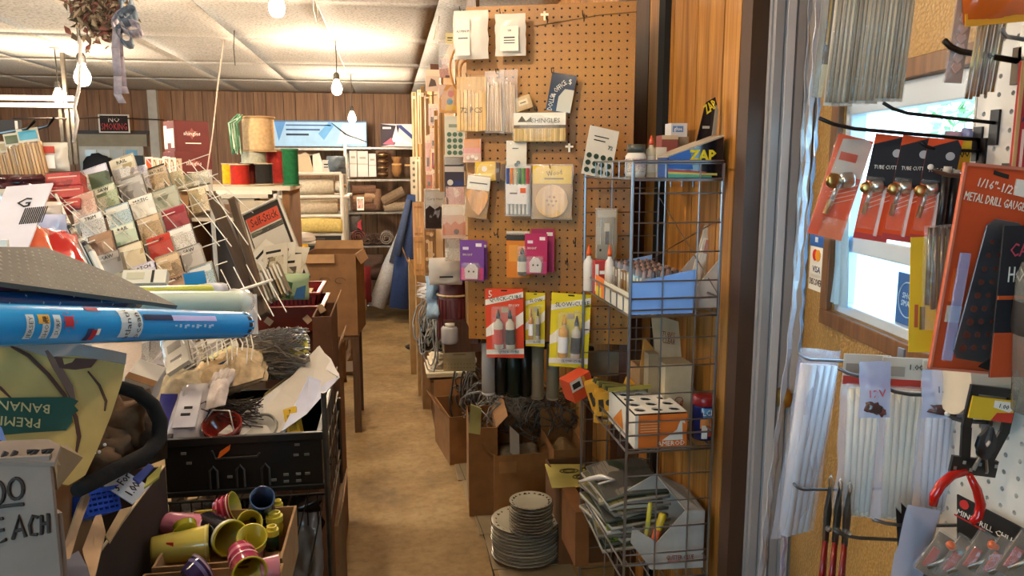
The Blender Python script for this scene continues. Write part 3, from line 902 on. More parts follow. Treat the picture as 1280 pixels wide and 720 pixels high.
# rack of rolls made of white pipe
YR = 6.6
o = W(428, 320, YR)
t = thing('pipe_rack', 'white pipe rack holding rolls of cloth and paper', 'rack', (0, YR, 0))
pw_ = mat('#c9c5ba', 'paint')
xp, xq = W(428, 260, YR).x, W(345, 260, YR).x
for x in (xp, xq):
 for y in (0, .5):
  MB().tube([(x, y, 0), (x, y, W(428, 217, YR).z)], .018, 8).build('post', pw_, t)
for py in (217, 246, 270, 293, 303):
 z = W(400, py, YR).z
 for y in (0, .5):
  MB().tube([(xq, y, z), (xp + (.06 if py == 246 else 0), y, z)], .015, 8).build('rail', pw_, t)
z_ = W(400, 217, YR).z
MB().box(xq, 0, z_ - .012, xp, .5, z_ + .004).build('top_board', pw_, t)
for i, (rc, c, lab) in enumerate((((360, 223, 416, 244), '#c4bba8', 'cream paper roll, uppermost on the pipe rack'), ((418, 226, 427, 240), '#c9c6bb', 'short white roll end beside the uppermost cream roll'), ((352, 250, 421, 270), '#bfb29b', 'sagging cream cloth roll, second down on the pipe rack'))):
 M, w, h = spot(*rc, YR)
 t = thing('paper_roll', lab, 'roll', M)
 MB().tube([(-w / 2, .12, h / 2), (-w * .1, .12, h * .47), (w / 2, .12, h * .52)], h / 2, 16).build('roll', mat(c, 'fabric'), t, smooth=True)
 MB().tube([(w / 2 - .004, .12, h * .52), (w / 2 + .03, .12, h * .52)], h * .16, 10).build('core', CARD, t)
M, w, h = spot(360, 272, 428, 290, YR)
t = thing('folded_cloth', 'folded pale yellow cloth hanging over the third rail', 'cloth', M)
MB().cloth(w, h, 12, 6, lambda u, q: (0, -.03 - .02 * math.sin(q * 3) + .008 * math.sin(u * 9), -.02 * abs(u - .5))).build('cloth', mat('#c7b26b', 'fabric'), t, smooth=True, solid=.03)
pouch('paper_parcel', 'crumpled white paper parcel on the fourth rail', 'parcel', (362, 288, 394, 303), mat('#c9c0b6'), YR, .1)
for i, (rc, lab) in enumerate((((386, 291, 426, 303), 'upper black flat carton on the pipe rack'), ((384, 305, 427, 319), 'lower black flat carton on the pipe rack'))):
 card('black_carton', lab, 'carton', rc, mat('#1d1b1a'), Y=YR, th=.35, specs=[('r', 'print', .1, .3, .5, .45, mat('#55504a')), ('r', 'edge', 0, .88, 1, .96, mat('#8a867f'))])
M, w, h = spot(370, 305, 385, 318, YR - .1)
t = thing('yellow_roll', 'small bright yellow roll end beside the black cartons', 'roll', M)
MB().tube([(-w / 2, 0, h / 2), (w / 2, 0, h / 2)], h / 2, 14).build('roll', mat('#d9a91d', 'plastic'), t, smooth=True)
# things on top of the rack
card('cream_carton', 'cream carton with a raised flap on the pipe rack beside the green spool', 'carton', (373, 193, 391, 216), mat('#b9a88c'), Y=YR + .1, th=.2, specs=[('p', 'flap', [(.05, .95), (.5, 1.12), (.9, .95)], mat('#c2b296'), .004)])
card('tipped_white_card', 'tilted white board standing by the crumpled blue cloth', 'board', (393, 192, 406, 217), mat('#cfcac0'), Y=YR + .1, th=.01, ry=-14)
card('white_price_board', 'grey printed price board next to the tilted white one', 'board', (403, 200, 412, 216), mat('#bdbab4'), Y=YR + .05, th=.01, specs=[('r', 'print', .2, .6, .8, .7, INK), ('r', 'print', .2, .4, .8, .48, INK)])
pouch('blue_cloth_bundle', 'crumpled grey blue cloth bundle on the end of the pipe rack', 'cloth', (409, 195, 432, 217), mat('#5f6a74', 'fabric'), YR + .1, .2, rough=.6)
# counter with spools
YC = 4.75
a, b = W(262, 240, YC), W(368, 240, YC)
t = thing('spool_counter', 'worn counter board under the cord spools', 'counter', ((a.x + b.x) / 2, YC, 0))
wz = W(310, 232, YC).z
hw = (b.x - a.x) / 2
MB().box(-hw - .12, -.2, wz - .025, hw, .4, wz).build('counter_top', mat('#b7ad9b', 'paint'), t)
MB().box(-hw - .12, -.17, 0, -hw - .08, .38, wz - .025).build('side_panel', CARD2, t)
MB().box(hw - .05, -.17, 0, hw - .01, .38, wz - .025).build('side_panel', CARD2, t)
MB().box(-hw - .1, -.12, wz - .2, hw - .04, .35, wz - .18).build('shelf', mat('#a79c88', 'paint'), t)
MB().box(-hw - .1, .3, .1, hw - .05, .34, wz - .2).build('back_panel', mat('#574a3c', 'paint'), t)
for i, (rc, c) in enumerate((((270, 238, 340, 243), '#c4c0b4'), ((262, 243, 335, 248), '#a8a497'), ((275, 249, 318, 255), '#7f7a70'), ((300, 251, 345, 266), '#a39884'))):
 card('paper_stack', ['top white paper pile under the counter edge', 'second grey paper pile under the counter edge', 'dark folded papers below the counter edge', 'clear packed brown papers below the spools'][i], 'papers', rc, mat(c), Y=YC - .22 - .01 * i, th=.2)
def spool(label, rc, c, Y, flange, horizontal=False, winds=14):
 M, w, h = spot(*rc, Y)
 t = thing('cord_spool', label, 'spool', M)
 r = w / 2
 MB().lathe([(r, 0), (r, h * .05), (r * .3, h * .05)], 22).build('flange', mat(flange, 'card'), t)
 MB().lathe([(r * .3, h * .95), (r, h * .95), (r, h)], 22).build('flange', mat(flange, 'card'), t)
 pr = []
 for k in range(winds):
  z0 = h * (.05 + .9 * k / winds)
  dz = h * .9 / winds
  pr += [(r * .88, z0), (r * .93, z0 + dz * .5)]
 pr.append((r * .88, h * .95))
 MB().lathe([(r * .3, h * .05)] + pr + [(r * .3, h * .95)], 22).build('cord', mat(c, 'fabric'), t, smooth=True)
 return t
spool('yellow cord spool at the counter end', (277, 204, 297, 231), '#d9a512', YC + .08, '#b9a98c')
spool('bright red cord spool in front of the yellow one', (287, 205, 313, 232), '#a3200f', YC - .05, '#b9a98c', winds=20)
spool('dark red brown cord spool between the red and black spools', (305, 204, 322, 231), '#6e2211', YC + .06, '#a89878')
spool('black cord spool under the big tan spool', (318, 204, 342, 231), '#1a1613', YC - .04, '#a89878')
spool('tall coral red cord spool beside the black one', (332, 187, 355, 231), '#b8322a', YC + .12, '#8e7a5c', winds=26)
spool('tall green cord spool at the aisle end of the counter', (352, 186, 374, 232), '#0d5a31', YC + .02, '#2a6a44', winds=18)
spool('small pale grey cord spool under the big tan spool', (300, 190, 334, 204), '#a4a391', YC + .02, '#b7b3a2', winds=8)
spool('big tan cord spool on top of the spool pile', (301, 146, 345, 190), '#bfa076', YC + .04, '#a3835a', winds=24)
t = thing('twine_hank', 'shaggy green and white twine hank hanging on the tan spool', 'twine', W(296, 190, YC - .1))
o = W(296, 190, YC - .1)
for k in range(26):
 x0 = random.uniform(-.028, .026)
 MB().tube([(x0 * .5 + .03, 0, W(296, 146, YC).z - o.z + random.uniform(-.02, .01)), (x0 - .01, random.uniform(-.02, .02), .16), (x0, random.uniform(-.02, .02), random.uniform(-.02, .03))], .004, 5).build('strand', mat(['#5f8a6c', '#3f6e50', '#a9bba3'][k % 3], 'fabric'), t)
# small cards standing before the maroon cartons
cols = ['#d1551f', '#d6c3a2', '#cdbba0', '#c9b08b', '#d8cfc0', '#c9b79f']
for i in range(6):
 x = 182 + i * 7.2
 card('greeting_card', ['orange card in a white frame', 'cream card beside the orange framed card', 'third pale card along from the orange one', 'brown pictured card before the maroon cartons', 'white card with small brown print before the cartons', 'last pale card of the row before the cartons'][i] + ' on the far shelf', 'card', (x, 196 + (i % 3), x + 9, 228), WHITE if i < 5 else mat('#b9a88f'), Y=5.2 + .02 * i, th=.01, rz=-12, specs=[('r', 'print', .15, .08, .85, .92, mat(cols[i]) if i == 0 else printed(cols[i], '#b48a62', '#8a6a50', 4, lines=False))])
# cardboard behind the flower sign, near the box heap
M, w, h = spot(380, 318, 446, 420, 4.6, rz=-6)
t = thing('tall_brown_carton', 'tall open brown carton with a drawn face mark beside the aisle', 'carton', M)
openbox(t, w, .34, h, .006, CARD2)
flap(t, (-w / 2, 0, h), (w * .1, 0, h), (.01, -.02, -.05), CARD)
flap(t, (w / 2, .34, h), (w / 2, 0, h), (.03, 0, -.06), CARD)
flap(t, (-w / 2, .34, h), (w / 2, .34, h), (0, .03, .05), CARD)
mk = MB()
for cx in (-.03, .06):
 mk.tube([(cx + .03 * math.cos(q * .5), -.001, h * .68 + .018 * math.sin(q * .5)) for q in range(11)], .0015, 4)
mk.tube([(-.07, -.001, h * .66), (-.05, -.001, h * .72), (-.03, -.001, h * .66), (-.07, -.001, h * .66)], .0015, 4).build('pen_drawing', INK, t)
t = thing('low_table', 'low brown table hidden under the cartons by the aisle', 'table', (W(412, 420, 4.6).x, 4.6, 0))
tz = W(412, 421, 4.6).z
MB().box(-.2, .0, tz - .02, .17, .5, tz - .001).build('table_top', mat('#5e4128', 'wood'), t)
for x in (-.18, .15):
 for y in (.02, .46):
  MB().box(x - .02, y - .02, 0, x + .02, y + .02, tz - .02).build('leg', mat('#4b331f', 'wood'), t)
for i, (rc, yy_, lab) in enumerate((((416, 408, 432, 466), 5.75, 'narrow brown paper sack standing on the floor by the low table'), ((428, 404, 450, 463), 5.95, 'brown paper sack with a white label standing in the aisle edge'))):
 M, w, h = spot(*rc, yy_)
 M.translation.z = 0
 t = thing('paper_sack', lab, 'sack', M)
 n = len(LABELS)
 MB().pillow(w, h, .1, 6, 8, seed=n, rough=.5).build('bag', CARD2, t, smooth=False)
 MB().lathe([(w * .45, h * .93), (w * .5, h * 1.05), (w * .46, h * 1.05), (w * .4, h * .95)], 8).build('open_mouth', CARD, t)
 if i == 1: MB().box(-w * .35, -.06, h * .12, w * .2, -.05, h * .34).build('label', mat('#bfae93'), t)

# ================================================================ left side: wire display of packets
def dY(x, y):
 return 1.95 + (345 - y) * .0052 + (x - 200) * .0015
def dpt(x, y, off=0.0):
 return W(x, y, dY(x, y) - off)
AX, BX = (31.0, -11.0), (11.0, 24.5)
rk = thing('wire_display', 'tilted white wire display rack full of small printed packets', 'display rack', dpt(200, 380))
ro = dpt(200, 380)
wm = mat('#d8d5cc', 'paint')
def inside(x, y):
 return x < 258 + .43 * (y - 245) and y > 204 and x > 52 + .45 * (y - 215)
def wire(p, q, name='wire', r=.0022, off=.012, lift=0):
 MB().tube([dpt(*p, off) - ro, dpt(*q, off) - ro], r, 5).build(name, wm, rk)
for j in range(7):                                   # along the rows
 p0 = (66 + BX[0] * j, 246 + BX[1] * j + 16)
 n = 6.3 - .35 * max(0, j - 2)
 wire(p0, (p0[0] + AX[0] * n, p0[1] + AX[1] * n), 'row_wire', .0016, .02)
for i in range(7):                                   # dividers running down through the rows
 p0 = (62 + AX[0] * i * .97, 240 + AX[1] * i * .97)
 if p0[1] < 196: p0 = (p0[0] - 6, 200)
 e = (p0[0] + 128 - i * 9, p0[1] + 118 - i * 2)
 wire(p0, e, 'divider_wire', .0016, .035)
 wire((p0[0] + 13, p0[1] + 6), (p0[0] + 80, p0[1] + 66), 'divider_wire', .0014, .03)
for k in range(9):                                   # lower end of the display, bare divider wires
 x = 196 + k * 16
 wire((x, 352 - k * 3), (x + 34, 430 - k * 5), 'divider_wire', .0015, .0)
MB().tube([dpt(170, 405) - ro, dpt(340, 350) - ro], .004, 6).build('bottom_bar', wm, rk)
MB().tube([dpt(64, 230) - ro, dpt(150, 420) - ro], .004, 6).build('side_bar', wm, rk)
fl = ro.z + .1
for (x, y) in ((90, 215), (262, 212)):
 p = dpt(x, y, -.1) - ro
 MB().tube([p, (p.x, p.y + .02, .9 - ro.z)], .008, 6).build('leg', wm, rk)
COLS = [('pale pink', '#c9a99a', '#b78f80', '#d8c6b8'), ('cream', '#c9bd9f', '#d8cfb8', '#a8956c'), ('sage green', '#9fae8c', '#c5c6ae', '#7f9370'), ('grey green', '#8f9582', '#aaa995', '#6e705d'), ('white', '#d3cfc9', '#dedbd6', '#a7a3ad'), ('olive', '#a3935a', '#c0ae72', '#6f6a38'), ('tan', '#b1966f', '#c7b090', '#8c7455'), ('grey', '#938f8b', '#b1aca6', '#6b6763'), ('lilac white', '#c4bfd0', '#d5d1dc', '#9389a6'), ('brown', '#7d5b44', '#9c7b60', '#5c4030'), ('faded blue', '#9fb6bd', '#c9cdc8', '#6d8f9f'), ('mint', '#b3c6b2', '#d2d6c6', '#84a58a')]
SPECIAL = {(3, 1): ('white with black script', 4, 'MATIC'), (3, 3): ('bright red', None, ''), (4, 3): None}
ORD = ['first', 'second', 'third', 'fourth', 'fifth', 'sixth', 'seventh', 'eighth']
seq = [3, 8, 1, 0, 2, 7, 6, 4, 10, 5, 3, 9, 11, 6, 0, 7, 1, 2, 4, 3, 8, 6, 7, 9, 10, 5, 1, 3, 7, 4, 6, 0, 2, 7, 3, 9, 1, 6, 7, 3, 8, 4]
n = 0
WORDS = ['MINIATURES', 'SPINDLES', 'TRIM', 'SIDING', 'SAW', 'HINGES', 'RAIL', 'MATIC', 'LATCH', 'POSTS']
for j in range(8):
 nn = 0
 for i in range(8):
  x, y = 94 + AX[0] * i + BX[0] * j - 8, 246 + AX[1] * i + BX[1] * j - 6
  if not inside(x, y) or not inside(x + 24, y - 8) or y > 372: continue
  kind = seq[n % len(seq)]; n += 1
  cn, c1, c2, c3 = COLS[kind]
  word = WORDS[(i * 3 + j) % 10] if (i + j) % 2 == 0 else ''
  rx_ = random.uniform(-3, 3)
  if abs(x - 200) < 15 and abs(y - 321) < 13: cn, c1, c2, c3, word = 'bright red', '#b5301c', '#b5301c', '#c23a22', 'Shaft!'
  if abs(x - 206) < 15 and abs(y - 280) < 13: cn, c1, c2, c3, word = 'dark red', '#8e2430', '#8e2430', '#a2333c', ''
  if abs(x - 162) < 15 and abs(y - 262) < 13: cn, c1, c2, c3, word = 'white lettered', '#dddad0', '#dddad0', '#d0ccc0', 'MATIC'
  if abs(x - 165) < 15 and abs(y - 290) < 13: cn, c1, c2, c3, word = 'aqua spotted', '#b9ccc9', '#8fc3cc', '#b9ccc9', ''
  ca, cb = 33, 35
  bl = (x, y + cb * .5)
  M, w, h = quad((x - 3 + rx_, y + 15, dY(x, y)), (x + 26 + rx_, y + 5, dY(x, y)), (x - 15 + rx_, y - 15, dY(x, y) + .03))
  t = thing('printed_packet', '%s packet, %s along in the %s row of the white wire display' % (cn, ORD[nn], ORD[j]), 'packet', M, 'packets in the white wire display')
  nn += 1
  MB().box(-w / 2, 0, 0, w / 2, .004, h).build('packet_front', printed(c1, c2, c3, 2.2, lines=(kind % 2 == 0)), t)
  for q in range(3):
   dx, dz = random.uniform(-.006, .003), random.uniform(-.008, .01)
   MB().box(-w / 2 + dx, .006 + .007 * q, dz, w / 2 + dx - .002, .009 + .007 * q, h + dz).build('packet_behind', mat(['#a39d92', '#4d4842', '#8d8677', '#2a2622'][(q + n) % 4]), t)  # dark tones paint in the shade between packets
  MB().box(-w * .46, -.0008, h * .72, w * .46, 0, h * .95).build('packet_header', mat(c2), t)
  if word: txt(t, word, h * .13, 0, h * .83, -.0014, INK, maxw=w * .8)
# stack ends at the near side of the display
for k in range(9):
 c = ['#4a4440', '#d2ccc0', '#24211f', '#b9b0a0', '#6d665e', '#d8d3c9', '#2c2a29', '#a99f8c', '#dcd8d0'][k]
 x, y = 72 + k * 4.6, 254 + k * 5.4
 M, w, h = quad((x + 22, y + 60, dY(x, y + 62) - .03), (x + 27.5, y + 57, dY(x, y + 62) - .03), (x, y + 16, dY(x, y + 62)))
 t = thing('packet_edge_stack', ['dark grey', 'cream', 'black', 'tan', 'brown grey', 'pale', 'charcoal', 'drab', 'white'][k] + ' packets seen edge on at the near end of the display', 'packet', M, None)
 MB().box(-w * .4, 0, 0, w * .3, .014, h).build('packet', mat(c), t)
 MB().box(-w * .4, -.002, h * .95, w * .3, .014, h * .99).build('packet_header', mat('#8f897c'), t)
# leftover packets on the rows further up
for k, (rc, c, lab) in enumerate((((88, 218, 112, 243), ('#d3d5cc', '#b7c1b2', '#e3a9a0'), 'pale green printed packet tucked at the top of the wire display'), ((112, 214, 140, 245), ('#4d5d45', '#68785c', '#39472f'), 'dark green packet tucked at the top of the wire display'), ((146, 208, 168, 240), ('#a6a09a', '#c9c4bd', '#6e6862'), 'grey photo packet standing behind the top row'), ((168, 206, 188, 236), ('#c7c1c4', '#98929a', '#dcd6d8'), 'lilac grey packet standing behind the top row'), ((205, 214, 232, 238), ('#c5b48d', '#8f8a5a', '#a89b6d'), 'khaki packet in the top row by the maroon cartons'), ((228, 215, 262, 232), ('#c2b9a0', '#9f9f86', '#ddd6c2'), 'cream lettered packet at the aisle end of the top row'), ((240, 235, 262, 265), ('#c4b08c', '#ab9468', '#dcc9a4'), 'tan striped sheet packet leaning at the end of the top row'))):
 card('printed_packet', lab, 'packet', rc, printed(*c, 2.4), Y=dY(rc[0], rc[3]) + .05, th=.02, rx=-14, ry=-14, group='packets in the white wire display')
# dark wooden bars leaning at the display's end
for i, (p, q, wd_, lab) in enumerate((((267, 247), (330, 395), .036, 'dark brown wooden bar sloping down the end of the wire display'), ((291, 250), (326, 372), .022, 'thin dark brown bar sloping over the self stick board'))):
 a, b = W(*q, 2.35), W(*p, 2.65)
 M = frame(a, (b - a).cross(FW) * -1 if (b - a).cross(FW).dot(RT) < 0 else (b - a).cross(FW), b - a)
 t = thing('wooden_bar', lab, 'wooden bar', M)
 L_ = (b - a).length
 MB().box(-wd_ / 2, -.012, 0, wd_ / 2, .012, L_).build('bar', mat('#4a3a2c', 'wood'), t, bevel=.002)
 MB().box(-wd_ / 2 - .001, -.013, L_ * .985, wd_ / 2 + .001, .013, L_).build('bar_end', mat('#5f4d3b', 'wood'), t)
# self stick board
M, w, h = quad((334, 368, 2.75), (386, 343, 2.75), (298, 269, 3.0))
t = thing('self_stick_board', 'framed board with an orange lettered banner leaning by the cartons', 'display board', M)
MB().box(-w / 2, .004, 0, w / 2, .02, h).build('board', mat('#2a2522', 'paint'), t)
for b in ((-w / 2, 0, 0, -w / 2 + .008, .02, h), (w / 2 - .008, 0, 0, w / 2, .02, h), (-w / 2, 0, h - .008, w / 2, .02, h), (-w / 2, 0, 0, w / 2, .02, .008)):
 MB().box(b[0], -.004, b[2], b[3], b[4], b[5]).build('frame_edge', mat('#cfcabe', 'paint'), t)
MB().box(-w * .42, 0, h * .05, w * .38, .004, h * .9).build('paper', mat('#c5beb0'), t)
MB().box(-w * .4, -.002, h * .74, w * .38, 0, h * .9).build('banner', mat('#c4472a'), t)
txt(t, 'Self-Stick', h * .1, 0, h * .82, -.0026, INK, maxw=w * .66)
MB().box(-w * .4, -.001, h * .66, w * .38, 0, h * .72).build('photo_strip', printed('#3f4038', '#5b5c4c', '#8a866f', 6), t)
for k in range(7):
 x, z, r = random.uniform(-.08, .13) * 1, random.uniform(.0, .3), random.uniform(-40, 40)
 Mk = M @ Matrix.Translation((x * w * 2, -.012 - .004 * k, z * h)) @ Matrix.Rotation(R_(r), 4, 'Y')
 t2 = thing('label_sheet', ['topmost white', 'second cream', 'third white', 'fourth pale', 'fifth yellowed', 'sixth cream', 'lowest white'][6 - k] + ' printed sheet in the loose pile on the self stick board', 'sheet', Mk)
 MB().box(-.045, 0, -.03, .045, .0015, .1).build('sheet', mat(['#cfc7b4', '#c2b79a', '#d6d0c0'][k % 3]), t2)
 MB().box(-.03, -.0008, .01, .03, 0, .05).build('print', printed('#c5baa0', '#4a4336', '#8c7c5c', 3), t2)
 MB().box(-.035, -.0008, .065, .02, 0, .075).build('print', INK, t2)
for k in range(10):
 x = 318 + k * 4.2
 M, w, h = quad((x + 4, 382 - k * 2.0, 2.6), (x + 6, 381 - k * 2, 2.6), (x - 6, 345 - k * 2.2, 2.66))
 t2 = thing('label_pack', ['first', 'second', 'third', 'fourth', 'fifth', 'sixth', 'seventh', 'eighth', 'ninth', 'tenth'][k] + ' thin label pack on edge below the self stick board, counted from the bar', 'pack', M, 'label packs on edge')
 MB().box(-w * .5, 0, 0, w * .5, .03, h).build('pack', mat(['#c9c2b2', '#5d5344', '#b09c7a', '#dad4c6', '#877a66'][k % 5]), t2)
 MB().box(-w * .7, -.003, h * .5, w * .2, 0, h * .9).build('card_edge', mat('#dcd8cc'), t2)
pouch('green_white_bag', 'white and green crumpled bag below the self stick board', 'bag', (340, 342, 386, 375), mat('#9db58e', 'gloss'), 2.7, .06, [('p', 'blue_streak', [(.6, .1), (.9, .1), (.95, .6), (.7, .5)], mat('#2f5f8c'), .004), ('p', 'dark_streak', [(.3, .2), (.5, .1), (.6, .7), (.4, .8)], mat('#2d5c3a'), .004)])

# hanging packs of wooden sticks at the top of the display
hk = mat('#1d1916', 'dull')
for i, (rc, hc, lab) in enumerate((((-14, 178, 12, 226), '#8a7a5c', 'wood stick bundle hanging first from the picture edge'), ((6, 176, 28, 224), '#a99a78', 'wood stick bundle hanging between two others with a plain header'), ((14, 166, 36, 222), '#5d6a48', 'wood stick bundle with a dark green header'), ((31, 160, 58, 221), '#4aa3bd', 'wood stick bundle with a bright blue header card'))):
 Y = 2.42 - i * .02
 M, w, h = spot(*rc, Y, 0, 0, -8)
 t = thing('stick_bundle', lab, 'bundle', M)
 MB().box(-w / 2, 0, h * .72, w / 2, .003, h).build('header', mat('#c9c3ae'), t)
 MB().box(-w * .42, -.001, h * .77, w * .42, 0, h * .95).build('header_print', mat(hc), t)
 for k in range(7):
  x = -w * .44 + w * .88 * k / 6
  MB().box(x - w * .055, random.uniform(-.006, 0), random.uniform(0, .01), x + w * .05, .012, h * .74 - random.uniform(0, .01)).build('stick', mat(['#b98f54', '#c9a064', '#a67c45'][k % 3], 'wood'), t)
 MB().pillow(w * 1.03, h * .9, .035, 6, 8, seed=i).build('clear_bag', clear(haze=.05), t, smooth=True)
for i, (p, q, lab) in enumerate((((-4, 167), (44, 157), 'black display hook holding the green headed stick bundle'), ((30, 165), (68, 153), 'black display hook bent upwards past the blue headed bundle'))):
 a, b = W(*p, 2.5), W(*q, 2.3)
 t = thing('display_hook', lab, 'hook', a)
 MB().tube([V((0, 0, 0)), (b - a) * .8 + V((0, 0, -.004)), b - a + V((0, 0, .012))], .0035, 6).build('hook', hk, t, smooth=True)
card('dark_pack', 'dark slate pack with a white stripe hanging in the top corner of the display', 'pack', (-10, 150, 24, 168), mat('#3a3a3c'), Y=2.6, th=.02, specs=[('r', 'white_stripe', .86, .1, .96, .95, WHITE, .002)])
pouch('printed_bag', 'white bag with red print hanging beside the wood sticks', 'bag', (54, 178, 86, 214), mat('#d5cfc0', 'gloss'), 2.4, .05, [('r', 'red_print', .1, .62, .62, .86, mat('#b8402e'), .004), ('r', 'white_label', .15, .1, .6, .55, WHITE, .003)])
pouch('maroon_bundle', 'dark maroon bundled packs under the hanging sticks', 'bundle', (-8, 218, 56, 243), mat('#4a2326', 'gloss'), 2.25, .08, rough=.7)
for i, (rc, lab) in enumerate((((56, 214, 100, 232), 'topmost red pack of the red pile by the wire display'), ((60, 231, 104, 247), 'middle red pack of the red pile by the wire display'), ((70, 247, 100, 262), 'lowest red pack of the red pile by the wire display'))):
 card('red_pack', lab, 'pack', rc, printed('#b0342f', '#b83a38', '#8a1f20', 3), Y=2.28 - .03 * i, th=.05, rx=-20, ry=-5, bevel=.003, specs=[('r', 'white_line', .08, .6, .9, .68, mat('#dcb7a8'))])
for i, (rc, m_, lab) in enumerate((((0, 236, 40, 262), '#b8b2a4', 'crumpled clear bag over the brown packets'), ((38, 240, 62, 262), '#8a6437', 'small brown and gold packet by the red pile'), ((44, 252, 78, 282), '#cbb9a8', 'pink white packet between the red pile and the red pouch'), ((14, 262, 44, 280), '#b9826a', 'orange printed packet behind the white card'))):
 pouch('small_bag', lab, 'bag', rc, mat(m_, 'gloss'), 2.1 - .05 * i, .04)
# red pouch and white card on the pile
M, w, h = quad((32, 322, 1.38), (106, 330, 1.42), (18, 285, 1.5))
t = thing('red_pouch', 'glossy bright red pouch lying on the grey pricked sheet', 'pouch', M)
MB().pillow(w, h * 1.05, .035, 10, 8, seed=3, rough=.5).build('bag', mat('#b3180f', 'gloss'), t, smooth=True)
MB().pillow(w * .45, h * .8, .02, 6, 6, seed=5, rough=.4, o=(-w * .3, -.016, 0)).build('orange_end', mat('#c0532f', 'gloss'), t, smooth=True)
M, w, h = quad((-30, 318, 1.36), (34, 312, 1.36), (-24, 238, 1.5))
t = thing('white_backing_card', 'white backing card with a barcode standing behind the red pouch', 'card', M)
MB().box(-w / 2, 0, 0, w / 2, .003, h).build('card', mat('#cfcbd4'), t)
for k in range(12):
 MB().box(w * .12 + k * .0032, -.001, h * .38, w * .12 + k * .0032 + .0016, 0, h * .62).build('barcode_bar', INK, t)
txt(t, 'G', h * .14, w * .05, h * .7, -.001, INK)
pouch('lilac_packet', 'pale lilac crumpled packet behind the red pouch', 'packet', (48, 268, 84, 312), mat('#b7b6cc', 'gloss'), 1.75, .03)
card('small_white_tag', 'tiny white tag on the grey pricked sheet by the picture edge', 'tag', (-6, 300, 9, 311), WHITE, Y=1.2, th=.006)

# ================================================================ grey pricked sheet and the rolls under it
P0 = [(-45, 346, .88), (222, 382, 1.28), (150, 346, 1.4), (58, 309, 1.36), (-45, 308, 1.2)]
pts = [W(*p) for p in P0]
nrm = (pts[1] - pts[0]).cross(pts[3] - pts[0]).normalized()
if nrm.z < 0: nrm = -nrm
pts = [EYE + ray(p[0], p[1]) * ((pts[0] - EYE).dot(nrm) / ray(p[0], p[1]).dot(nrm)) for p in P0]
M = frame(pts[0], pts[1] - pts[0], nrm.cross(pts[1] - pts[0]))
Mi = M.inverted()
t = thing('pricked_sheet', 'grey triangular sheet with rows of raised pricks lying on the rolls', 'sheet', M)
q = [Mi @ p for p in pts]
MB().slab(q, .006).build('sheet', mat('#5a5752', 'matte'), t)
stp = MB()
for i in range(2, 34):
 for j in range(0, 16):
  x, z = i * .016 + (j % 2) * .008, j * .022 + .01
  ins = True
  for k in range(5):
   a, b = q[k], q[(k + 1) % 5]
   if (b.x - a.x) * (z - a.z) - (b.z - a.z) * (x - a.x) < .004: ins = False
  if ins:
   stp.add([(x - .003, -.0002, z), (x + .003, -.0002, z), (x + .001, -.0022, z + .003), (x, -.0002, z + .004)], [(0, 1, 2), (1, 3, 2), (3, 0, 2)])
stuff(stp.build('pricks', mat('#8f8c86', 'matte'), t))

t = thing('tall_carton', 'tall brown carton under the rolls behind the banana carton', 'carton', (-.72, 1.13, 0))
openbox(t, .38, .24, 1.315, .006, CARD2)
def roll(name, label, pa, pb, r, m, cat='roll', n=24, core=None):
 a, b = W(*pa), W(*pb)
 x = (b - a).normalized()
 # local x along the roll, -y turned to the eye
 to = (EYE - a); y = -(to - x * to.dot(x)).normalized()
 z = x.cross(y)
 Mm = Matrix((x, y, z)).transposed().to_4x4(); Mm.translation = a
 t = thing(name, label, cat, Mm)
 L_ = (b - a).length
 MB().tube([(0, 0, 0), (L_ * .5, 0, 0), (L_, 0, 0)], r, n, caps=False).build('paper_tube', m, t, smooth=True)
 MB().tube([(L_ - .004, 0, 0), (L_ - .002, 0, 0)], r * .97, n).build('roll_end', mat('#3a3d42'), t)
 return t, L_
bm_ = mat('#1f93dd', 'gloss')
t, L_ = roll('gift_wrap_roll', 'big bright blue gift wrap roll with sea pictures and black words', (-45, 406, .86), (303, 406, 1.42), .0238, bm_)
rr = .0238
def onroll(px): # px along the picture -> metres along the roll
 a, b = W(-45, 406, .86), W(303, 406, 1.42)
 best = min(range(0, 401), key=lambda k: abs(_proj(a + (b - a) * k / 400)[0] - px))
 return L_ * best / 400
def _proj(p):
 d = p - EYE
 return 640 + FPX * d.dot(RT) / d.dot(FW), 360 - FPX * d.dot(UP) / d.dot(FW)
PALE = mat('#c4d3dc')
def patch(px0, px1, v0, v1, m, name='print', lift=.0005):
 xa, xb = onroll(px0), onroll(px1)
 vs, fs = [], []
 K = 6
 for k in range(K + 1):
  an = (v0 + (v1 - v0) * k / K)
  for x in (xa, xb):
   vs.append((x, -math.cos(an) * (rr + lift), math.sin(an) * (rr + lift)))
 for k in range(K): fs.append((k * 2, k * 2 + 1, k * 2 + 3, k * 2 + 2))
 return MB().add(vs, fs).build(name, m, t)
patch(131, 159, -.75, 1.0, PALE, 'word_ground')
txt(t, 'atlantic', .0115, onroll(140), .002, 0, INK, 90, wrap=rr + .0006)
txt(t, 'ocean', .0115, onroll(153), -.001, 0, INK, 90, wrap=rr + .0006)
for px, s_ in ((14, 'JERSEY'), (34, 'SHORE'), (49, 'SURF')):
 patch(px - 5, px + 5, -.7, .5, PALE, 'word_ground')
 txt(t, s_, .006, onroll(px), -.003, 0, INK, 90, wrap=rr + .0006)
patch(25, 39, .05, .5, mat('#d8a93a'), 'yellow_print'); patch(29, 35, .14, .4, mat('#6a4a2a'), 'brown_print', .0009)
RD = mat('#a8192a')
cx = onroll(64)
for k in range(8):
 an = k * .785
 txt(t, 'o' if k % 2 else 'c', .006, cx + math.cos(an) * .011, .004 + math.sin(an) * .011, 0, RD, k * 45, 'crab_leg', wrap=rr + .0004)
patch(58, 70, -.1, .42, RD, 'crab', .0007)
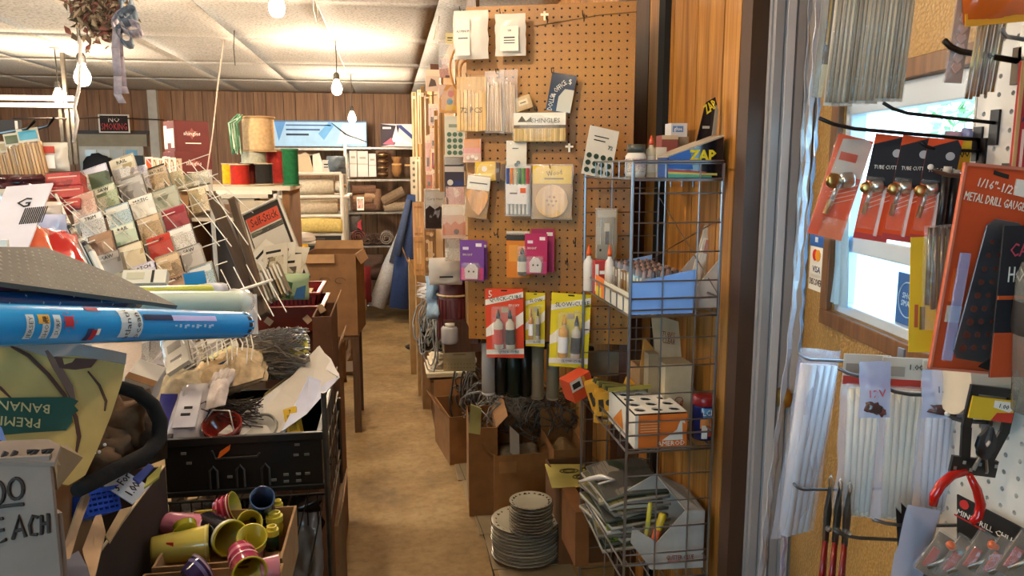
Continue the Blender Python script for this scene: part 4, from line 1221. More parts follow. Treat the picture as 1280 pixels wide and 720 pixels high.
patch(88, 97, -.95, -.2, mat('#1f2c5c'), 'flag_blue'); patch(95, 101, -.9, -.25, RD, 'flag_red', .0008); patch(101, 105, -.55, -.2, WHITE, 'flag_white', .0008)
patch(92, 110, .8, 1.15, mat('#7f1f3c'), 'red_print')
patch(296, 300.5, -1.5, 1.5, mat('#1c2126'), 'dark_rim'); patch(300.5, 302, -1.5, 1.5, WHITE, 'white_rim')
patch(160, 198, .25, .62, mat('#10204c'), 'navy_band', .0012)
patch(198, 254, .25, .6, mat('#aeb0e6'), 'lilac_band', .0012)
for k in range(10): patch(200 + k * 5.2 + (k % 3), 203 + k * 5.2 + (k % 3), -.1 - .06 * (k % 3), 0 + .04 * (k % 2), mat('#a4cdea'), 'foam_print')
t, L2 = roll('gift_wrap_roll', 'pale mint gift wrap roll in clear film behind the bright blue roll', (120, 380, 1.27), (302, 377, 1.56), .021, mat('#bccbbd', 'gloss'))
MB().tube([(L2 * .93, 0, 0), (L2 * 1.03, 0, 0), (L2 * 1.05, 0, 0)], [.026, .024, .008], 16).build('clear_end', clear(haze=.3), t, smooth=True)
t, L3 = roll('gift_wrap_roll', 'thin yellow green gift wrap roll on top of the mint roll', (150, 366, 1.4), (272, 362, 1.64), .011, mat('#b8bd5c', 'gloss'))
MB().tube([(L3 * .9, 0, 0), (L3 * 1.06, 0, 0)], .0145, 14).build('white_end', mat('#c7c9d6', 'gloss'), t, smooth=True)
t, L4 = roll('gift_wrap_roll', 'dark blue gift wrap roll with white star prints under the pricked sheet', (-45, 377, .9), (150, 376, 1.24), .0135, mat('#123f74', 'gloss'))
rr2 = .0135
for k in range(9):
 txt(t, '*o+'[k % 3], .006, .02 + k * L4 / 10, random.uniform(-.006, .008), 0, mat('#b9cfe0'), random.uniform(0, 90), 'star_print', wrap=rr2 + .0004)
MB().tube([(L4, 0, 0), (L4 + .05, 0, 0)], .014, 16).build('grey_end', mat('#6b7078', 'gloss'), t, smooth=True)
pouch('purple_pack', 'dark purple glossy pack at the picture edge under the pricked sheet', 'pack', (-20, 346, 24, 372), mat('#4a1f38', 'gloss'), 1.0, .03)
card('blue_tipped_card', 'bright blue curved card tip above the mint roll', 'card', (231, 340, 258, 356), mat('#1f7fb5', 'gloss'), Y=1.75, th=.004, ry=-8)
card('white_flat_pack', 'white packet pair lying under the display above the mint roll', 'packet', (150, 334, 206, 354), mat('#c7c3b4'), Y=1.7, th=.02, rx=-40, specs=[('r', 'dark_edge', .66, .05, .72, .95, INK), ('r', 'print', .1, .3, .5, .8, mat('#b0ab92'))])
pouch('clear_bag', 'clear plastic bag end sticking out past the blue roll', 'bag', (292, 368, 322, 418), clear(haze=.3), 1.72, .05)

# ================================================================ left foreground: wire shelf, black crate and what is in it
YK = 1.92
wire_m = mat('#2b2926', 'dull')
wx0, wx1 = -.58, W(410, 612, YK).x
zr = W(300, 617, YK).z
zl = .70
t = thing('wire_shelf', 'dark wire shelf with upright posts carrying the black crate', 'shelf', (wx1, YK, 0))
def tw(pts, r, name, m=wire_m):
 MB().tube([(p[0] - wx1, p[1] - YK, p[2]) for p in pts], r, 6).build(name, m, t)
zc0 = W(300, 612, YK).z - .012
for z, n in ((zc0, 'shelf_wire'), (zl, 'shelf_wire')):
 y0 = YK - .02 if z == zc0 else 1.36
 xl = wx0 if z == zc0 else -.47
 for x in [xl + .045 * k for k in range(int((wx1 - xl) / .045) + 1)]:
  tw([(x, y0, z), (x, 2.38, z)], .0022, n)
 for y in (y0, y0 + .2, 2.38):
  tw([(xl, y, z - .004), (wx1, y, z - .004)], .003, 'shelf_rail')
tw([(wx0, YK - .02, zr - .004), (wx1, YK - .02, zr - .004)], .003, 'shelf_rail')
for k in range(17):
 x = wx0 + (wx1 - wx0) * k / 16
 tw([(x, YK - .02, zr - .004), (x, YK - .02, zl)], .002, 'front_wire')
for x, y in ((wx1, YK - .02), (wx1, 1.36), (wx1, 2.38), (wx0, 2.38), (-.47, 1.36)):
 top = zr + .26 if (x == wx1 and y > 1.5) else zl + .02
 if y > 2: top = zr + .1
 tw([(x, y, 0), (x, y, top)], .007, 'post', mat('#5a5650', 'dull'))
for z in (zr + .06, zr + .12, zr + .2, zr - .1, zl + .02):
 tw([(wx1, YK - .02, z), (wx1, 2.38, z)], .0025, 'side_wire', mat('#77726a', 'dull'))
for y in (1.97, 2.06, 2.15, 2.25):
 tw([(wx1, y, zl), (wx1, y, zr + .2)], .002, 'side_wire', mat('#77726a', 'dull'))
# black folding crate
cxa, cxb = W(206, 578, YK).x, W(403, 578, YK).x
zt, zb = W(300, 545, YK).z, zc0 + .003
cw, chh, cd = cxb - cxa, zt - zb, .42
t = thing('folding_crate', 'black plastic folding crate overfull with craft supplies', 'crate', ((cxa + cxb) / 2, YK, zb))
KB = mat('#131210', 'plastic')
MB().box(-cw / 2, 0, 0, cw / 2, .012, chh).build('front_panel', KB, t, bevel=.002)
MB().box(-cw / 2, cd - .012, 0, cw / 2, cd, chh).build('back_panel', KB, t)
MB().box(-cw / 2, .012, 0, -cw / 2 + .012, cd - .012, chh).build('side_panel', KB, t)
MB().box(cw / 2 - .012, .012, 0, cw / 2, cd - .012, chh).build('side_panel', KB, t)
MB().box(-cw / 2 + .012, .012, 0, cw / 2 - .012, cd - .012, .008).build('bottom', KB, t)
for b in ((-cw / 2 - .006, -.008, chh - .018, cw / 2 + .006, 0, chh + .002), (-cw / 2 - .006, -.008, 0, cw / 2 + .006, 0, .014)):
 MB().box(*b).build('rim', KB, t, bevel=.002)
K2 = mat('#2a2826', 'plastic')
for u in (.3, .47, .63):
 x = (u - .5) * cw
 MB().tube([(x - .009, -.004, chh * .12), (x - .009, -.004, chh * .42), (x, -.004, chh * .5), (x + .009, -.004, chh * .42), (x + .009, -.004, chh * .12)], .0032, 6).build('rib', K2, t)
MB().tube([((.3 - .5) * cw, -.004, chh * .78), ((.32 - .5) * cw, -.004, chh * .64), ((.58 - .5) * cw, -.004, chh * .64), ((.6 - .5) * cw, -.004, chh * .7)], .003, 6).build('handle_slot', K2, t)
for u, v in ((.12, .75), (.15, .58), (.4, .3), (.76, .28), (.84, .28), (.76, .16), (.84, .16), (.83, .62), (.9, .62), (.84, .8), (.68, .2), (.9, .28)):
 MB().box((u - .5) * cw - .006, -.003, v * chh - .003, (u - .5) * cw + .006, 0, v * chh + .003).build('slot', mat('#6a6862', 'plastic'), t)
MB().slab([((.33 - .5) * cw, -.006, chh * .62), ((.41 - .5) * cw, -.008, chh * .78), ((.42 - .5) * cw, -.008, chh * .88), ((.35 - .5) * cw, -.006, chh * .76)], .002).build('orange_tag', mat('#d4621c', 'plastic'), t)
# contents
def lay(name, label, cat, bl, br, tl, m, d=.03, seed=1, rough=.35, specs=(), part='bag', nx=10, nz=10):
 M, w, h = quad(bl, br, tl)
 t = thing(name, label, cat, M)
 MB().pillow(w, h, d, nx, nz, seed=seed, rough=rough).build(part, m, t, smooth=True)
 parts_on(t, w, h, d, specs, -d * .52)
 return t, w, h
FAB = mat('#c9b08a', 'fabric')
def plate_poly(name, label, cat, pts, th, m, part='sheet', extra=()):
 p = [W(*q) for q in pts]
 o = p[0]
 t = thing(name, label, cat, o)
 MB().slab([q - o for q in p], th).build(part, m, t)
 for n, pp, mm in extra:
  MB().slab([W(*q) - o for q in pp], .0015).build(n, mm, t)
 return t
# white paper sleeve standing out of the crate
plate_poly('paper_sleeve', 'big folded white paper sleeve sticking out of the black crate', 'paper', [(306, 548, 1.98), (352, 492, 2.16), (386, 450, 2.3), (400, 436, 2.34), (425, 472, 2.2), (384, 516, 2.05), (342, 552, 1.97)], .012, mat('#bfb9ae'), extra=[('fold', [(352, 540, 1.955), (386, 470, 2.17), (405, 478, 2.165), (424, 472, 2.17), (383, 518, 2.0)], mat('#b9bdd2')), ('flap', [(384, 452, 2.28), (397, 434, 2.35), (414, 449, 2.27), (425, 473, 2.17), (407, 462, 2.22)], mat('#cfcbc8'))])  # fold tinted lavender, painting in the blue daylight it reflects
plate_poly('paper_strip', 'narrow white rolled paper between the gloves and the paper sleeve', 'paper', [(272, 546, 1.97), (322, 505, 2.12), (374, 466, 2.26), (362, 486, 2.2), (330, 524, 2.06), (304, 548, 1.97)], .01, mat('#cac6be'))
plate_poly('cream_board', 'cream board edge standing behind the white paper strip', 'board', [(330, 492, 2.25), (388, 450, 2.4), (386, 462, 2.38), (328, 502, 2.24)], .006, mat('#b09a62'))
lay('folded_shirt', 'cream folded cloth with a stitched flower on the crate heap', 'cloth', (236, 500, 2.12), (330, 472, 2.14), (232, 466, 2.25), FAB, .08, 4, .5, [('d', 'stitched_flower', [(.28, .7), (.31, .78), (.25, .78), (.28, .85), (.33, .71)], .004, mat('#6d5a2c'), .006)], 'cloth')
lay('folded_shirt', 'rounded cream cloth folded over the stitched one', 'cloth', (262, 482, 2.16), (334, 476, 2.18), (278, 446, 2.3), mat('#c5ad88', 'fabric'), .07, 9, .5, (), 'cloth')
lay('folded_shirt', 'pale cream cloth in a clear bag beside the white gloves', 'cloth', (180, 500, 2.08), (240, 512, 2.05), (196, 462, 2.22), mat('#c9b896', 'fabric'), .07, 6, .5, (), 'cloth')
for i, (bl, br, tl, c, lab) in enumerate((((256, 512, 1.98), (282, 506, 1.98), (294, 476, 2.08), '#c4b8b2', 'pale grey pink glove lying on the crate heap'), ((240, 510, 2.05), (256, 510, 2.05), (262, 486, 2.14), '#a89c97', 'grey glove finger fold beside the cream cloth'))):
 t, w, h = lay('work_glove', lab, 'glove', bl, br, tl, mat(c, 'fabric'), .035, 20 + i, .4, (), 'palm')
 for k in range(4):
  x = -w * .4 + w * .27 * k
  MB().tube([(x, 0, h * .85), (x + .004, 0, h * 1.05), (x + .006, -.004, h * (1.25 + .08 * (k in (1, 2))))], [.011, .0105, .008], 8).build('finger', mat(c, 'fabric'), t, smooth=True)
lay('clear_bag', 'clear bag of white papers at the crate corner', 'bag', (206, 550, 1.96), (254, 548, 1.96), (188, 486, 2.1), mat('#b9b5bb', 'gloss'), .04, 12, .5, [('r', 'white_paper', .2, .1, .8, .75, mat('#c9c8d2'), .004), ('r', 'print', .35, .3, .6, .34, INK, .006), ('r', 'print', .4, .42, .62, .46, INK, .006)])
lay('blue_violet_pack', 'blue violet flat pack standing at the crate side', 'pack', (190, 552, 1.98), (212, 552, 1.98), (166, 500, 2.05), mat('#3b3a86', 'gloss'), .02, 2, .2)
lay('brown_pack', 'brown and gold pack wedged by the black basket handle', 'pack', (172, 536, 2.0), (190, 542, 2.0), (162, 506, 2.05), mat('#8b6a2e', 'gloss'), .02, 3, .2)
def strands(name, label, cat, px0, py0, px1, py1, Y, n, m, r, curl=.03, seed=0, span=None):
 rnd = random.Random(seed)
 o = W((px0 + px1) / 2, py1, Y)
 t = thing(name, label, cat, o)
 mb = MB()
 for k in range(n):
  a = W(rnd.uniform(px0, px1), rnd.uniform(py0, py1), Y + rnd.uniform(-.06, .06)) - o
  pts = [a]
  ang = rnd.uniform(-.6, .6)
  st = (span or .04)
  for q in range(6):
   ang += rnd.uniform(-.5, .5)
   a = a + V((math.cos(ang) * st, rnd.uniform(-.4, .4) * st, math.sin(ang) * st * .6))
   c = _proj(a + o)
   if not (px0 - 4 < c[0] < px1 + 4 and py0 - 4 < c[1] < py1 + 4): break
   pts.append(a)
  if len(pts) > 1: mb.tube(pts, r, 4)
 stuff(mb.build('strands', m, t))
 return t
strands('tinsel_bundle', 'bundle of silver tinsel strands heaped behind the cream cloth', 'tinsel', 300, 412, 384, 470, 2.3, 260, mat('#a9a8a6', 'metal'), .0022, seed=3)
strands('steel_wool', 'grey shredded wire below the gloves in the crate', 'wire', 246, 500, 326, 532, 2.06, 150, mat('#6c6a68', 'metal'), .0016, seed=5)
lay('yellow_green_card', 'yellow green printed bag at the end of the tinsel', 'bag', (362, 448, 2.25), (386, 440, 2.25), (360, 424, 2.32), mat('#a8a24e', 'gloss'), .02, 8, .3, [('d', 'dark_spot', [(.3, .3), (.6, .5), (.4, .7), (.75, .75)], .004, mat('#5a5a28'), .004)])
lay('dark_backing', 'dark grey packing under the tinsel', 'packing', (296, 474, 2.42), (384, 474, 2.42), (300, 420, 2.5), mat('#6a6662', 'fabric'), .06, 14, .5)
lay('rainbow_pack', 'green and blue striped pack edge under the tinsel', 'pack', (268, 464, 2.2), (300, 450, 2.22), (290, 440, 2.3), mat('#2c6a62', 'gloss'), .02, 2, .2, [('r', 'cream_stripe', 0, .6, 1, .95, mat('#b9b27a'), .004), ('r', 'blue_stripe', 0, 0, 1, .25, mat('#1d4f8a'), .004)])
# red pot with wire handle, tin lid, yellow pack
p = W(281, 549, 1.99)
t = thing('red_pot', 'small red brown pot with a bent wire handle in the crate', 'pot', p)
MB().lathe([(.03, 0), (.045, .03), (.05, .055), (.044, .055), (.038, .03), (0, .008)], 20).xf(Matrix.Rotation(R_(25), 4, 'X')).build('pot', mat('#6d1d16', 'gloss'), t, smooth=True)
MB().tube([(-.045, -.01, .05), (-.02, -.02, .085), (.02, -.02, .082), (.03, -.03, .03), (.03, -.05, -.02)], .0022, 6).build('wire_handle', CHROME, t, smooth=True)
p = W(327, 536, 2.0)
t = thing('tin_lid', 'round silver tin lid tilted between the red pot and yellow pack', 'lid', p)
MB().lathe([(.0, .002), (.036, .002), (.039, .008), (.043, .008), (.043, -.004), (.037, -.004)], 28).xf(Matrix.Rotation(R_(42), 4, 'X') @ Matrix.Rotation(R_(-14), 4, 'Y')).build('lid', mat('#b7b6b1', 'metal'), t, smooth=False)
MB().ring([(.036, -.05), (.038, -.006)], 24).xf(Matrix.Rotation(R_(42), 4, 'X') @ Matrix.Rotation(R_(-14), 4, 'Y')).build('dark_side', mat('#22201e', 'paint'), t, smooth=True)
M, w, h = quad((360, 546, 1.985), (376, 541, 1.985), (349, 514, 2.03))
t = thing('yellow_carton', 'small yellow carton leaning among the crate things', 'carton', M)
MB().box(-w / 2, 0, 0, w / 2, .04, h).build('box', mat('#c9a321'), t)
parts_on(t, w, h, .04, [('r', 'print', .2, .15, .8, .75, mat('#8f7718')), ('t', '7', .5, .85, .12, INK)])
# boxes behind: small white carton, cards, wire grid ends
M, w, h = quad((156, 472, 1.86), (192, 484, 1.86), (168, 446, 1.93))
t = thing('small_white_carton', 'small white carton with a brown side above the black basket', 'carton', M)
MB().box(-w / 2, 0, 0, w / 2, .09, h).build('box', mat('#c4bfb6'), t, bevel=.002)
MB().box(-w / 2, -.001, 0, w / 2, 0, h * .28).build('brown_side', CARD2, t)
for i, (bl, br, tl, c, lab) in enumerate((((208, 468, 2.0), (236, 450, 2.0), (196, 434, 2.1), '#bdb7a9', 'pale printed sheet pack in the clear bag heap below the blue roll'), ((184, 462, 2.0), (206, 466, 2.0), (172, 436, 2.1), '#a69ea6', 'lilac clear pack behind the small white carton'), ((222, 455, 2.05), (236, 446, 2.05), (206, 428, 2.15), '#7d7468', 'brown edged pack below the blue roll'))):
 M, w, h = quad(bl, br, tl)
 t = thing('sheet_pack', lab, 'pack', M)
 MB().box(-w / 2, 0, 0, w / 2, .012, h).build('pack', mat(c), t)
 parts_on(t, w, h, .012, [('r', 'print', .2, .55, .8, .8, mat('#857d70')), ('r', 'print', .25, .25, .75, .32, mat('#57504a'))])
 MB().pillow(w * 1.1, h * 1.1, .035, 6, 6, seed=i).build('clear_bag', clear(haze=.12), t, smooth=True)
t = thing('wire_dividers', 'heap of white wire display dividers below the blue roll', 'wire', W(260, 470, 2.12))
o = W(260, 470, 2.12)
for k in range(14):
 a = W(222 + k * 7, 412 + (k % 3) * 5, 2.2) - o
 b = W(236 + k * 6, 456 - (k % 4) * 6, 2.12) - o
 MB().tube([a, (a + b) / 2 + V((.006, 0, 0)), b], .002, 5).build('wire', wm, t)
for k in range(4):
 a, b = W(226, 466 - k * 8, 2.11) - o, W(300, 420 - k * 5, 2.2) - o
 MB().tube([a, b], .002, 5).build('wire', wm, t)
for k in range(9):
 x, y = 176 + k * 14, 428 + (k % 3) * 9
 M, w, h = quad((x, y + 34, 2.3), (x + 24, y + 26, 2.3), (x - 12, y, 2.4))
 t = thing('filler_packet', ['grey', 'cream', 'brown', 'white', 'lilac', 'tan', 'dark', 'pale green', 'drab'][k] + ' packet lying deep below the blue roll behind the crate heap', 'packet', M)
 MB().box(-w / 2, 0, 0, w / 2, .02, h).build('packet', printed(*[('#8e8781', '#a8a19a', '#5d5751'), ('#b9ae97', '#9c8f74', '#d0c8b6'), ('#6a4c38', '#8a6a52', '#3f2d20')][k % 3], 2.5), t)
 MB().box(-w * .5, -.001, h * .8, w * .5, 0, h * .97).build('packet_header', mat('#c9c5ba'), t)

# red-brown trays near the aisle
for i, (rc, Y, c, lab, inner) in enumerate((((318, 383, 403, 414), 2.95, '#7c2a18', 'rust red plastic tray stacked below another by the tall carton', '#3a1c12'), ((326, 366, 398, 386), 3.05, '#8e1f1f', 'dark red slotted plastic tray on top of the rust one', '#b29a78'))):
 M, w, h = spot(*rc, Y)
 t = thing('plastic_tray', lab, 'tray', M)
 m_ = mat(c, 'plastic')
 d = .3
 prof = [(-w * .46, 0, .01), (w * .46, 0, .01)]
 for n_, poly in (('front', [(-w * .45, 0), (w * .45, 0), (w * .5, h), (-w * .5, h)]),):
  MB().prism(poly, 0, .006).build('front_panel', m_, t)
  MB().prism(poly, d - .006, d).build('back_panel', m_, t)
 MB().slab([(-w * .45, 0, 0), (-w * .5, 0, h), (-w * .5, d, h), (-w * .45, d, 0)], .006).build('side_panel', m_, t)
 MB().slab([(w * .45, 0, 0), (w * .45, d, 0), (w * .5, d, h), (w * .5, 0, h)], .006).build('side_panel', m_, t)
 MB().box(-w * .45, .006, 0, w * .45, d - .006, .006).build('bottom', m_, t)
 for b in ((-w * .54, -.014, h - .008, w * .54, .006, h), (-w * .54, d - .006, h - .008, w * .54, d + .014, h), (-w * .54, 0, h - .008, -w * .48, d, h), (w * .48, 0, h - .008, w * .54, d, h)):
  MB().box(*b).build('rim', m_, t, bevel=.002)
 if i:
  for k in range(11):
   MB().box(-w * .4 + k * w * .075, -.0012, h * .25, -w * .4 + k * w * .075 + .008, 0, h * .7).build('slot', mat('#4a0f10'), t)
 MB().box(-w * .43, .02, h * .3, w * .3, d - .02, h * .6).build('paper_load', mat(inner), t)
for k, (x, y, r) in enumerate(((333, 401, 40), (381, 398, 50), (398, 384, 60))):
 card('paper_scrap', ['cream scrap stuck low on the rust tray', 'white scrap stuck on the rust tray', 'pale scrap at the corner of the red tray'][k], 'paper', (x - 5, y - 4, x + 5, y + 4), mat('#cfae8c'), Y=2.93, th=.001, ry=r)
# brown boxes under the trays beside the aisle
for i, (rc, Y, c, lab) in enumerate((((330, 415, 404, 470), 3.0, '#4a2a18', 'dark brown carton carrying the red trays'), ((392, 396, 416, 500), 2.75, '#5d3a22', 'tall narrow brown carton edge beside the aisle'), ((396, 440, 424, 520), 3.1, '#7a5230', 'brown carton standing lower beside the aisle'))):
 M, w, h = spot(*rc, Y)
 zb_ = M.translation.z
 M.translation.z = 0
 t = thing('brown_carton', lab, 'carton', M)
 openbox(t, w, .3, zb_ + h, .006, mat(c, 'card'))
 if i: flap(t, (w / 2, 0, zb_ + h), (w / 2, .3, zb_ + h), (.02, .0, .05), CARD)
t = thing('brown_carton', 'flat brown carton board standing beside the wire shelf by the aisle', 'carton', (W(424, 700, 2.1).x, 2.05, 0))
MB().box(-.006, 0, 0, .004, .3, .62).build('panel', CARD2, t)
MB().slab([(.004, 0, .62), (.004, .3, .62), (.02, .28, .68), (.02, .02, .68)], .004).build('flap', CARD, t)
pouch('clear_bag', 'clear plastic wrapped goods behind the lower wires of the shelf', 'bag', (366, 640, 404, 740), mat('#77726c', 'gloss'), 2.05, .1, rough=.6)
pouch('dark_goods', 'dark wrapped goods lying under the crate on the wire shelf', 'bag', (214, 622, 404, 676), mat('#26211f', 'gloss'), 2.2, .2, rough=.5)

# ================================================================ carton tray of tumblers
zt = .845
def tray(label, ya, yb, xa, xb, z0, z1, m):
 t = thing('carton_tray', label, 'tray', ((xa + xb) / 2, ya, z0))
 openbox(t, xb - xa, yb - ya, z1 - z0, .005, m)
 return t
a = WZ(368, 632, zt); b = WZ(350, 698, zt); c = WZ(184, 706, zt)
tray('brown carton tray holding coloured tumblers on the wire shelf', b.y, a.y, c.x + .012, b.x + .004, .735, zt, CARD)
ya2 = b.y - .008
tray('second brown carton tray cut by the bottom edge of the photo', ya2 - .24, ya2, c.x, b.x + .008, .735, zt - .006, CARD)
def tumbler(label, px0, py0, px1, py1, za, zb_, r0, r1, outc, inc, decos=(), cap=None, cat='tumbler', name='plastic_tumbler'):
 """axis from its base (first pixel, height za) to its mouth (second pixel, height zb_)"""
 a, b = WZ(px0, py0, za), WZ(px1, py1, zb_)
 ax = (b - a)
 L_ = ax.length
 z = ax.normalized()
 y = z.orthogonal().normalized()
 x = y.cross(z)
 M = Matrix((x, y, z)).transposed().to_4x4(); M.translation = a
 t = thing(name, label, cat, M)
 MB().ring([(0, 0), (r0 * .96, 0), (r0, L_ * .04), (r1, L_ * .97), (r1 * 1.02, L_)], 26).build('cup', mat(outc, 'gloss'), t, smooth=True)
 MB().ring([(r1 * 1.03, L_ * .985), (r1 * 1.05, L_ * 1.0), (r1 * .93, L_ * 1.005), (r0 * .88, L_ * .06), (0, L_ * .06)], 26).build('lining', mat(inc, 'plastic'), t, smooth=True)
 for v0, v1, cc in decos:
  MB().ring([(r0 + (r1 - r0) * v0 + .0012, L_ * v0), (r0 + (r1 - r0) * v1 + .0012, L_ * v1)], 26).build('band', mat(cc, 'gloss'), t, smooth=True)
 return t, L_, M
YI = '#b5a92e'
zf = .84
t, L_, M_ = tumbler('pink tumbler with a black round print lying against the tray back', 210, 655, 264, 664, zf, zf, .026, .034, '#c2768c', YI, [(.9, .97, '#cfa0ac')])
for q in range(2):
 rg = [(math.cos(k * .45) * (.016 - .006 * q), 0, math.sin(k * .45) * (.016 - .006 * q)) for k in range(15)]
 a = WZ(241, 655, zf + .033) - M_.translation
 R3 = M_.to_3x3().inverted()
 v = R3 @ (EYE - WZ(241, 655, zf)).normalized()
 MB().tube([(R3 @ (RT * p[0] + UP * p[2])) + R3 @ (WZ(243, 654, zf) - M_.translation) + v * .034 for p in rg], .0012, 5).build('round_print', INK, t)
t, L_, M_ = tumbler('cream yellow tumbler with an orange price sticker lying in front', 190, 688, 262, 678, zf, zf, .027, .036, '#c6b455', YI, [(.93, .97, '#d3c67c')])
a = W(209, 683, M_.translation.y)
R3 = M_.to_3x3().inverted(); v = R3 @ (EYE - WZ(210, 683, zf)).normalized()
cpt = R3 @ (WZ(212, 684, zf) - M_.translation) + v * .0315
rx3, uz3 = R3 @ RT, R3 @ UP
MB().slab([cpt - rx3 * .007 - uz3 * .009, cpt + rx3 * .007 - uz3 * .009, cpt + rx3 * .007 + uz3 * .009, cpt - rx3 * .007 + uz3 * .009], .002).build('price_sticker', mat('#d8401f'), t)
t, L_, M_ = tumbler('maroon banded tumbler with its yellow mouth turned to the aisle', 272, 640, 294, 633, zf, zf + .012, .027, .033, '#8a2233', YI, [(.2, .3, '#c76d78'), (.5, .62, '#b9475a'), (.8, .88, '#d9b9a8')])
t, L_, M_ = tumbler('black tumbler lying with its wide yellow mouth facing out', 258, 656, 288, 673, zf + .005, zf + .012, .03, .036, '#1b1a22', YI, [(.9, .98, '#d8d3b4')])
t, L_, M_ = tumbler('dark blue tumbler standing upside down at the tray back', 326, 652, 328, 622, .79, .89, .033, .026, '#243f66', '#243f66', [(.06, .1, '#6d93b8'), (.3, .32, '#b04a4a'), (.62, .64, '#7fa6c4')])
t, L_, M_ = tumbler('small pale blue tumbler with a yellow mouth behind the black one', 308, 664, 312, 653, .79, .85, .022, .026, '#7ba0b8', YI)
t, L_, M_ = tumbler('pink pot shaped cup with a yellow inside standing upright', 314, 696, 315, 671, .79, .86, .027, .029, '#c57488', YI, [(.75, .97, '#b9a83a')])
t, L_, M_ = tumbler('hot pink glass tumbler pointing out of the second tray', 300, 690, 312, 716, .86, .86, .025, .031, '#a83253', YI, [(.25, .4, '#cf6f8a'), (.6, .66, '#e0a3b2')])
t, L_, M_ = tumbler('violet striped tumbler lying in the second tray', 236, 724, 254, 709, .84, .85, .024, .03, '#42325f', '#b9a0b4', [(.5, .7, '#7d76a8'), (.85, .95, '#c9a9b8')])
t, L_, M_ = tumbler('pale pink tumbler lying half hidden in the second tray', 326, 716, 350, 712, .84, .84, .026, .03, '#b7788a', YI)
t, L_, M_ = tumbler('yellow cup lid ring lying on the pink tumbler', 232, 662, 231, 656, .868, .874, .022, .022, YI, YI, name='cup_lid', cat='lid')
t, L_, M_ = tumbler('yellow lid ring at the tray back behind the pink tumbler', 256, 643, 256, 638, .85, .858, .022, .022, YI, YI, name='cup_lid', cat='lid')
for i, (px, py, r, c, lab) in enumerate(((348, 652, .012, '#3a3c44', 'small dark bottle with a yellow cap in the tray corner'), (344, 668, .018, '#a89a2c', 'wide yellow capped bottle in the middle of the tray side'), (341, 686, .014, '#23402a', 'small dark green bottle with a yellow cap by the tray front'))):
 p = WZ(px, py, .80)
 t = thing('small_bottle', lab, 'bottle', p)
 MB().lathe([(r, 0), (r * 1.05, .02), (r * .9, .03), (r * .8, .032)], 18).build('bottle', mat(c, 'gloss'), t, smooth=True)
 MB().lathe([(r * 1.02, .032), (r * 1.02, .044), (r * .75, .044), (r * .75, .052), (r * .55, .052), (r * .5, .046), (0, .046)], 18).build('cap', mat('#c3b53c', 'plastic'), t, smooth=False)

# ================================================================ dark box of odds and ends, black handled basket
zx = .95
p0, p1 = WZ(206, 583, zx), WZ(127, 690, zx)
xr = (p0.x + p1.x) / 2
t = thing('dark_carton', 'dark sided open carton of odds and ends beside the tumblers', 'carton', (xr - .3, .95, 0))
openbox(t, .6, p0.y - .95, zx, .006, mat('#2e211b', 'card'))
MB().box(.295, .006, zx - .001, .3, p0.y - .95, zx + .002).build('cream_edge', mat('#b59e7c', 'card'), t)
bk = thing('blue_basket', 'small bright blue slotted plastic basket in the dark carton', 'basket', WZ(138, 638, .93))
bo = WZ(138, 638, .93)
Mb, w, h = quad((110, 643, 1.28), (151, 634, 1.34), (110, 616, 1.30))
bk.matrix_world = Mb
BLU = mat('#1d4fc4', 'plastic')
MB().box(-w / 2, .09, -.004, w / 2, .1, h).build('back_panel', BLU, bk)
MB().box(-w / 2, .0, -.004, w / 2, .1, .002).build('bottom', BLU, bk)
g = MB()
nx_, nz_ = 6, 4
for i in range(nx_ + 1):
 x = -w / 2 + w * i / nx_
 g.box(x - .0016, 0, 0, x + .0016, .004, h)
for j in range(nz_ + 1):
 z = h * j / nz_
 g.box(-w / 2, 0, z - .0022, w / 2, .004, z + .0022)
g.build('front_grid', BLU, bk)
MB().box(-w / 2, 0, 0, -w / 2 + .004, .1, h).build('side_panel', BLU, bk)
MB().box(w / 2 - .004, 0, 0, w / 2, .1, h).build('side_panel', BLU, bk)
MB().box(-w / 2 - .005, -.006, h - .004, w / 2 + .005, .004, h + .003).build('rim', BLU, bk)
M, w, h = quad((166, 630, 1.33), (187, 608, 1.38), (144, 598, 1.36))
t = thing('price_tag', 'white handwritten price tag reading 3 for 1.00 on the blue basket', 'tag', M)
MB().box(-w / 2, 0, 0, w / 2, .002, h).build('tag', mat('#d2d0d0'), t)
txt(t, '3 For', h * .24, 0, h * .68, -.001, INK, 4); txt(t, '1.00', h * .24, 0, h * .3, -.001, INK, 4)
for i, (pts, c, lab) in enumerate((
  ([(72, 706, 1.0), (96, 634, 1.14), (107, 612, 1.2), (112, 625, 1.18), (98, 664, 1.08), (86, 706, 1.0)], '#a5896a', 'pale curved cardboard strip standing in the dark carton'),
  ([(103, 690, 1.06), (119, 648, 1.16), (127, 646, 1.18), (132, 668, 1.14), (116, 735, 1.02)], '#a88a6a', 'cream printed cardboard piece with a tattered top in the dark carton'),
  ([(62, 730, .98), (70, 708, 1.02), (98, 692, 1.08), (118, 730, 1.02)], '#5b5c6c', 'slate grey lid corner at the bottom of the dark carton'),
  ([(132, 672, 1.2), (150, 640, 1.28), (165, 636, 1.3), (137, 680, 1.2)], '#9a8261', 'tan cardboard sliver beside the blue basket'),
  ([(184, 600, 1.46), (202, 583, 1.55), (199, 598, 1.5), (180, 612, 1.44)], '#9a9440', 'yellow green card sliver behind the price tag'),
  ([(166, 600, 1.48), (186, 582, 1.56), (192, 585, 1.56), (174, 606, 1.48)], '#4456a5', 'blue card sliver behind the price tag'))):
 plate_poly('cardboard_piece', lab, 'cardboard', [(a, b, 1.02 + (700 - b) * .003) for a, b, _ in pts], .004, mat(c, 'card'))
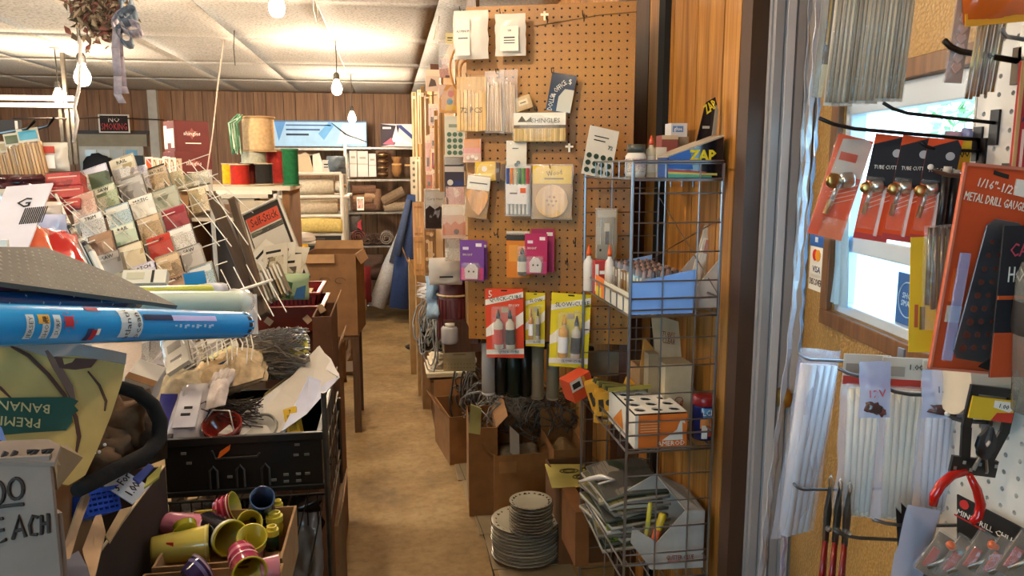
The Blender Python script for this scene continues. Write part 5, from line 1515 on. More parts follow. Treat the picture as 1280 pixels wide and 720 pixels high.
# black basket with a thick round handle
pts = [W(*p) for p in ((128, 486, 1.42), (150, 484, 1.44), (172, 491, 1.45), (190, 506, 1.46), (200, 526, 1.46), (199, 548, 1.45), (186, 566, 1.42), (162, 578, 1.38), (132, 594, 1.3), (98, 612, 1.2))]
o = pts[-2]
t = thing('black_basket', 'black basket with a thick round handle beside the banana carton', 'basket', o)
MB().tube([p - o for p in pts], [.012, .0125, .013, .0135, .014, .0145, .0145, .014, .014, .012], 12).build('handle', mat('#0e0d0d', 'fabric'), t, smooth=True)
MB().slab([W(*p) - o for p in ((100, 604, 1.25), (190, 562, 1.46), (203, 545, 1.5), (203, 572, 1.5), (150, 592, 1.36), (104, 616, 1.25))], .01).build('body', mat('#0f0e0d', 'plastic'), t)
bp = W(150, 552, 1.44)
t = thing('brown_bundle', 'brown leathery bundle with white beads in the black basket', 'bundle', bp)
LEA = mat('#4a3423', 'fabric')
for k, (px, py, Yq, r) in enumerate(((140, 530, 1.46, .05), (165, 540, 1.5, .045), (128, 560, 1.42, .045), (155, 512, 1.52, .04), (118, 580, 1.38, .035))):
 MB().lump(W(px, py, Yq) - bp, (r, r * .8, r), k + 3, .7, 14, 10).build('fold', LEA if k % 2 else mat('#5d4630', 'fabric'), t, smooth=True)
for px, py in ((127, 541), (118, 566), (124, 565), (112, 571), (131, 556)):
 MB().lump(W(px, py, 1.36) - bp, (.003,) * 3, 1, 0, 8, 6).build('bead', WHITE, t, smooth=True)
# banana carton flap and the nearest carton
def bpoly(pts, Y0=1.02):
 return [W(p[0], p[1], Y0 + (p[1] - 420) * -.0006 + p[0] * .0006) for p in pts]
ol = [(-40, 420), (20, 424), (62, 432), (92, 430), (158, 442), (152, 476), (136, 522), (118, 566), (104, 596), (84, 608), (40, 600), (-40, 590)]
pp = bpoly(ol)
M = frame(pp[0], RT, UP);
Mn = M
nn_ = (pp[4] - pp[0]).cross(pp[10] - pp[0]).normalized()
xx = (pp[4] - pp[0]).normalized()
zz = nn_.cross(xx)
if zz.z < 0: zz = -zz
M = frame(pp[0], xx, zz); Mi = M.inverted()
t = thing('banana_carton', 'yellow printed banana carton side with an upside down green band', 'carton', M)
def loc2(pts): return [((Mi @ p).x, (Mi @ p).z) for p in bpoly(pts)]
MB().prism(loc2(ol), 0, .006).build('panel', mat('#a8945a', 'card'), t)
MB().prism(loc2([(-40, 420), (20, 424), (62, 432), (92, 430), (158, 442), (156, 456), (92, 446), (60, 448), (20, 436), (-40, 434)]), -.0012, 0).build('worn_top_edge', mat('#8f8780', 'card'), t)
BR = mat('#43281c', 'paper')
def stroke(pts, w, m=BR, name='banana_outline', y=-.0018):
 q = loc2(pts)
 L, R2 = [], []
 for i, p in enumerate(q):
  a, b = V(q[max(0, i - 1)]).to_2d() if False else V((*q[max(0, i - 1)], 0)), V((*q[min(len(q) - 1, i + 1)], 0))
  d = (b - a).normalized(); nn = V((-d.y, d.x, 0)) * w / 2 * (1 if 0 < i < len(q) - 1 else .4)
  L.append((p[0] + nn.x, p[1] + nn.y)); R2.append((p[0] - nn.x, p[1] - nn.y))
 MB().prism(L + R2[::-1], y, 0).build(name, m, t)
stroke([(8, 432), (34, 446), (58, 470), (78, 496), (92, 524), (96, 548), (92, 572)], .0045)
stroke([(56, 440), (70, 462), (84, 486), (90, 505)], .010, mat('#6a5145', 'paper'), 'brown_patch', -.0014)
stroke([(108, 466), (122, 484), (130, 504), (128, 516)], .003)
stroke([(-20, 470), (0, 486), (14, 500)], .003)
MB().prism(loc2([(66, 448), (120, 451), (112, 461), (92, 464), (72, 462)]), -.0016, 0).build('brown_patch', mat('#4b3128', 'paper'), t)
MB().prism(loc2([(76, 450), (92, 450), (88, 455), (78, 458)]), -.002, 0).build('yellow_patch', mat('#a8945a', 'card'), t)
MB().prism(loc2([(-40, 497), (84, 499), (95, 504), (90, 510), (95, 516), (87, 522), (88, 530), (80, 540), (30, 542), (-40, 545)]), -.002, 0).build('green_band', mat('#17483c', 'paper'), t)
CRM = mat('#b9ad7c')
for s_, px, py in (('PREMIUM', 10, 527), ('BANANAS', 18, 509)):
 x, z = loc2([(px, py)])[0]
 txt(t, s_, .0115, x, z, -.0024, CRM, 180 - 2, maxw=.13)
plate_poly('blue_paper_tip', 'pale blue paper tip at the picture edge above the near carton', 'paper', [(-6, 548, .9), (8, 552, .9), (2, 534, .92), (-6, 530, .92)], .002, mat('#5f7fc4'))
Y = .74
a, b = W(-60, 640, Y), W(68, 640, Y)
ztop = W(20, 572, Y).z
t = thing('priced_carton', 'brown carton corner with marker prices ending in EACH before the banana carton', 'carton', (b.x, Y, 0))
hc = ztop
CNEAR = mat('#75685f', 'card')
MB().box(a.x - b.x - .1, 0, 0, 0, .006, hc).build('front_panel', CNEAR, t)
MB().slab([(-.001, .006, 0), (-.001, .006, hc - .06), (-.16, .26, hc - .12), (-.16, .26, 0)], .005).build('side_panel', CNEAR, t)
lo = V((b.x, Y, 0))
MB().slab([W(*p) - lo for p in ((-60, 578, Y), (68, 578, Y - .002), (76, 556, Y + .03), (60, 549, Y + .035), (-60, 553, Y + .035))], .004).build('flap', CNEAR, t)
MB().slab([W(*p) - lo for p in ((68, 578, Y), (72, 612, Y + .03), (92, 584, Y + .07), (104, 572, Y + .08), (84, 556, Y + .07), (72, 556, Y + .035))], .004).build('torn_flap', mat('#8a7355', 'card'), t)
def onfront(px, py):
 p = W(px, py, Y - .001) - lo
 return p.x, p.z
MK = mat('#2a2422', 'matte')
def hand(pts, w=.0018, y=-.001):
 MB().tube([(onfront(*p)[0], y, onfront(*p)[1]) for p in pts], w, 5).build('marker_stroke', MK, t)
def oval(cx, cy, rx, ry): return [(cx + rx * math.cos(k * .42), cy + ry * math.sin(k * .42)) for k in range(16)]
hand(oval(-3, 616, 8, 14)); hand(oval(20, 611, 9, 13)); hand([(-20, 636), (10, 632), (30, 630)])
hand([(4, 648), (-6, 650), (-4, 680), (8, 674)]); hand([(-4, 664), (5, 662)])
hand([(16, 674), (24, 645), (32, 671)]); hand([(18, 664), (30, 661)])
hand([(48, 647), (41, 645), (37, 656), (39, 668), (47, 668)])
hand([(52, 644), (52, 668)]); hand([(60, 642), (61, 666)]); hand([(52, 655), (61, 653)])
fl_ = lambda px, py: W(px, py, Y + .012) - lo
for s_ in (([(2, 577), (12, 562)]), ([(14, 577), (24, 561)]), ([(36, 574), (50, 560), (38, 562)]), ([(56, 572), (68, 559), (56, 562)]), ([(28, 573), (30, 571)])):
 MB().tube([W(p[0], p[1], Y + .012 + (568 - p[1]) * .0005) - lo + V((0, -.006, 0)) for p in s_], .0026, 5).build('marker_stroke', MK, t)
# the bench that carries the near cartons and the display
t = thing('work_bench', 'plain wooden bench under the display and the cartons', 'bench', (-1.25, 1.75, 0))
MB().box(-.45, -.05, .86, .42, 1.5, .9).build('bench_top', mat('#5d4630', 'wood'), t)
for x in (-.42, .36):
 for y in (0, 1.44):
  MB().box(x - .025, y - .025, 0, x + .025, y + .025, .86).build('leg', mat('#4b3826', 'wood'), t)

# wreath with ribbon, strings from the ceiling
wp = W(124, 12, 3.3)
t = thing('dried_flower_wreath', 'dried flower wreath hung from the ceiling with a lilac ribbon', 'wreath', wp)
rnd = random.Random(4)
mb = [MB(), MB(), MB()]
for k in range(900):
 an, ra = rnd.uniform(0, 6.283), .06 + rnd.gauss(0, .03)
 p = V((math.cos(an) * ra, rnd.gauss(0, .022), math.sin(an) * ra * 1.25 + .02))
 a = V((rnd.uniform(-1, 1), rnd.uniform(-1, .2), rnd.uniform(-1, 1))).normalized() * rnd.uniform(.012, .026)
 b = a.orthogonal().normalized() * rnd.uniform(.006, .013)
 c_ = a.cross(b).normalized() * .005
 mb[k % 3].add([p - a, p + b + c_, p + a, p - b + c_], [(0, 1, 2, 3)])
for k in range(3):
 stuff(mb[k].build('dried_petals', mat(['#8a5a4c', '#a9957a', '#6a5a48'][k], 'matte'), t, solid=.0015))
MB().tube([(math.cos(k * .35) * .075, 0, math.sin(k * .35) * .094 + .02) for k in range(19)], .014, 8).build('ring', mat('#5a4636', 'fabric'), t)
MB().tube([(0, 0, .11), (-.01, 0, ZC - wp.z)], .002, 4).build('hanging_string', mat('#cfc9bf'), t)
LIL = mat('#a09aa6', 'fabric')
def ribbon(pts, wd, name='ribbon_tail'):
 mbx = MB()
 o_ = [W(*p) - wp for p in pts]
 for i in range(len(o_) - 1):
  mbx.add([o_[i] + RT * wd / 2, o_[i] - RT * wd / 2, o_[i + 1] - RT * wd / 2, o_[i + 1] + RT * wd / 2], [(0, 1, 2, 3)])
 mbx.build(name, LIL, t, solid=.0015, smooth=True)
ribbon([(146, 34, 3.22), (144, 60, 3.2), (147, 95, 3.21), (147, 118, 3.2), (153, 129, 3.2)], .03)
ribbon([(148, 34, 3.24), (150, 70, 3.25), (154, 108, 3.24), (157, 117, 3.24)], .028)
for k, (cx, cy, ax_) in enumerate(((160, 20, 30), (165, 36, -10), (156, 46, -50), (150, 28, 60), (158, 4, 80))):
 lp = []
 for q in range(11):
  a_ = q / 10 * 6.283
  lp.append((cx + math.cos(a_) * 13 * math.cos(R_(ax_)) - math.sin(a_) * 7 * math.sin(R_(ax_)), cy - math.cos(a_) * 13 * math.sin(R_(ax_)) - math.sin(a_) * 7 * math.cos(R_(ax_)), 3.2 + .01 * k))
 mbx = MB()
 o_ = [W(*p) - wp for p in lp]
 for i in range(10):
  mbx.add([o_[i] + V((0, -.02, .012)), o_[i] + V((0, .02, -.012)), o_[i + 1] + V((0, .02, -.012)), o_[i + 1] + V((0, -.02, .012))], [(0, 1, 2, 3)])
 mbx.build('bow_loop', LIL if k % 2 else mat('#63707e', 'fabric'), t, solid=.0015, smooth=True)
for i, (pts, r, c, lab) in enumerate((
  ([(93, -5, 3.7), (98, 55, 3.72), (101, 45, 3.75)], .003, '#3a3530', 'dark cord running down to the bulb by the wreath'),
  ([(101, 45, 3.7), (99, 108, 3.72), (93, 135, 3.72), (97, 150, 3.72), (92, 178, 3.72)], .008, '#c9c2bd', 'twisted white ribbon cord hanging below the bulb'),
  ([(280, 49, 4.97), (273, 100, 4.97), (266, 165, 4.98), (256, 235, 5.0)], .0045, '#cfb9a8', 'pale string hanging in front of the maroon cartons'),
  ([(293, 38, 4.65), (292, 60, 4.65), (294, 82, 4.65)], .003, '#45403a', 'short twist of dark wire hanging from the ceiling grid'),
  ([(394, -6, 3.73), (398, 16, 3.73), (396, 28, 3.73), (392, 12, 3.73), (392, -6, 3.73)], .002, '#6d675e', 'thin looped wire at the ceiling by the bright tee'),
  ([(16, 148, 5.9), (60, 148, 5.9), (100, 148, 6.5), (122, 147, 7.5), (165, 148, 8.9), (205, 150, 8.9)], .006, '#3b3029', 'dark cable strung across to the no smoking sign'),
  ([(549, 20, 4.2), (545, 45, 4.2), (541, 52, 4.2), (546, 30, 4.2)], .003, '#cfc8ba', 'white wire looped along the ceiling tee by the pegboard'))):
 p = [W(*q) for q in pts]
 t = thing('hanging_string', lab, 'cord', p[-1])
 MB().tube([q - p[-1] for q in p], r, 6).build('cord', mat(c, 'fabric'), t, smooth=True)

# ================================================================ brown pegboard at the end of the shelves
class Plane:
 def __init__(s, o, x, z=(0, 0, 1)):
  s.M = frame(V(o), x, z); s.I = s.M.inverted(); s.n = s.M.to_3x3() @ V((0, -1, 0))
 def hit(s, px, py, off=0.0):
  d = ray(px, py); o = s.M.translation + s.n * off
  p = EYE + d * ((o - EYE).dot(s.n) / d.dot(s.n))
  return p
 def rect(s, x0, y0, x1, y1, off=0.0, ry=0, rz=0):
  xm, ym = (x0 + x1) / 2, (y0 + y1) / 2
  b = s.hit(xm, y1, off)
  # middle of the lower edge, straight below the middle of the rectangle
  c = s.I @ s.hit(xm, ym, off)
  lb = s.I @ b
  w = (s.hit(x1, ym, off) - s.hit(x0, ym, off)).length
  h = (s.I @ s.hit(xm, y0, off)).z - lb.z
  M = s.M @ Matrix.Translation((c.x, c.y, lb.z)) @ Matrix.Rotation(R_(rz), 4, 'Z') @ Matrix.Rotation(R_(ry), 4, 'Y')
  return M, w, h
def holed(w, h, pitch, r, th, skip=None):
 """pegboard: a real hole in every cell"""
 nx, nz = int(w / pitch), int(h / pitch)
 x0, z0 = (w - nx * pitch) / 2, (h - nz * pitch) / 2
 mb = MB()
 K = 8
 for i in range(nx):
  for j in range(nz):
   cx, cz = x0 + (i + .5) * pitch, z0 + (j + .5) * pitch
   a = pitch / 2
   vs = [(cx - a, 0, cz - a), (cx + a, 0, cz - a), (cx + a, 0, cz + a), (cx - a, 0, cz + a)]
   for q in range(K):
    an = 2 * math.pi * (q + .5) / K - math.pi * .75 - math.pi / K * 1
    vs.append((cx + r * math.cos(an), 0, cz + r * math.sin(an)))
   for q in range(K):
    p = vs[4 + q]
    vs.append((p[0], th, p[2]))
   fs = []
   for c in range(4):
    f0, f1, f2 = 4 + 2 * c, 4 + (2 * c + 1) % K, 4 + (2 * c + 2) % K
    fs += [(c, (c + 1) % 4, f2, f1), (c, f1, f0)]
   for q in range(K):
    fs.append((4 + q, 12 + q, 12 + (q + 1) % K, 4 + (q + 1) % K)[::-1])
   mb.add(vs, fs)
 if x0 > 1e-4:
  mb.add([(0, 0, 0), (x0, 0, 0), (x0, 0, h), (0, 0, h)], [(0, 1, 2, 3)]); mb.add([(w - x0, 0, 0), (w, 0, 0), (w, 0, h), (w - x0, 0, h)], [(0, 1, 2, 3)])
 if z0 > 1e-4:
  mb.add([(x0, 0, 0), (w - x0, 0, 0), (w - x0, 0, z0), (x0, 0, z0)], [(0, 1, 2, 3)]); mb.add([(x0, 0, h - z0), (w - x0, 0, h - z0), (w - x0, 0, h), (x0, 0, h)], [(0, 1, 2, 3)])
 return mb
PXR = V((.756, 2.35, 0)); PXL = V((.2525, 2.525, 0))
pdir = (PXR - PXL).normalized()
PB = Plane(PXL, pdir)
zpt = PB.hit(690, 5).z
zpb = PB.hit(581, 423).z
PW = (PXR - PXL).length
def peg_mat(name, c0, c1, c2, rough):
 m, N, L, P = nodes(name)
 tc = N.new('ShaderNodeTexCoord'); a = N.new('ShaderNodeTexNoise'); a.inputs['Scale'].default_value = 3; a.inputs['Detail'].default_value = 8
 b = N.new('ShaderNodeTexNoise'); b.inputs['Scale'].default_value = 220
 L.new(tc.outputs['Object'], a.inputs[0]); L.new(tc.outputs['Object'], b.inputs[0])
 r = ramp(N, [(.3, lin(c0)), (.5, lin(c1)), (.7, lin(c2))]); L.new(a.outputs[0], r.inputs[0])
 r2 = ramp(N, [(.3, (.8, .78, .75, 1)), (.6, (1, 1, 1, 1))]); L.new(b.outputs[0], r2.inputs[0])
 mx = N.new('ShaderNodeMixRGB'); mx.blend_type = 'MULTIPLY'; mx.inputs[0].default_value = 1
 L.new(r.outputs[0], mx.inputs[1]); L.new(r2.outputs[0], mx.inputs[2]); L.new(mx.outputs[0], P.inputs['Base Color'])
 P.inputs['Roughness'].default_value = rough
 return m
PEGM = peg_mat('tan_hardboard', '#84540c', '#9c660c', '#aa7416', .5)
BM = PB.M.copy(); BM.translation = PB.M @ V((0, 0, zpb))
pb = thing('pegboard', 'tan perforated pegboard hung with small packs at the end of the aisle shelves', 'pegboard', BM)
ph = zpt - zpb
holed(PW, ph, .0254, .0033, .006).build('board', PEGM, pb)
MB().box(0, .0062, 0, PW, .01, ph).build('backing', GAP, pb)
MB().box(0, .011, -.02, .03, .05, ph + .2).build('batten', DARKWOOD, pb)
MB().box(PW - .03, .011, -zpb + .01, PW, .05, ph + .2).build('batten', DARKWOOD, pb)
MB().tube([(-.0 + .22, -.002, ph * .94), (PW * .8, -.002, ph * .965), (PW, -.002, ph * .97)], .0018, 4).build('pinned_cord', mat('#6e4f26', 'fabric'), pb)
def peghook(label, px, py, L_=.06, plane=None, off=0):
 p = (plane or PB).hit(px, py)
 M = (plane or PB).M.copy(); M.translation = p
 t = thing('peg_hook', label, 'hook', M)
 MB().tube([(0, .004, 0), (0, -L_ * .8, -.002), (0, -L_, .01)], .0016, 6).build('hook', mat('#57514a', 'dull'), t)
 MB().tube([(0, -.002, -.012), (0, -.002, .012)], .0016, 5).build('hook_back', mat('#57514a', 'dull'), t)
 return t
for px, py, lab in ((580, 17, 'wire peg hook carrying the first white bag'), (629, 20, 'wire peg hook carrying the second white bag'), (684, 24, 'bare wire peg hook with a pale cross tip at the top of the pegboard'), (730, 22, 'bare wire peg hook by the upper corner of the pegboard'), (692, 92, 'wire peg hook carrying the dark blue booklet'), (588, 98, 'wire peg hook carrying the craft stick pack'), (624, 93, 'wire peg hook carrying the dowel bags'), (671, 138, 'wire peg hook carrying the shingle pack'), (714, 185, 'bare wire peg hook with a pale tip beside the dot card'), (622, 292, 'bare dark peg hook beside the purple pack'), (719, 302, 'upper bare dark peg hook near the wire rack'), (709, 327, 'lower bare dark peg hook near the wire rack'), (690, 209, 'wire peg hook carrying the yellow headed wood disc')):
 t = peghook(lab, px, py)
 if 'pale' in lab:
  MB().box(-.003, -.062, -.014, .003, -.056, .012).box(-.012, -.062, .0, .012, -.056, .006).build('price_holder', mat('#d9c9a6', 'plastic'), t)
def hang(name, label, cat, rect, m, off=.03, th=.003, specs=(), ry=0, rz=0, film=0, bevel=0, group=None, haze=.12, body='card'):
 M, w, h = PB.rect(*rect, off, ry, rz)
 return card(name, label, cat, None, m, specs, th, group, M=(M, w, h), film=film, film_haze=haze, bevel=bevel, body=body)
def hangbag(name, label, cat, rect, m, off=.04, d=.03, specs=(), ry=0, seed=1, rough=.35, part='bag'):
 M, w, h = PB.rect(*rect, off, ry)
 t = thing(name, label, cat, M)
 MB().pillow(w, h, d, 8, 10, seed=seed, rough=rough).build(part, m, t, smooth=True)
 parts_on(t, w, h, d, specs, -d * .5)
 return t, w, h
WH2 = mat('#d9d3c4')
t, w, h = hangbag('hardware_bag', 'white zip bag with a printed white card, first on the top of the pegboard', 'bag', (567, 13, 610, 74), clear('#e9e2d4', .62), .06, .035, seed=3)
parts_on(t, w, h, .03, [('r', 'white_card', .1, .06, .52, .82, WH2, .001), ('t', 'ALUMINUM', .32, .55, .05, INK, 0, .36), ('r', 'print', .18, .4, .46, .42, INK, .0016)], -.0215)
t, w, h = hangbag('hardware_bag', 'narrower white zip bag with a small printed card beside the first one', 'bag', (619, 17, 657, 70), clear('#e9e2d4', .62), .05, .03, seed=8)
parts_on(t, w, h, .03, [('r', 'white_card', .2, .1, .8, .68, WH2, .001), ('t', '1/8', .5, .58, .05, INK), ('r', 'print', .32, .4, .68, .43, INK, .0016), ('r', 'print', .32, .34, .68, .36, INK, .0016), ('r', 'print', .32, .28, .68, .3, INK, .0016)], -.0185)
STK = mat('#c39b5c', 'wood')
t, w, h = hang('craft_stick_pack', 'pack of flat craft sticks marked PCS in clear film on the pegboard', 'pack', (571, 96, 608, 164), mat('#b78f52', 'wood'), .05, .016, film=.02, haze=.07)
for k in range(8):
 x = -w / 2 + w * (k + .5) / 8
 MB().box(x - w * .055, -.004 - .001 * (k % 3), h * random.uniform(-.01, .02), x + w * .055, 0, h * random.uniform(.7, .78)).build('stick', mat(['#c9a162', '#bd9454', '#d0aa6c'][k % 3], 'wood'), t)
txt(t, '72 PCS', h * .1, 0, h * .38, -.0065, mat('#3d3222'), maxw=w * .8)
for i, (rc, lab) in enumerate((((607, 92, 629, 166), 'clear bag of thin dowels next to the craft stick pack'), ((626, 90, 646, 167), 'second clear bag of thin dowels behind the first dowel bag'))):
 M, w, h = PB.rect(*rc, .05 - .015 * i)
 t = thing('dowel_bag', lab, 'bag', M)
 for k in range(9):
  x = w * (-.4 + .1 * k)
  MB().tube([(x, random.uniform(-.004, .004), h * .03), (x * .85, random.uniform(-.004, .004), h * random.uniform(.74, .88))], w * .042, 6).build('dowel', mat(['#c7a476', '#b08c62', '#d2b48a'][k % 3], 'wood'), t)
 MB().pillow(w * 1.1, h * 1.04, .03, 6, 10, seed=i + 40, rough=.4).build('clear_bag', clear(haze=.16), t, smooth=True)
t, w, h = hang('wood_piece_pack', 'small pack of wooden bits with a paper tag tilted on the pegboard', 'pack', (645, 120, 667, 137), mat('#b99a63', 'card'), .03, .008, ry=-18, film=.012)
parts_on(t, w, h, .008, [('r', 'tag', .25, .35, .8, .75, mat('#d2bd8d')), ('r', 'print', .35, .5, .7, .58, INK, .0014)])
t, w, h = hang('booklet', 'dark blue booklet with curved white lettering hanging tilted on the pegboard', 'booklet', (682, 92, 713, 140), mat('#20283a', 'gloss'), .03, .004, ry=10, specs=[('p', 'pale_plastic', [(.42, .02), (1, .02), (1, .62), (.62, .62), (.42, .4)], mat('#b9b4a2', 'gloss'))])
for s_, u, v, r in (('DOLLS', .17, .2, 88), ('&', .2, .42, 75), ('OFFICE', .42, .66, 48), ('$', .78, .82, 10)):
 txt(t, s_, h * .13, (u - .5) * w, v * h, -.0012, WH2, r, maxw=h * .38)
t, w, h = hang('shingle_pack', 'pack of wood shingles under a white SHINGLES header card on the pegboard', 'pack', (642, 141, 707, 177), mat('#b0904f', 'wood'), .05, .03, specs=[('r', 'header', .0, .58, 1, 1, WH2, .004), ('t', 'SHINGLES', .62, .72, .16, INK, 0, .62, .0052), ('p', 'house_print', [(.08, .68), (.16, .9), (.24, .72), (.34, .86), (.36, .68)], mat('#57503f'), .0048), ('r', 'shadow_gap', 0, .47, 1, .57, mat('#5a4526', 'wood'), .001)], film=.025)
for k in range(26):
 x = -w / 2 + w * (k + .5) / 26
 MB().box(x - w * .016, -.003, h * random.uniform(0, .04), x + w * .016, 0, h * .45).build('shingle', mat(['#c7a767', '#b8954f', '#d1b476'][k % 3], 'wood'), t)
hang('orange_pack', 'orange and pink header pack at the pegboard edge above the yellow pack', 'pack', (579, 174, 601, 203), mat('#c9a089'), .03, .01, specs=[('r', 'orange_top', .05, .62, .95, 1, mat('#c67a2c')), ('r', 'pink_band', 0, .4, 1, .62, mat('#c97f70')), ('d', 'charm', [(.3, .2), (.55, .25), (.75, .18)], .006, mat('#d9cbb5'), .004)], film=.012)
hang('yellow_pack', 'yellow fronted pack with dark goods at the side', 'pack', (594, 202, 632, 226), mat('#a9792f', 'card'), .035, .012, specs=[('r', 'yellow_card', 0, 0, .66, 1, mat('#d3ab27')), ('r', 'yellow_label', .1, .1, .55, .38, mat('#e2c637'), .0014), ('d', 'picture', [(.3, .62)], .009, mat('#d9d2c0'), .002), ('r', 'dark_goods', .7, 0, .82, .95, mat('#4a331f', 'wood'), .006), ('r', 'dark_goods', .86, .05, .98, .9, mat('#5d4128', 'wood'), .005)], film=.014)
t, w, h = hang('wood_heart_pack', 'wooden heart cutout in a clear bag under a printed white header', 'pack', (580, 219, 608, 272), mat('#a87a38', 'card'), .045, .003, ry=6, specs=[('r', 'header', 0, .66, 1, .98, mat('#d4cdbb')), ('r', 'print', .1, .8, .9, .83, INK, .0014), ('p', 'wood_heart', [(.0, .55), (.06, .63), (.3, .66), (.5, .6), (.72, .66), (.95, .6), (1, .48), (.88, .25), (.66, .06), (.3, .2)], mat('#c88d43', 'wood'), .006)], film=.012)
hang('hanging_pack', 'small white header pack with black findings over the marker set', 'pack', (633, 176, 658, 210), mat('#d0c8b2'), .035, .004, specs=[('d', 'ring', [(.6, .2), (.5, .12)], .006, mat('#3f3a34', 'metal'), .004), ('r', 'print', .3, .7, .6, .74, INK)], film=.012)
t, w, h = hang('marker_set', 'clear pack of coloured marker pens with a white front card', 'pen set', (632, 207, 663, 270), mat('#c9c4b8'), .035, .003, film=.014, haze=.1)
for k, c in enumerate(('#3b4f8f', '#c8702c', '#b8aa86', '#2f6a3a', '#5d8a3f', '#b23a3a')):
 x = -w * .4 + w * .16 * k
 MB().tube([(x, -.006, h * .04), (x, -.006, h * .64)], w * .06, 8).build('pen', mat('#d2d0ca', 'plastic'), t)
 MB().tube([(x, -.006, h * .64), (x, -.006, h * .95)], w * .066, 8).build('pen_cap', mat(c, 'plastic'), t)
MB().box(-w * .42, -.014, h * .24, w * .38, -.0125, h * .62).build('front_card', mat('#d4cfca'), t)
MB().box(w * .12, -.0148, h * .46, w * .34, -.014, h * .56).build('orange_print', mat('#cc5a2c'), t)
MB().box(-w * .3, -.0148, h * .44, 0, -.014, h * .47).build('print', mat('#7c6f66'), t)
t, w, h = hang('wood_disc_pack', 'round wooden disc in a clear bag below a yellow header card', 'pack', (666, 207, 714, 273), mat('#a5834c', 'card'), .035, .003, specs=[('r', 'yellow_header', 0, .66, 1, 1, mat('#d8b51c')), ('t', 'Wood', .56, .86, .1, INK, 8, .4), ('r', 'print', .3, .74, .8, .77, mat('#6d5a1e'), .0014)], film=.014, haze=.2)
pts = [(.5 + .42 * math.cos(q * .2618), .33 + .42 * w / h * math.sin(q * .2618)) for q in range(24)]
parts_on(t, w, h, .003, [('p', 'wood_disc', pts, mat('#cda66e', 'wood'), .008), ('d', 'lace_cut', [(.5 + .12 * math.cos(q), .33 + .09 * math.sin(q)) for q in range(0, 6)] + [(.5, .33)], .0035, mat('#8a6435', 'wood'), .0092)])
PUR, MAG = mat('#6a3b86'), mat('#a81f52')
def bright_card(label, rc, c, off, group=None):
 t, w, h = hang('glue_card', label, 'blister card', rc, c, off, .002, specs=[('r', 'logo', .12, .76, .36, .83, mat('#d8c9cf')), ('r', 'white_tag', .66, .84, .9, .92, mat('#dfd3d2')), ('t', 'BRIGHT', .32, .64, .05, WH2, 0, .4), ('r', 'lower_print', .04, .02, .96, .32, mat('#c23a6a')), ('p', 'glue_cap', [(.25, .06), (.75, .06), (.78, .3), (.62, .42), (.38, .42), (.22, .3)], mat('#c4b5ac', 'gloss'), .012), ('d', 'eye', [(.4, .24), (.6, .24)], .003, INK, .0135), ('w', .12, .03, .86, .46, .022)])
bright_card('purple pink blister card with a pale capped jar at the pegboard edge', (575, 300, 605, 351), PUR, .06)
hang('glue_card', 'second purple card hidden behind the purple pink blister card', 'blister card', (581, 301, 609, 349), mat('#7b3f80'), .035, .002, specs=[('r', 'white_tag', .7, .82, .95, .9, WH2)])
t, w, h = hang('dropper_card', 'orange card holding a small black topped dropper bottle', 'blister card', (633, 289, 662, 347), mat('#c9761c'), .04, .002, specs=[('r', 'dark_header', 0, .8, 1, .95, mat('#2c2826')), ('r', 'white_header', 0, .92, 1, 1, mat('#c9bfae')), ('r', 'pale_print', .1, .35, .5, .7, mat('#d28f3a')), ('b', 'dropper_bottle', .72, .08, .66, .2, mat('#6b6a63', 'gloss'), BLK, mat('#c9c2b2')), ('w', .5, .04, .95, .7, .028)])
bright_card('magenta blister card with a pale capped jar, in front of another one', (656, 292, 684, 343), MAG, .06)
hang('glue_card', 'magenta card hanging behind and beside the other magenta card', 'blister card', (664, 286, 693, 340), mat('#8f1f4a'), .035, .002, specs=[('r', 'white_tag', .66, .84, .92, .92, WH2)])
# glue cards
def glue(label, rc, c, off, num, word, bots, ry=0):
 t, w, h = hang('epoxy_card', label, 'blister card', rc, c, off, .002, ry=ry)
 wh = mat('#e0dbcf')
 sp = [('p', 'white_band', [(.0, .76), (1, .88), (1, .96), (0, .84)], wh, .001), ('p', 'white_band', [(0, .04), (1, .06), (1, .14), (0, .11)], wh, .001), ('p', 'white_side', [(0, .3), (.22, .34), (.22, .52), (0, .42)], wh, .001), ('p', 'white_side', [(.8, .42), (1, .5), (1, .68), (.8, .6)], wh, .001),
          ('t', word, .54, .862, .058, INK, 6, .86, .0022), ('t', 'EPOXY', .76, .76, .035, wh, 0, .3), ('r', 'hang_slot', .42, .965, .58, .985, INK), ('t', word, .6, .085, .035, INK, 2, .6, .0022), ('r', 'small_label', .42, .66, .6, .74, mat('#c9b58f'), .001)]
 if num: sp.append(('t', num, .14, .92, .1, wh, 0, .2, .002))
 for u, bc, cc, lc in bots: sp.append(('b', 'epoxy_bottle', u, .15, .72, .125, bc, cc, lc))
 sp.append(('w', .2, .12, .82, .76, .04))
 parts_on(t, w, h, .002, sp)
BOT = mat('#b9b2a0', 'gloss')
glue('orange red 5 minute QUICK-CURE epoxy card with two bottles', (608, 361, 655, 447), mat('#d2401b'), .07, '5', 'QUICK-CURE', ((.36, BOT, BLK, mat('#b8352a')), (.67, BOT, BLK, mat('#1f2326'))), -1)
glue('smaller yellow epoxy card partly behind the orange red one', (657, 366, 681, 433), mat('#d9c51a'), .04, '', 'SLOW', ((.3, mat('#c2812c', 'gloss'), mat('#c2812c', 'plastic'), None), (.66, BOT, BLK, mat('#5a5650'))), 0)
glue('large yellow SLOW-CURE epoxy card next to the wire rack', (686, 367, 735, 459), mat('#dcc91c'), .06, '', 'SLOW-CURE', ((.36, mat('#cf9a35', 'gloss'), mat('#d9a528', 'plastic'), None), (.68, BOT, BLK, mat('#1f2326'))), 2)
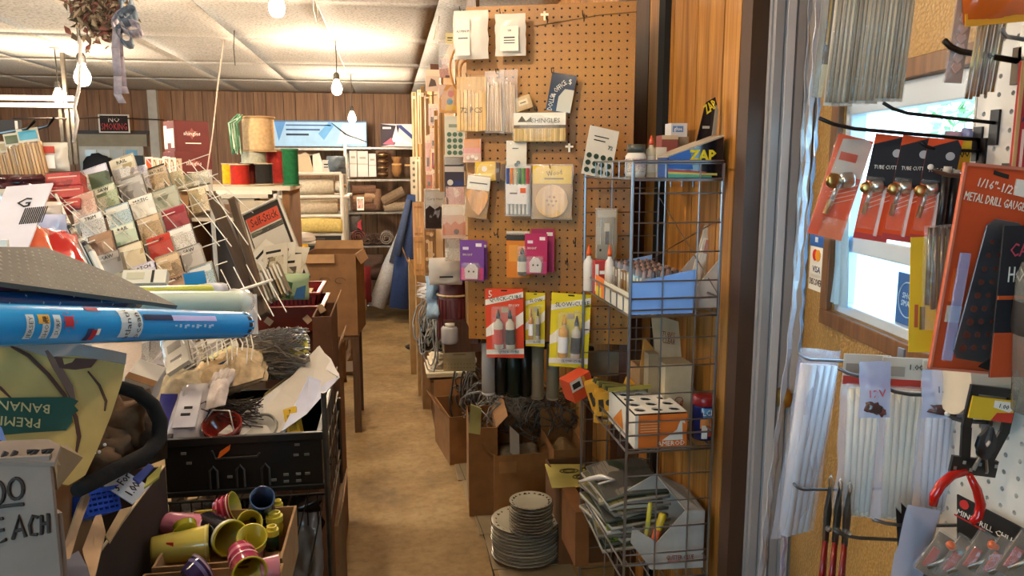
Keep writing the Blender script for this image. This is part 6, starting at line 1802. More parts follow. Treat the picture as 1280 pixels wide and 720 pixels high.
# rolls hanging behind the lower edge
for i, (rc, c, lab) in enumerate((((602, 430, 619, 492), '#c9c6c2', 'white plastic tube standing behind the orange epoxy card'), ((619, 430, 633, 492), '#20221f', 'black tube beside the white plastic tube'), ((633, 425, 651, 494), '#1c2f29', 'dark green tube in the row under the pegboard'), ((650, 425, 664, 494), '#171715', 'black tube between the green and the beige tubes'), ((664, 422, 680, 497), '#a89a80', 'longer beige tube under the small yellow card'), ((683, 430, 699, 498), '#9c9078', 'second beige tube under the large yellow card'))):
 M, w, h = spot(*rc, 2.95)
 t = thing('plastic_tube', lab, 'tube', M)
 MB().tube([(0, 0, 0), (0, 0, h)], w / 2, 16).build('tube', mat(c, 'plastic'), t, smooth=True)
 MB().lathe([(w * .5, -.002), (w * .51, .004), (w * .5, .008)], 16).build('end_ring', mat(c, 'gloss'), t, smooth=True)
rail = thing('tube_rail', 'dark rail behind the pegboard from which the tubes hang', 'rail', (.5, 2.95, W(650, 430, 2.95).z))
MB().box(-.3, .02, -.03, .28, .05, .1).build('rail', DARKWOOD, rail)
MB().box(.28, .02, -W(650, 430, 2.95).z + .01, .31, .05, -.03).build('rail_leg', DARKWOOD, rail)
def tangle(name, label, cat, c, r, n, m, rad, seed):
 rnd = random.Random(seed)
 t = thing(name, label, cat, c)
 mb = MB()
 for k in range(n):
  ax = V((rnd.gauss(0, 1), rnd.gauss(0, 1), rnd.gauss(0, .6))).normalized(); u = ax.orthogonal().normalized(); v = ax.cross(u)
  cc = V((rnd.uniform(-.5, .5) * r[0], rnd.uniform(-.5, .5) * r[1], rnd.uniform(.1, .7) * r[2]))
  a0, a1, rr_ = rnd.uniform(0, 6), rnd.uniform(2, 5.5), rnd.uniform(.35, .75)
  mb.tube([cc + V(((u * math.cos(a0 + a1 * q / 7) + v * math.sin(a0 + a1 * q / 7)).x * r[0] * rr_ * .7, (u * math.cos(a0 + a1 * q / 7) + v * math.sin(a0 + a1 * q / 7)).y * r[1] * rr_ * .7, (u * math.cos(a0 + a1 * q / 7) + v * math.sin(a0 + a1 * q / 7)).z * r[2] * rr_ * .7)) for q in range(8)], rad, 4)
 stuff(mb.build('wire_loops', m, t, smooth=True))
WIR = mat('#807c74', 'plastic')
tangle('wire_coil_heap', 'grey tangled wire coils heaped under the hanging tubes', 'wire', W(640, 530, 3.7), (.3, .25, .2), 110, WIR, .0028, 1)
tangle('wire_coil_heap', 'darker tangled wire coils under the beige tubes', 'wire', W(695, 535, 3.6), (.22, .22, .18), 80, mat('#57524a', 'plastic'), .0028, 2)
tangle('wire_coil_heap', 'loose looped cables beside the low plinth', 'wire', W(588, 520, 4.3), (.14, .2, .3), 26, mat('#4b443d', 'plastic'), .006, 3)
# floor boxes under the pegboard
def fbox(label, x0, x1, ytop, ybot, depth, m, Y=None, rz=0, flaps=(), fill=None, name='open_carton'):
 if Y is None: Y = WZ((x0 + x1) / 2, ybot, 0).y
 M, w, h = spot(x0, ytop, x1, ybot, Y, rz)
 h = M.translation.z + h; M.translation.z = 0
 t = thing(name, label, 'carton', M)
 openbox(t, w, depth, h, .006, m)
 for f in flaps:
  if f == 'l': flap(t, (-w / 2, 0, h), (-w / 2, depth, h), (-.05, 0, .05), m)
  if f == 'r': flap(t, (w / 2, 0, h), (w / 2, depth, h), (.05, 0, .05), m)
  if f == 'f': flap(t, (-w / 2, 0, h), (w / 2, 0, h), (0, -.04, -.1), m)
  if f == 'b': flap(t, (-w / 2, depth, h), (w / 2, depth, h), (0, .04, .09), m)
 if fill: MB().lump((0, depth / 2, h * .8), (w * .42, depth * .4, h * .14), len(LABELS), .6).build('packing', mat(fill, 'fabric'), t, smooth=True)
 return t, w, h
C1, C2, C3 = mat('#9a6c3c', 'card'), mat('#8b5f33', 'card'), mat('#7d532c', 'card')
fbox('low open carton with dark cables beside the low plinth', 562, 604, 520, 575, .4, C2, 4.0, 8, ('l', 'b'))
t, w, h = fbox('tall narrow open carton behind the plate stacks', 586, 622, 535, 645, .34, C2, None, -4, ('r',))
MB().slab([(-w * .5, -.004, h - .02), (-w * .1, -.004, h - .03), (-w * .06, -.03, h + .10), (-w * .42, -.02, h + .12)], .008).build('yellow_board', mat('#b5ae6a'), t)
t, w, h = fbox('wide open brown carton behind the plates with a pale label', 618, 690, 568, 645, .32, C1, None, 2, ('l', 'b'), '#94856d')
MB().box(-w * .42, -.001, h * .72, -w * .12, 0, h * .9).build('tape', mat('#ab7c49', 'card'), t)
MB().slab([(-w * .2, .04, h), (-w * .05, .02, h - .03), (.0, .1, h + .06), (-w * .15, .12, h + .1)], .004).build('white_paper', mat('#c9c0ae'), t)
fbox('open carton at the back under the beige tubes', 654, 712, 530, 590, .3, C2, 3.6, 0, ('b',), '#8a7355')
fbox('open carton behind the yellow patterned sheet', 692, 734, 562, 640, .3, C1, 3.2, 0, ('b', 'r'), '#8f7650')
t, w, h = fbox('brown carton under the yellow patterned sheet behind the wire rack', 699, 762, 604, 715, .28, mat('#6d4826', 'card'), 2.85, 0, ())
M, w, h = spot(684, 578, 778, 608, 2.82)
a, b, c_, d_ = W(690, 609, 2.70), W(774, 606, 2.66), W(760, 580, 3.06), W(681, 580, 3.1)
t = thing('patterned_sheet', 'pale yellow sheet with ring shaped prints lying on a carton', 'sheet', a)
MB().slab([V((0, 0, 0)), b - a, c_ - a, d_ - a], .004).build('sheet', mat('#c6b860'), t)
M_ = frame(V((0, 0, 0)), b - a, d_ - a)
ww, hh = (b - a).length, (d_ - a).length
for u, v in ((.32, .62), (.68, .66), (.5, .35), (.6, .3)):
 for r0 in (.038, .024):
  MB().tube([M_ @ V((u * ww + r0 * math.cos(q * .35), -.002, v * hh + r0 * math.sin(q * .35))) for q in range(19)], .0022, 4).build('ring_print', mat('#57501f'), t)
# plates
CER, CERB = mat('#c9c2ac', 'ceramic'), mat('#4a3a30', 'ceramic')
def plate(label, x, y, z, r, sc=1.0, deco=True):
 t = thing('dinner_plate', label, 'plate', (x, y, z), 'stacked plates')
 MB().lathe([(0, .004), (r * .62, .004), (r * .68, .006), (r * .98, .016), (r, .0175), (r * .985, .0195), (r * .7, .0095), (r * .62, .0075), (0, .0075)], 40).build('plate', CER, t, smooth=True)
 MB().ring([(r * .55, 0), (r * .55, .004), (r * .6, .004), (r * .6, 0)], 30).build('foot', CER, t)
 MB().ring([(r * .998, .0168), (r * 1.004, .018), (r * .99, .0196)], 40).build('rim_line', CERB, t, smooth=True)
 if deco:
  for k in range(22):
   an = k * 2 * math.pi / 22 + (k % 3) * .03
   c = V((math.cos(an), math.sin(an), 0)) * r * .85
   zz = .0145
   tg = V((-math.sin(an), math.cos(an), 0)); rd = V((math.cos(an), math.sin(an), .33)).normalized()
   s_ = .009 if k % 3 == 0 else .006
   MB().slab([c + V((0, 0, zz)) + tg * s_ - rd * s_ * .5, c + V((0, 0, zz)) + rd * s_, c + V((0, 0, zz)) - tg * s_ - rd * s_ * .4], .0006).build('leaf_print', CERB, t)
ORDP = ['lowest', 'second', 'third', 'fourth', 'fifth', 'sixth', 'seventh', 'eighth', 'ninth', 'tenth', 'eleventh', 'twelfth']
pc = WZ(656, 690, .02)
r_big = 46 * pc.y / 960 * 1.0
for k in range(11):
 z = .006 + k * .0142
 plate('large white dinner plate with brown leaf rim, ' + (ORDP[k] + ' from the floor in the big stack' if k < 10 else 'topmost of the big stack'), pc.x + random.uniform(-.003, .003), pc.y + random.uniform(-.003, .003), z, r_big, deco=k == 10)
zt_ = .006 + 10 * .0142 + .008
pt = WZ(665, 664, zt_ + .01)
r_s = 29.5 * pt.y / 960
for k in range(10):
 plate('small white plate with brown leaf rim, ' + (ORDP[k] + ' in the small stack' if k < 9 else 'topmost of the small stack'), pt.x + .002 * random.uniform(-1, 1), pt.y + .02 + .002 * random.uniform(-1, 1), zt_ + k * .0126, r_s, deco=k == 9)

# ================================================================ aisle side of the long shelves
gs = thing('long_shelves', 'long wooden shelf fixture running back along the aisle behind the pegboard', 'shelf fixture', (.287, 2.62, 0))
for b in ((0, 0, 1.0, .02, 2.4, 2.15), (0, 2.4, .25, .02, 5.2, 2.15)):
 MB().box(*b).build('side_board', mat('#8a6434', 'card'), gs)
MB().box(0, 2.4, .2, .45, 5.2, .25).build('base_shelf', DARKWOOD, gs)
for k in range(6):
 MB().box(-.012, .6 + k * .85, 0 if k > 1 else 1.0, .03, .66 + k * .85, 2.16).build('upright', mat('#7a5526', 'wood'), gs)
 if k > 1: MB().box(.4, .6 + k * .85, 0, .44, .66 + k * .85, .22).build('leg', DARKWOOD, gs)
def side(name, label, cat, rc, Y, m, th=.01, specs=(), ry=0, film=0, bevel=0, rz=0):
 t, w, h = card(name, label, cat, rc, m, specs, th, Y=Y, ry=ry, film=film, bevel=bevel, rz=rz)
 I = t.matrix_basis.inverted()
 p = t.matrix_basis @ V((0, th, h * .96))
 if p.z > 1.02 and p.x < .285 and Y < 7:
  MB().tube([(0, th, h * .96), I @ V((.292, p.y + .01, p.z + .01))], .0016, 5).build('hanging_wire', mat('#57514a', 'dull'), t)
 return t, w, h
def hoop(label, px, py, rx_, rz_, Y):
 p = W(px, py, Y)
 a, b = rx_ * Y / 960, rz_ * Y / 960
 t = thing('embroidery_hoop', label, 'hoop', p)
 MB().tube([(math.cos(q * .2244) * a, math.cos(q * .2244) * .03, math.sin(q * .2244) * b) for q in range(29)], .0045, 6).build('ring', mat('#b07a42', 'wood'), t, smooth=True)
 MB().box(-.006, -.006, b - .004, .006, .006, b + .012).build('screw_clamp', mat('#b59b5d', 'metal'), t)
hoop('large wooden embroidery hoop hanging at the pegboard corner', 581, 87, 19, 28, 2.72)
hoop('middle wooden embroidery hoop inside the large one', 583, 90, 14, 20, 2.70)
hoop('small wooden embroidery hoop inside the middle one', 584, 92, 10, 15, 2.69)
SK = printed('#c9a79a', '#d2bca2', '#a88a68', 3)
side('price_tag', 'yellowish price tag hanging above the embroidery hoops', 'tag', (557, 41, 568, 55), 2.75, mat('#cfc08a'), .003, [('r', 'print', .2, .5, .8, .6, INK), ('r', 'print', .2, .3, .7, .36, INK)])
pouch('clear_bag', 'clear empty bag hanging by the yellowish price tag', 'bag', (548, 52, 574, 86), clear(haze=.16), 2.85, .03)
side('picture_pack', 'pink pictured pack beside the hoops', 'pack', (549, 73, 563, 97), 3.1, printed('#b98a7c', '#d3b9ab', '#5a4038', 2.5), .01)
side('picture_pack', 'photo pack with a dark object print high on the aisle shelves', 'pack', (532, 87, 549, 114), 3.9, mat('#b8a493'), .01, [('r', 'header', 0, .7, 1, 1, mat('#c9b29a')), ('p', 'dark_print', [(.2, .2), (.8, .25), (.7, .5), (.4, .6)], mat('#4a3d36'))])
side('picture_pack', 'orange pack with a blue and yellow toy picture beside the stick pack', 'pack', (549, 106, 571, 141), 3.0, mat('#c58a4a'), .012, [('d', 'blue_print', [(.6, .4)], .012, mat('#4f7f8a'), .002), ('d', 'red_print', [(.65, .68)], .012, mat('#b9503a'), .002), ('p', 'yellow_print', [(.3, .05), (.95, .1), (.9, .3), (.4, .28)], mat('#d1a42a')), ('p', 'pale_corner', [(0, .5), (.4, .98), (0, 1)], mat('#d2b3a2'), .001)], film=.01)
side('brown_box', 'small dark brown box high on the shelves near the ceiling', 'box', (538, 80, 549, 90), 4.2, mat('#5a3524'), .1)
for i, (rc, Y, c, lab) in enumerate((((536, 130, 548, 157), 3.8, '#c2aaa0', 'pale pack with a dark bead print by the toy picture'), ((538, 160, 548, 186), 3.8, '#c9a58f', 'pink brown pack below the bead print pack'), ((532, 170, 538, 215), 4.5, '#cf9f9a', 'narrow pink strip pack'), ((540, 186, 548, 210), 4.0, '#8f2d3a', 'narrow dark red pack of pink trims'), ((533, 214, 540, 236), 4.5, '#a8583e', 'narrow rust pack below the pink strip'), ((541, 212, 549, 236), 4.0, '#c58f72', 'salmon pack below the dark red one'))):
 side('trim_pack', lab, 'pack', rc, Y, mat(c), .01, [('r', 'print', .2, .15, .7, .4, mat('#4d3a32')), ('r', 'header', 0, .8, 1, 1, mat('#d3c2ad'))], film=.008)
for i, (rc, Y, c, lab) in enumerate((((515, 115, 521, 200), 6.4, '#c9b98a', 'tall yellow cream strip pack at the far end of the shelves'), ((522, 112, 527, 180), 5.6, '#bfae8c', 'tall beige strip pack next to the yellow cream one'), ((527, 108, 531, 236), 5.1, '#8a6428', 'long brown wooden moulding on the shelf side'), ((532, 118, 537, 168), 4.6, '#7a5a2c', 'shorter brown wooden moulding on the shelf side'), ((543, 138, 548, 250), 3.7, '#a6752d', 'golden brown wooden moulding in the middle of the shelf side'), ((549, 130, 556, 240), 3.2, '#9c6d28', 'wide golden wooden moulding next to the dot card'), ((519, 196, 526, 252), 5.8, '#c9bfa5', 'pale strip pack below the tall beige one'))):
 side('moulding_strip', lab, 'strip', rc, Y, mat(c, 'wood'), .012, [('r', 'groove', .4, .01, .6, .99, mat('#6d4c20', 'wood'), .0006), ('r', 'price_mark', .1, .9, .9, .94, mat('#d8cdb4'))])
side('loop_pack', 'white strip pack with a row of dark loops at the far end of the shelves', 'pack', (513, 196, 522, 243), 6.2, mat('#c2b8a2'), .01, [('d', 'loop', [(.5, .2), (.5, .36), (.5, .52), (.5, .68), (.5, .84)], .012, mat('#6d6556'), .003)])
side('dot_sheet', 'white card of round green dots beside the craft sticks', 'card', (556, 145, 581, 196), 2.9, mat('#cfcdb9'), .004, [('d', 'green_dot', [(.22 + .28 * i, .1 + .15 * j) for i in range(3) for j in range(4)], .0085, mat('#52705a'), .002), ('r', 'print', .2, .72, .8, .8, mat('#88907c'))])
side('grey_pack', 'grey clear pack under the dot card', 'pack', (556, 194, 581, 214), 2.95, mat('#a29a90'), .01, film=.012)
side('navy_pack', 'black and navy printed pack with a white ring in the aisle shelf front', 'pack', (556, 206, 580, 246), 2.93, mat('#3a3542'), .01, [('r', 'white_top', 0, .78, 1, .95, mat('#bdb6ae')), ('d', 'white_ring', [(.28, .45)], .011, mat('#cfcac2'), .003), ('r', 'blue_print', .45, .35, .95, .5, mat('#2d3a6a'))])
side('pink_pack', 'pink brown pack with dark figures below the navy pack', 'pack', (558, 234, 580, 262), 2.88, printed('#c79a8c', '#6d5048', '#dcc3b4', 3), .01, film=.01)
t, w, h = side('bead_bag', 'bag of black curled hair beads under a lettered grey header', 'bag', (531, 237, 556, 286), 3.6, mat('#9d948a'), .01, [('r', 'header', 0, .62, 1, 1, mat('#aba395')), ('t', 'Curly Hair', .5, .76, .07, INK, 0, .8), ('p', 'dark_goods', [(.02, .02), (.98, .02), (.96, .5), (.75, .58), (.5, .5), (.25, .6), (.03, .5)], mat('#2a1d1b', 'fabric'), .012)], film=.016)
side('salmon_pack', 'salmon and white patterned pack in front of the pegboard corner', 'pack', (553, 256, 582, 298), 2.8, mat('#cfa98d'), .008, [('p', 'zigzag', [(.02, .4), (.2, .5), (.35, .4), (.55, .52), (.7, .42), (.98, .5), (.98, .1), (.02, .1)], mat('#c5764c')), ('d', 'brown_disc', [(.6, .2)], .01, mat('#5a3a26'), .002), ('r', 'pale_top', 0, .7, 1, 1, mat('#d6c7b0'))], film=.01)
side('pale_pack', 'pale printed pack under the salmon one', 'pack', (557, 297, 577, 326), 2.85, printed('#c9bba2', '#a8987c', '#dcd2bd', 3), .01, film=.01)
for i, (rc, Y, c, lab) in enumerate((((516, 253, 530, 298), 5.2, '#c49a6c', 'upper tan carved wooden panel at the far shelf side'), ((517, 296, 531, 344), 5.1, '#bd9058', 'lower tan carved wooden panel at the far shelf side'), ((531, 285, 545, 340), 4.2, '#7d5a32', 'brown panel hung with small bead packs'))):
 t, w, h = side('carved_board', lab, 'panel', rc, Y, mat(c, 'wood'), .02, [('r', 'raised_frame', .15, .1, .85, .16, mat('#a57b48', 'wood'), .004), ('r', 'raised_frame', .15, .84, .85, .9, mat('#a57b48', 'wood'), .004), ('r', 'raised_panel', .3, .3, .7, .7, mat('#cfa877', 'wood'), .004)])
 if i == 2: parts_on(t, w, h, .02, [('d', 'bead', [(.2, .3), (.4, .5), (.25, .7), (.6, .85), (.7, .4)], .01, mat('#c9b08f', 'gloss'), .008)])
pouch('white_bag', 'white paper goods in a bag above the blue bag', 'bag', (536, 322, 578, 356), mat('#c7c0b6', 'gloss'), 2.95, .06, [('r', 'print', .3, .3, .7, .36, INK, .002)])
pouch('blue_foam_bag', 'clear bag of pale blue foam pieces hanging by the aisle', 'bag', (533, 345, 558, 398), mat('#8fa9bf', 'fabric'), 3.1, .1, rough=.7)
strands('excelsior', 'tuft of clear shredded film beside the blue foam bag', 'packing', 519, 352, 540, 372, 3.15, 60, clear(haze=.5), .0016, seed=8)
t = thing('basket_drum', 'dark red slatted drum basket with an oval tan lid', 'basket', W(567, 424, 3.05))
dh = W(567, 352, 3.05).z - W(567, 424, 3.05).z
MB().lathe([(.055, 0), (.06, dh * .05), (.06, dh * .98), (.055, dh)], 24).build('drum', mat('#4d1218', 'paint'), t, smooth=True)
for k in range(20):
 an = k * .314
 MB().box(-.004, -.064, .01, .004, -.058, dh * .72).xf(Matrix.Rotation(an, 4, 'Z')).build('slat', mat('#5e2422', 'wood'), t)
MB().lathe([(.0, dh * .77), (.066, dh * .77), (.068, dh * .8), (.0, dh * .82)], 24).build('lid', mat('#c2a06f', 'wood'), t, smooth=True)
MB().pillow(.12, dh * .35, .1, 6, 6, seed=3, o=(0, 0, dh * .82)).build('plum_cloth', mat('#6a2a3c', 'fabric'), t, smooth=True)
t = thing('craft_jar', 'clear jar with a white lid behind the patterned card', 'jar', W(562, 410, 2.98))
MB().lathe([(.03, -.06), (.034, -.05), (.034, .0), (.028, .008)], 18).build('jar', clear(haze=.35), t, smooth=True)
MB().lathe([(.022, .008), (.022, .022), (0, .023)], 16).build('lid', mat('#d2cdbf', 'plastic'), t, smooth=True)
side('pattern_card', 'tan dotted booklet lettered COUNTED CROSS STITCH standing on the paper pile', 'booklet', (554, 410, 594, 464), 3.3, mat('#cdb483'), .02, [('r', 'panel', .1, .3, .9, .76, mat('#d6c193')), ('t', 'COUNTED', .5, .62, .07, mat('#7a6237'), 0, .66), ('t', 'CANVAS', .5, .5, .07, mat('#7a6237'), 0, .6), ('r', 'print', .3, .38, .7, .4, mat('#9b8452'), .0014), ('d', 'dot', [(.06 + .098 * i, .08 + .09 * j) for i in range(10) for j in (0, 1, 9)], .0025, mat('#a88a4c'), .001)], rz=-6)
pouch('black_bag', 'black bag of hangers slumped at the foot of the shelves', 'bag', (524, 396, 556, 440), mat('#17150f', 'gloss'), 3.9, .12, rough=.8)
tangle('hanger_heap', 'grey plastic hangers spilling from the black bag', 'hangers', W(546, 438, 3.7), (.12, .12, .3), 26, mat('#8b8a86', 'plastic'), .004, 9)
t = thing('display_stand', 'dark rounded foot of a stand on the aisle floor', 'stand', WZ(524, 434, 0))
MB().lathe([(.12, 0), (.13, .01), (.1, .02), (.02, .03), (.018, .4), (0, .41)], 20).build('stand', mat('#1c1712', 'plastic'), t, smooth=True)
fbox('small brown carton between the black bag and the paper pile', 528, 552, 424, 500, .3, CARD, 5.0, 0, ())
for i, (rc, Y, lab) in enumerate((((512, 330, 522, 420), 5.9, 'tall tan carton at the far foot of the shelves'), ((521, 345, 532, 430), 5.3, 'tan carton with a torn top at the foot of the shelves'))):
 M, w, h = spot(*rc, Y); z1 = M.translation.z + h; M.translation.z = 0
 t = thing('tan_carton', lab, 'carton', M)
 openbox(t, w, .3, z1, .006, mat('#a98452', 'card')); flap(t, (-w / 2, 0, z1), (-w / 2, .3, z1), (-.04, 0, .1), mat('#b89464', 'card'))
# low plinth with papers
Y = 4.5
a, b = W(544, 500, Y), W(602, 500, Y)
zt2 = W(570, 472, Y).z
t = thing('low_plinth', 'low dark wooden plinth carrying the paper piles', 'plinth', ((a.x + b.x) / 2, Y, 0))
hw = (b.x - a.x) / 2
MB().box(-hw, 0, 0, hw, .02, zt2 - .02).build('front_panel', mat('#5a3519', 'wood'), t)
MB().box(-hw, .02, 0, -hw + .02, .5, zt2 - .02).build('side_panel', mat('#5a3519', 'wood'), t)
MB().box(hw - .02, .02, 0, hw, .5, zt2 - .02).build('side_panel', mat('#5a3519', 'wood'), t)
MB().box(-hw - .03, -.02, zt2 - .02, hw, .5, zt2).build('top', mat('#6a4322', 'wood'), t)
for k in range(6):
 M, w, h = spot(534 + k * 2, 466 - k * 4.2, 596 - (k % 2) * 4, 471 - k * 4.2, Y - .05 + .03 * k)
 t = thing('paper_pile', ['lowest', 'second', 'third', 'fourth', 'fifth', 'topmost'][k] + ' sheaf of pale papers in the pile on the low plinth', 'papers', M)
 MB().box(-w / 2, 0, 0, w / 2, .3, h * .85).build('sheaf', mat(['#c2b493', '#d3c8ac', '#b3a382'][k % 3]), t)
 MB().box(-w / 2 - .006, .01, h * .85, w / 2 - .01, .28, h * .99).build('top_sheet', mat('#d6ccb4'), t)
for i, (rc, lab) in enumerate((((540, 448, 556, 462), 'small folded white tissue on the paper pile'), ((546, 438, 558, 450), 'upper folded white tissue by the jar'))):
 pouch('folded_tissue', lab, 'tissue', rc, mat('#cfc4aa'), 4.2, .05)

# ================================================================ wire rack beside the pegboard
RX0, RX1, RY0, RY1 = .60, .838, 1.86, 2.335
RACK = mat('#8f9096', 'metal')
rk2 = thing('wire_rack', 'chrome wire rack with four basket shelves standing against the panelled wall', 'rack', ((RX0 + RX1) / 2, RY0, 0))
def rw(p, q, r, name):
 o = V(((RX0 + RX1) / 2, RY0, 0))
 MB().tube([V(p) - o, V(q) - o], r, 6).build(name, RACK, rk2)
ztop = WX(797, 206, RX0).z + .004
ztop = W(797, 204, RY0).z
for x, y in ((RX0, RY0), (RX1, RY0), (RX0, RY1), (RX1, RY1)):
 rw((x, y, 0), (x, y, ztop), .0042, 'post')
SH = [W(796, 224, RY0).z, W(786, 396, RY0).z, W(777, 566, RY0).z, W(771, 728, RY0).z]
for k, z in enumerate(SH):
 for q in range(7):
  x = RX0 + (RX1 - RX0) * q / 6
  rw((x, RY0, z), (x, RY1, z), .0018, 'shelf_wire')
 for q in range(6):
  y = RY0 + (RY1 - RY0) * q / 5
  rw((RX0, y, z - .003), (RX1, y, z - .003), .002, 'shelf_wire')
 for dz in (0, .045):                               # lip round the shelf
  rw((RX0, RY0, z + dz), (RX0, RY1, z + dz), .0028, 'lip_rail')
  rw((RX1, RY0, z + dz), (RX1, RY1, z + dz), .0028, 'lip_rail')
  rw((RX0, RY0, z + dz), (RX1, RY0, z + dz), .0028, 'lip_rail')
  rw((RX0, RY1, z + dz), (RX1, RY1, z + dz), .0028, 'lip_rail')
 for q in range(9):
  y = RY0 + (RY1 - RY0) * q / 8
  rw((RX0, y, z), (RX0, y, z + .045), .0016, 'lip_wire')
 for q in range(4):
  x = RX0 + .02 + .03 * q
  if k < 1: rw((x + .06, RY0 + .03, z - .02), (x + .06, RY0 + .03, z), .0016, 'shelf_hook')
zz = ztop
k = 0
while zz > .02:                                        # grids on the two ends
 for y in (RY0, RY1):
  rw((RX0, y, zz), (RX1, y, zz), .0022, 'grid_wire')
 zz -= .0745
for x in (RX0 + (RX1 - RX0) * .36, RX0 + (RX1 - RX0) * .74):
 for y in (RY0, RY1):
  rw((x, y, 0), (x, y, ztop), .0022, 'grid_wire')
for s in (0, 1):
 rw((RX1, RY0, SH[s + 1] + .05), (RX1, RY1, SH[s] - .06), .0016, 'brace')
 rw((RX1, RY0, SH[s + 1] + .25), (RX1, RY1, SH[s + 1] + .1), .0016, 'brace')
GR = 'rack'
def on(name, label, cat, rc, Y, m, th=.02, specs=(), rz=0, rx=0, ry=0, film=0, bevel=0, z=None):
 M, w, h = spot(*rc, Y, rz, rx, ry)
 if z is not None:
  h = M.translation.z + h - z; M.translation.z = z
 return card(name, label, cat, None, m, specs, th, M=(M, w, h), film=film, bevel=bevel)
def bott(name, label, px, py0, py1, wpx, Y, m, cap, lab=None, z=None, cat='bottle'):
 M, w, h = spot(px - wpx / 2, py0, px + wpx / 2, py1, Y)
 if z is not None:
  h = M.translation.z + h - z; M.translation.z = z
 t = thing(name, label, cat, M)
 pr = bottle_prof(w / 2, h)
 o = MB().lathe(pr[:6], 18).build('bottle', m, t, smooth=True)
 MB().lathe(pr[5:], 14).build('cap', cap, t, smooth=True)
 if lab: MB().ring([(w * .506, h * .12), (w * .51, h * .5)], 18).build('bottle_label', lab, t, smooth=True)
 return t, w, h
S0, S1, S2, S3 = [z + .003 for z in SH]
# top shelf
on('dot_card', 'white card with three rows of black dots leaning on the rack top', 'card', (727, 158, 764, 214), 2.22, mat('#cdc8ba'), .004, [('d', 'black_dot', [(.14 + .24 * i, .1 + .15 * j) for i in range(4) for j in range(3)], .0078, mat('#1f3a2c'), .002), ('r', 'print', .2, .8, .7, .82, INK), ('r', 'print', .2, .72, .6, .74, INK), ('t', '72', .8, .62, .08, INK)], ry=12, rx=-8, z=S0)
M, w, h = spot(782, 180, 808, 214, 2.0); h = M.translation.z + h - S0; M.translation.z = S0
t = thing('white_jar', 'squat white jar with a dark ridged lid on the rack top', 'jar', M)
MB().lathe([(w * .44, 0), (w * .5, h * .1), (w * .5, h * .62), (w * .4, h * .74)], 22).build('jar', mat('#c9c1b4', 'gloss'), t, smooth=True)
MB().lathe([(w * .42, h * .74), (w * .42, h * .98), (0, h)], 22).build('lid', mat('#3f4038', 'plastic'), t, smooth=True)
MB().ring([(w * .505, h * .15), (w * .508, h * .56)], 22).build('jar_label', printed('#c2b6a6', '#a99b88', '#b9a0a0', 5), t, smooth=True)
bott('glue_bottle', 'pale glue bottle with a red pointed tip on the rack top', 814, 169, 214, 14, 2.0, mat('#b9a98f', 'gloss'), mat('#b8452c', 'plastic'), mat('#c7bca8'), S0)
on('grey_carton', 'small grey carton beside the glue bottle on the rack top', 'box', (821, 184, 833, 214), 1.98, mat('#bdb2a0'), .05, [('r', 'print', .2, .6, .8, .7, mat('#8a7c68'))], z=S0)
on('small_box', 'open box with a dull red front behind the display stand', 'box', (827, 169, 847, 214), 2.1, mat('#8d4a42'), .05, [('r', 'cream_rim', 0, .9, 1, 1, mat('#c6ac88'), .001)], z=S0)
on('small_white_box', 'small white and blue printed box on top of the rack goods', 'box', (839, 154, 859, 171), 2.12, mat('#c7c4c2'), .05, [('r', 'blue_print', .1, .35, .75, .8, mat('#5a7fb5')), ('t', 'glue', .42, .58, .28, WHITE, 0, .6, .0016)])
on('plain_carton', 'plain carton holding up the small white and blue box', 'box', (838, 171, 860, 214), 2.12, mat('#8d7a60', 'card'), .06, z=S0)
# glue display stand with ZAP lettering
M, w, h = spot(836, 168, 904, 216, 1.9, 0); h = M.translation.z + h - S0; M.translation.z = S0
t = thing('glue_display_stand', 'black and blue counter display stand lettered ZAP with a tall header', 'display stand', M)
ZK = mat('#15151c', 'gloss')
ow = [(-w / 2, 0), (w / 2, 0), (w / 2, h * .98), (-w / 2, h * .5)]
MB().prism(ow, 0, .004).build('side_panel', ZK, t)
MB().prism(ow, .10, .104).build('side_panel', ZK, t)
MB().box(w / 2 - .004, .004, 0, w / 2, .1, h * .98).build('back_panel', ZK, t)
MB().box(-w / 2, .004, 0, -w / 2 + .004, .1, h * .5).build('front_panel', mat('#2a4f96', 'gloss'), t)
MB().slab([(-w / 2 - .004, -.001, h * .5), (w / 2, -.001, h * .99), (w / 2, .105, h * .99), (-w / 2 - .004, .105, h * .5)], .004).build('sloped_top', mat('#a89b8a', 'paper'), t)
for n_, pl, c in (('blue_print', [(-w / 2, h * .2), (-w * .05, h * .2), (-w * .12, h * .66), (-w / 2, h * .49)], '#2c5fa8'), ('green_stripe', [(-w / 2, 0), (w * .3, 0), (w * .3, h * .05), (-w / 2, h * .09)], '#4f9a86'), ('yellow_stripe', [(-w / 2, h * .09), (w * .4, h * .05), (w * .4, h * .1), (-w / 2, h * .14)], '#c2b35a'), ('red_stripe', [(-w / 2, h * .14), (w * .2, h * .1), (w * .2, h * .14), (-w / 2, h * .2)], '#b04a4e')):
 MB().prism(pl, -.001, 0).build(n_, mat(c), t)
ZY = mat('#d9c31f')
txt(t, 'ZAP', h * .24, w * .12, h * .5, -.0014, ZY, 0, bold=.0016)
MB().box(w * .0, -.0014, h * .36, w * .24, -.0004, h * .39).build('print', mat('#b9b3a0'), t)
hd = [(w * .14, h * .86), (w * .46, h * 1.02), (w * .5, h * 1.72), (w * .46, h * 1.9), (w * .30, h * 1.78), (w * .26, h * 1.6)]
MB().prism(hd, .05, .054).build('header', ZK, t)
MB().prism([(w * .42, h * 1.0), (w * .5, h * 1.04), (w * .52, h * 1.6), (w * .47, h * 1.72)], .047, .05).build('header_side', mat('#8d8577'), t)
txt(t, 'ZAP', h * .2, w * .37, h * 1.66, .0486, ZY, 34, bold=.0008, maxw=w * .24)
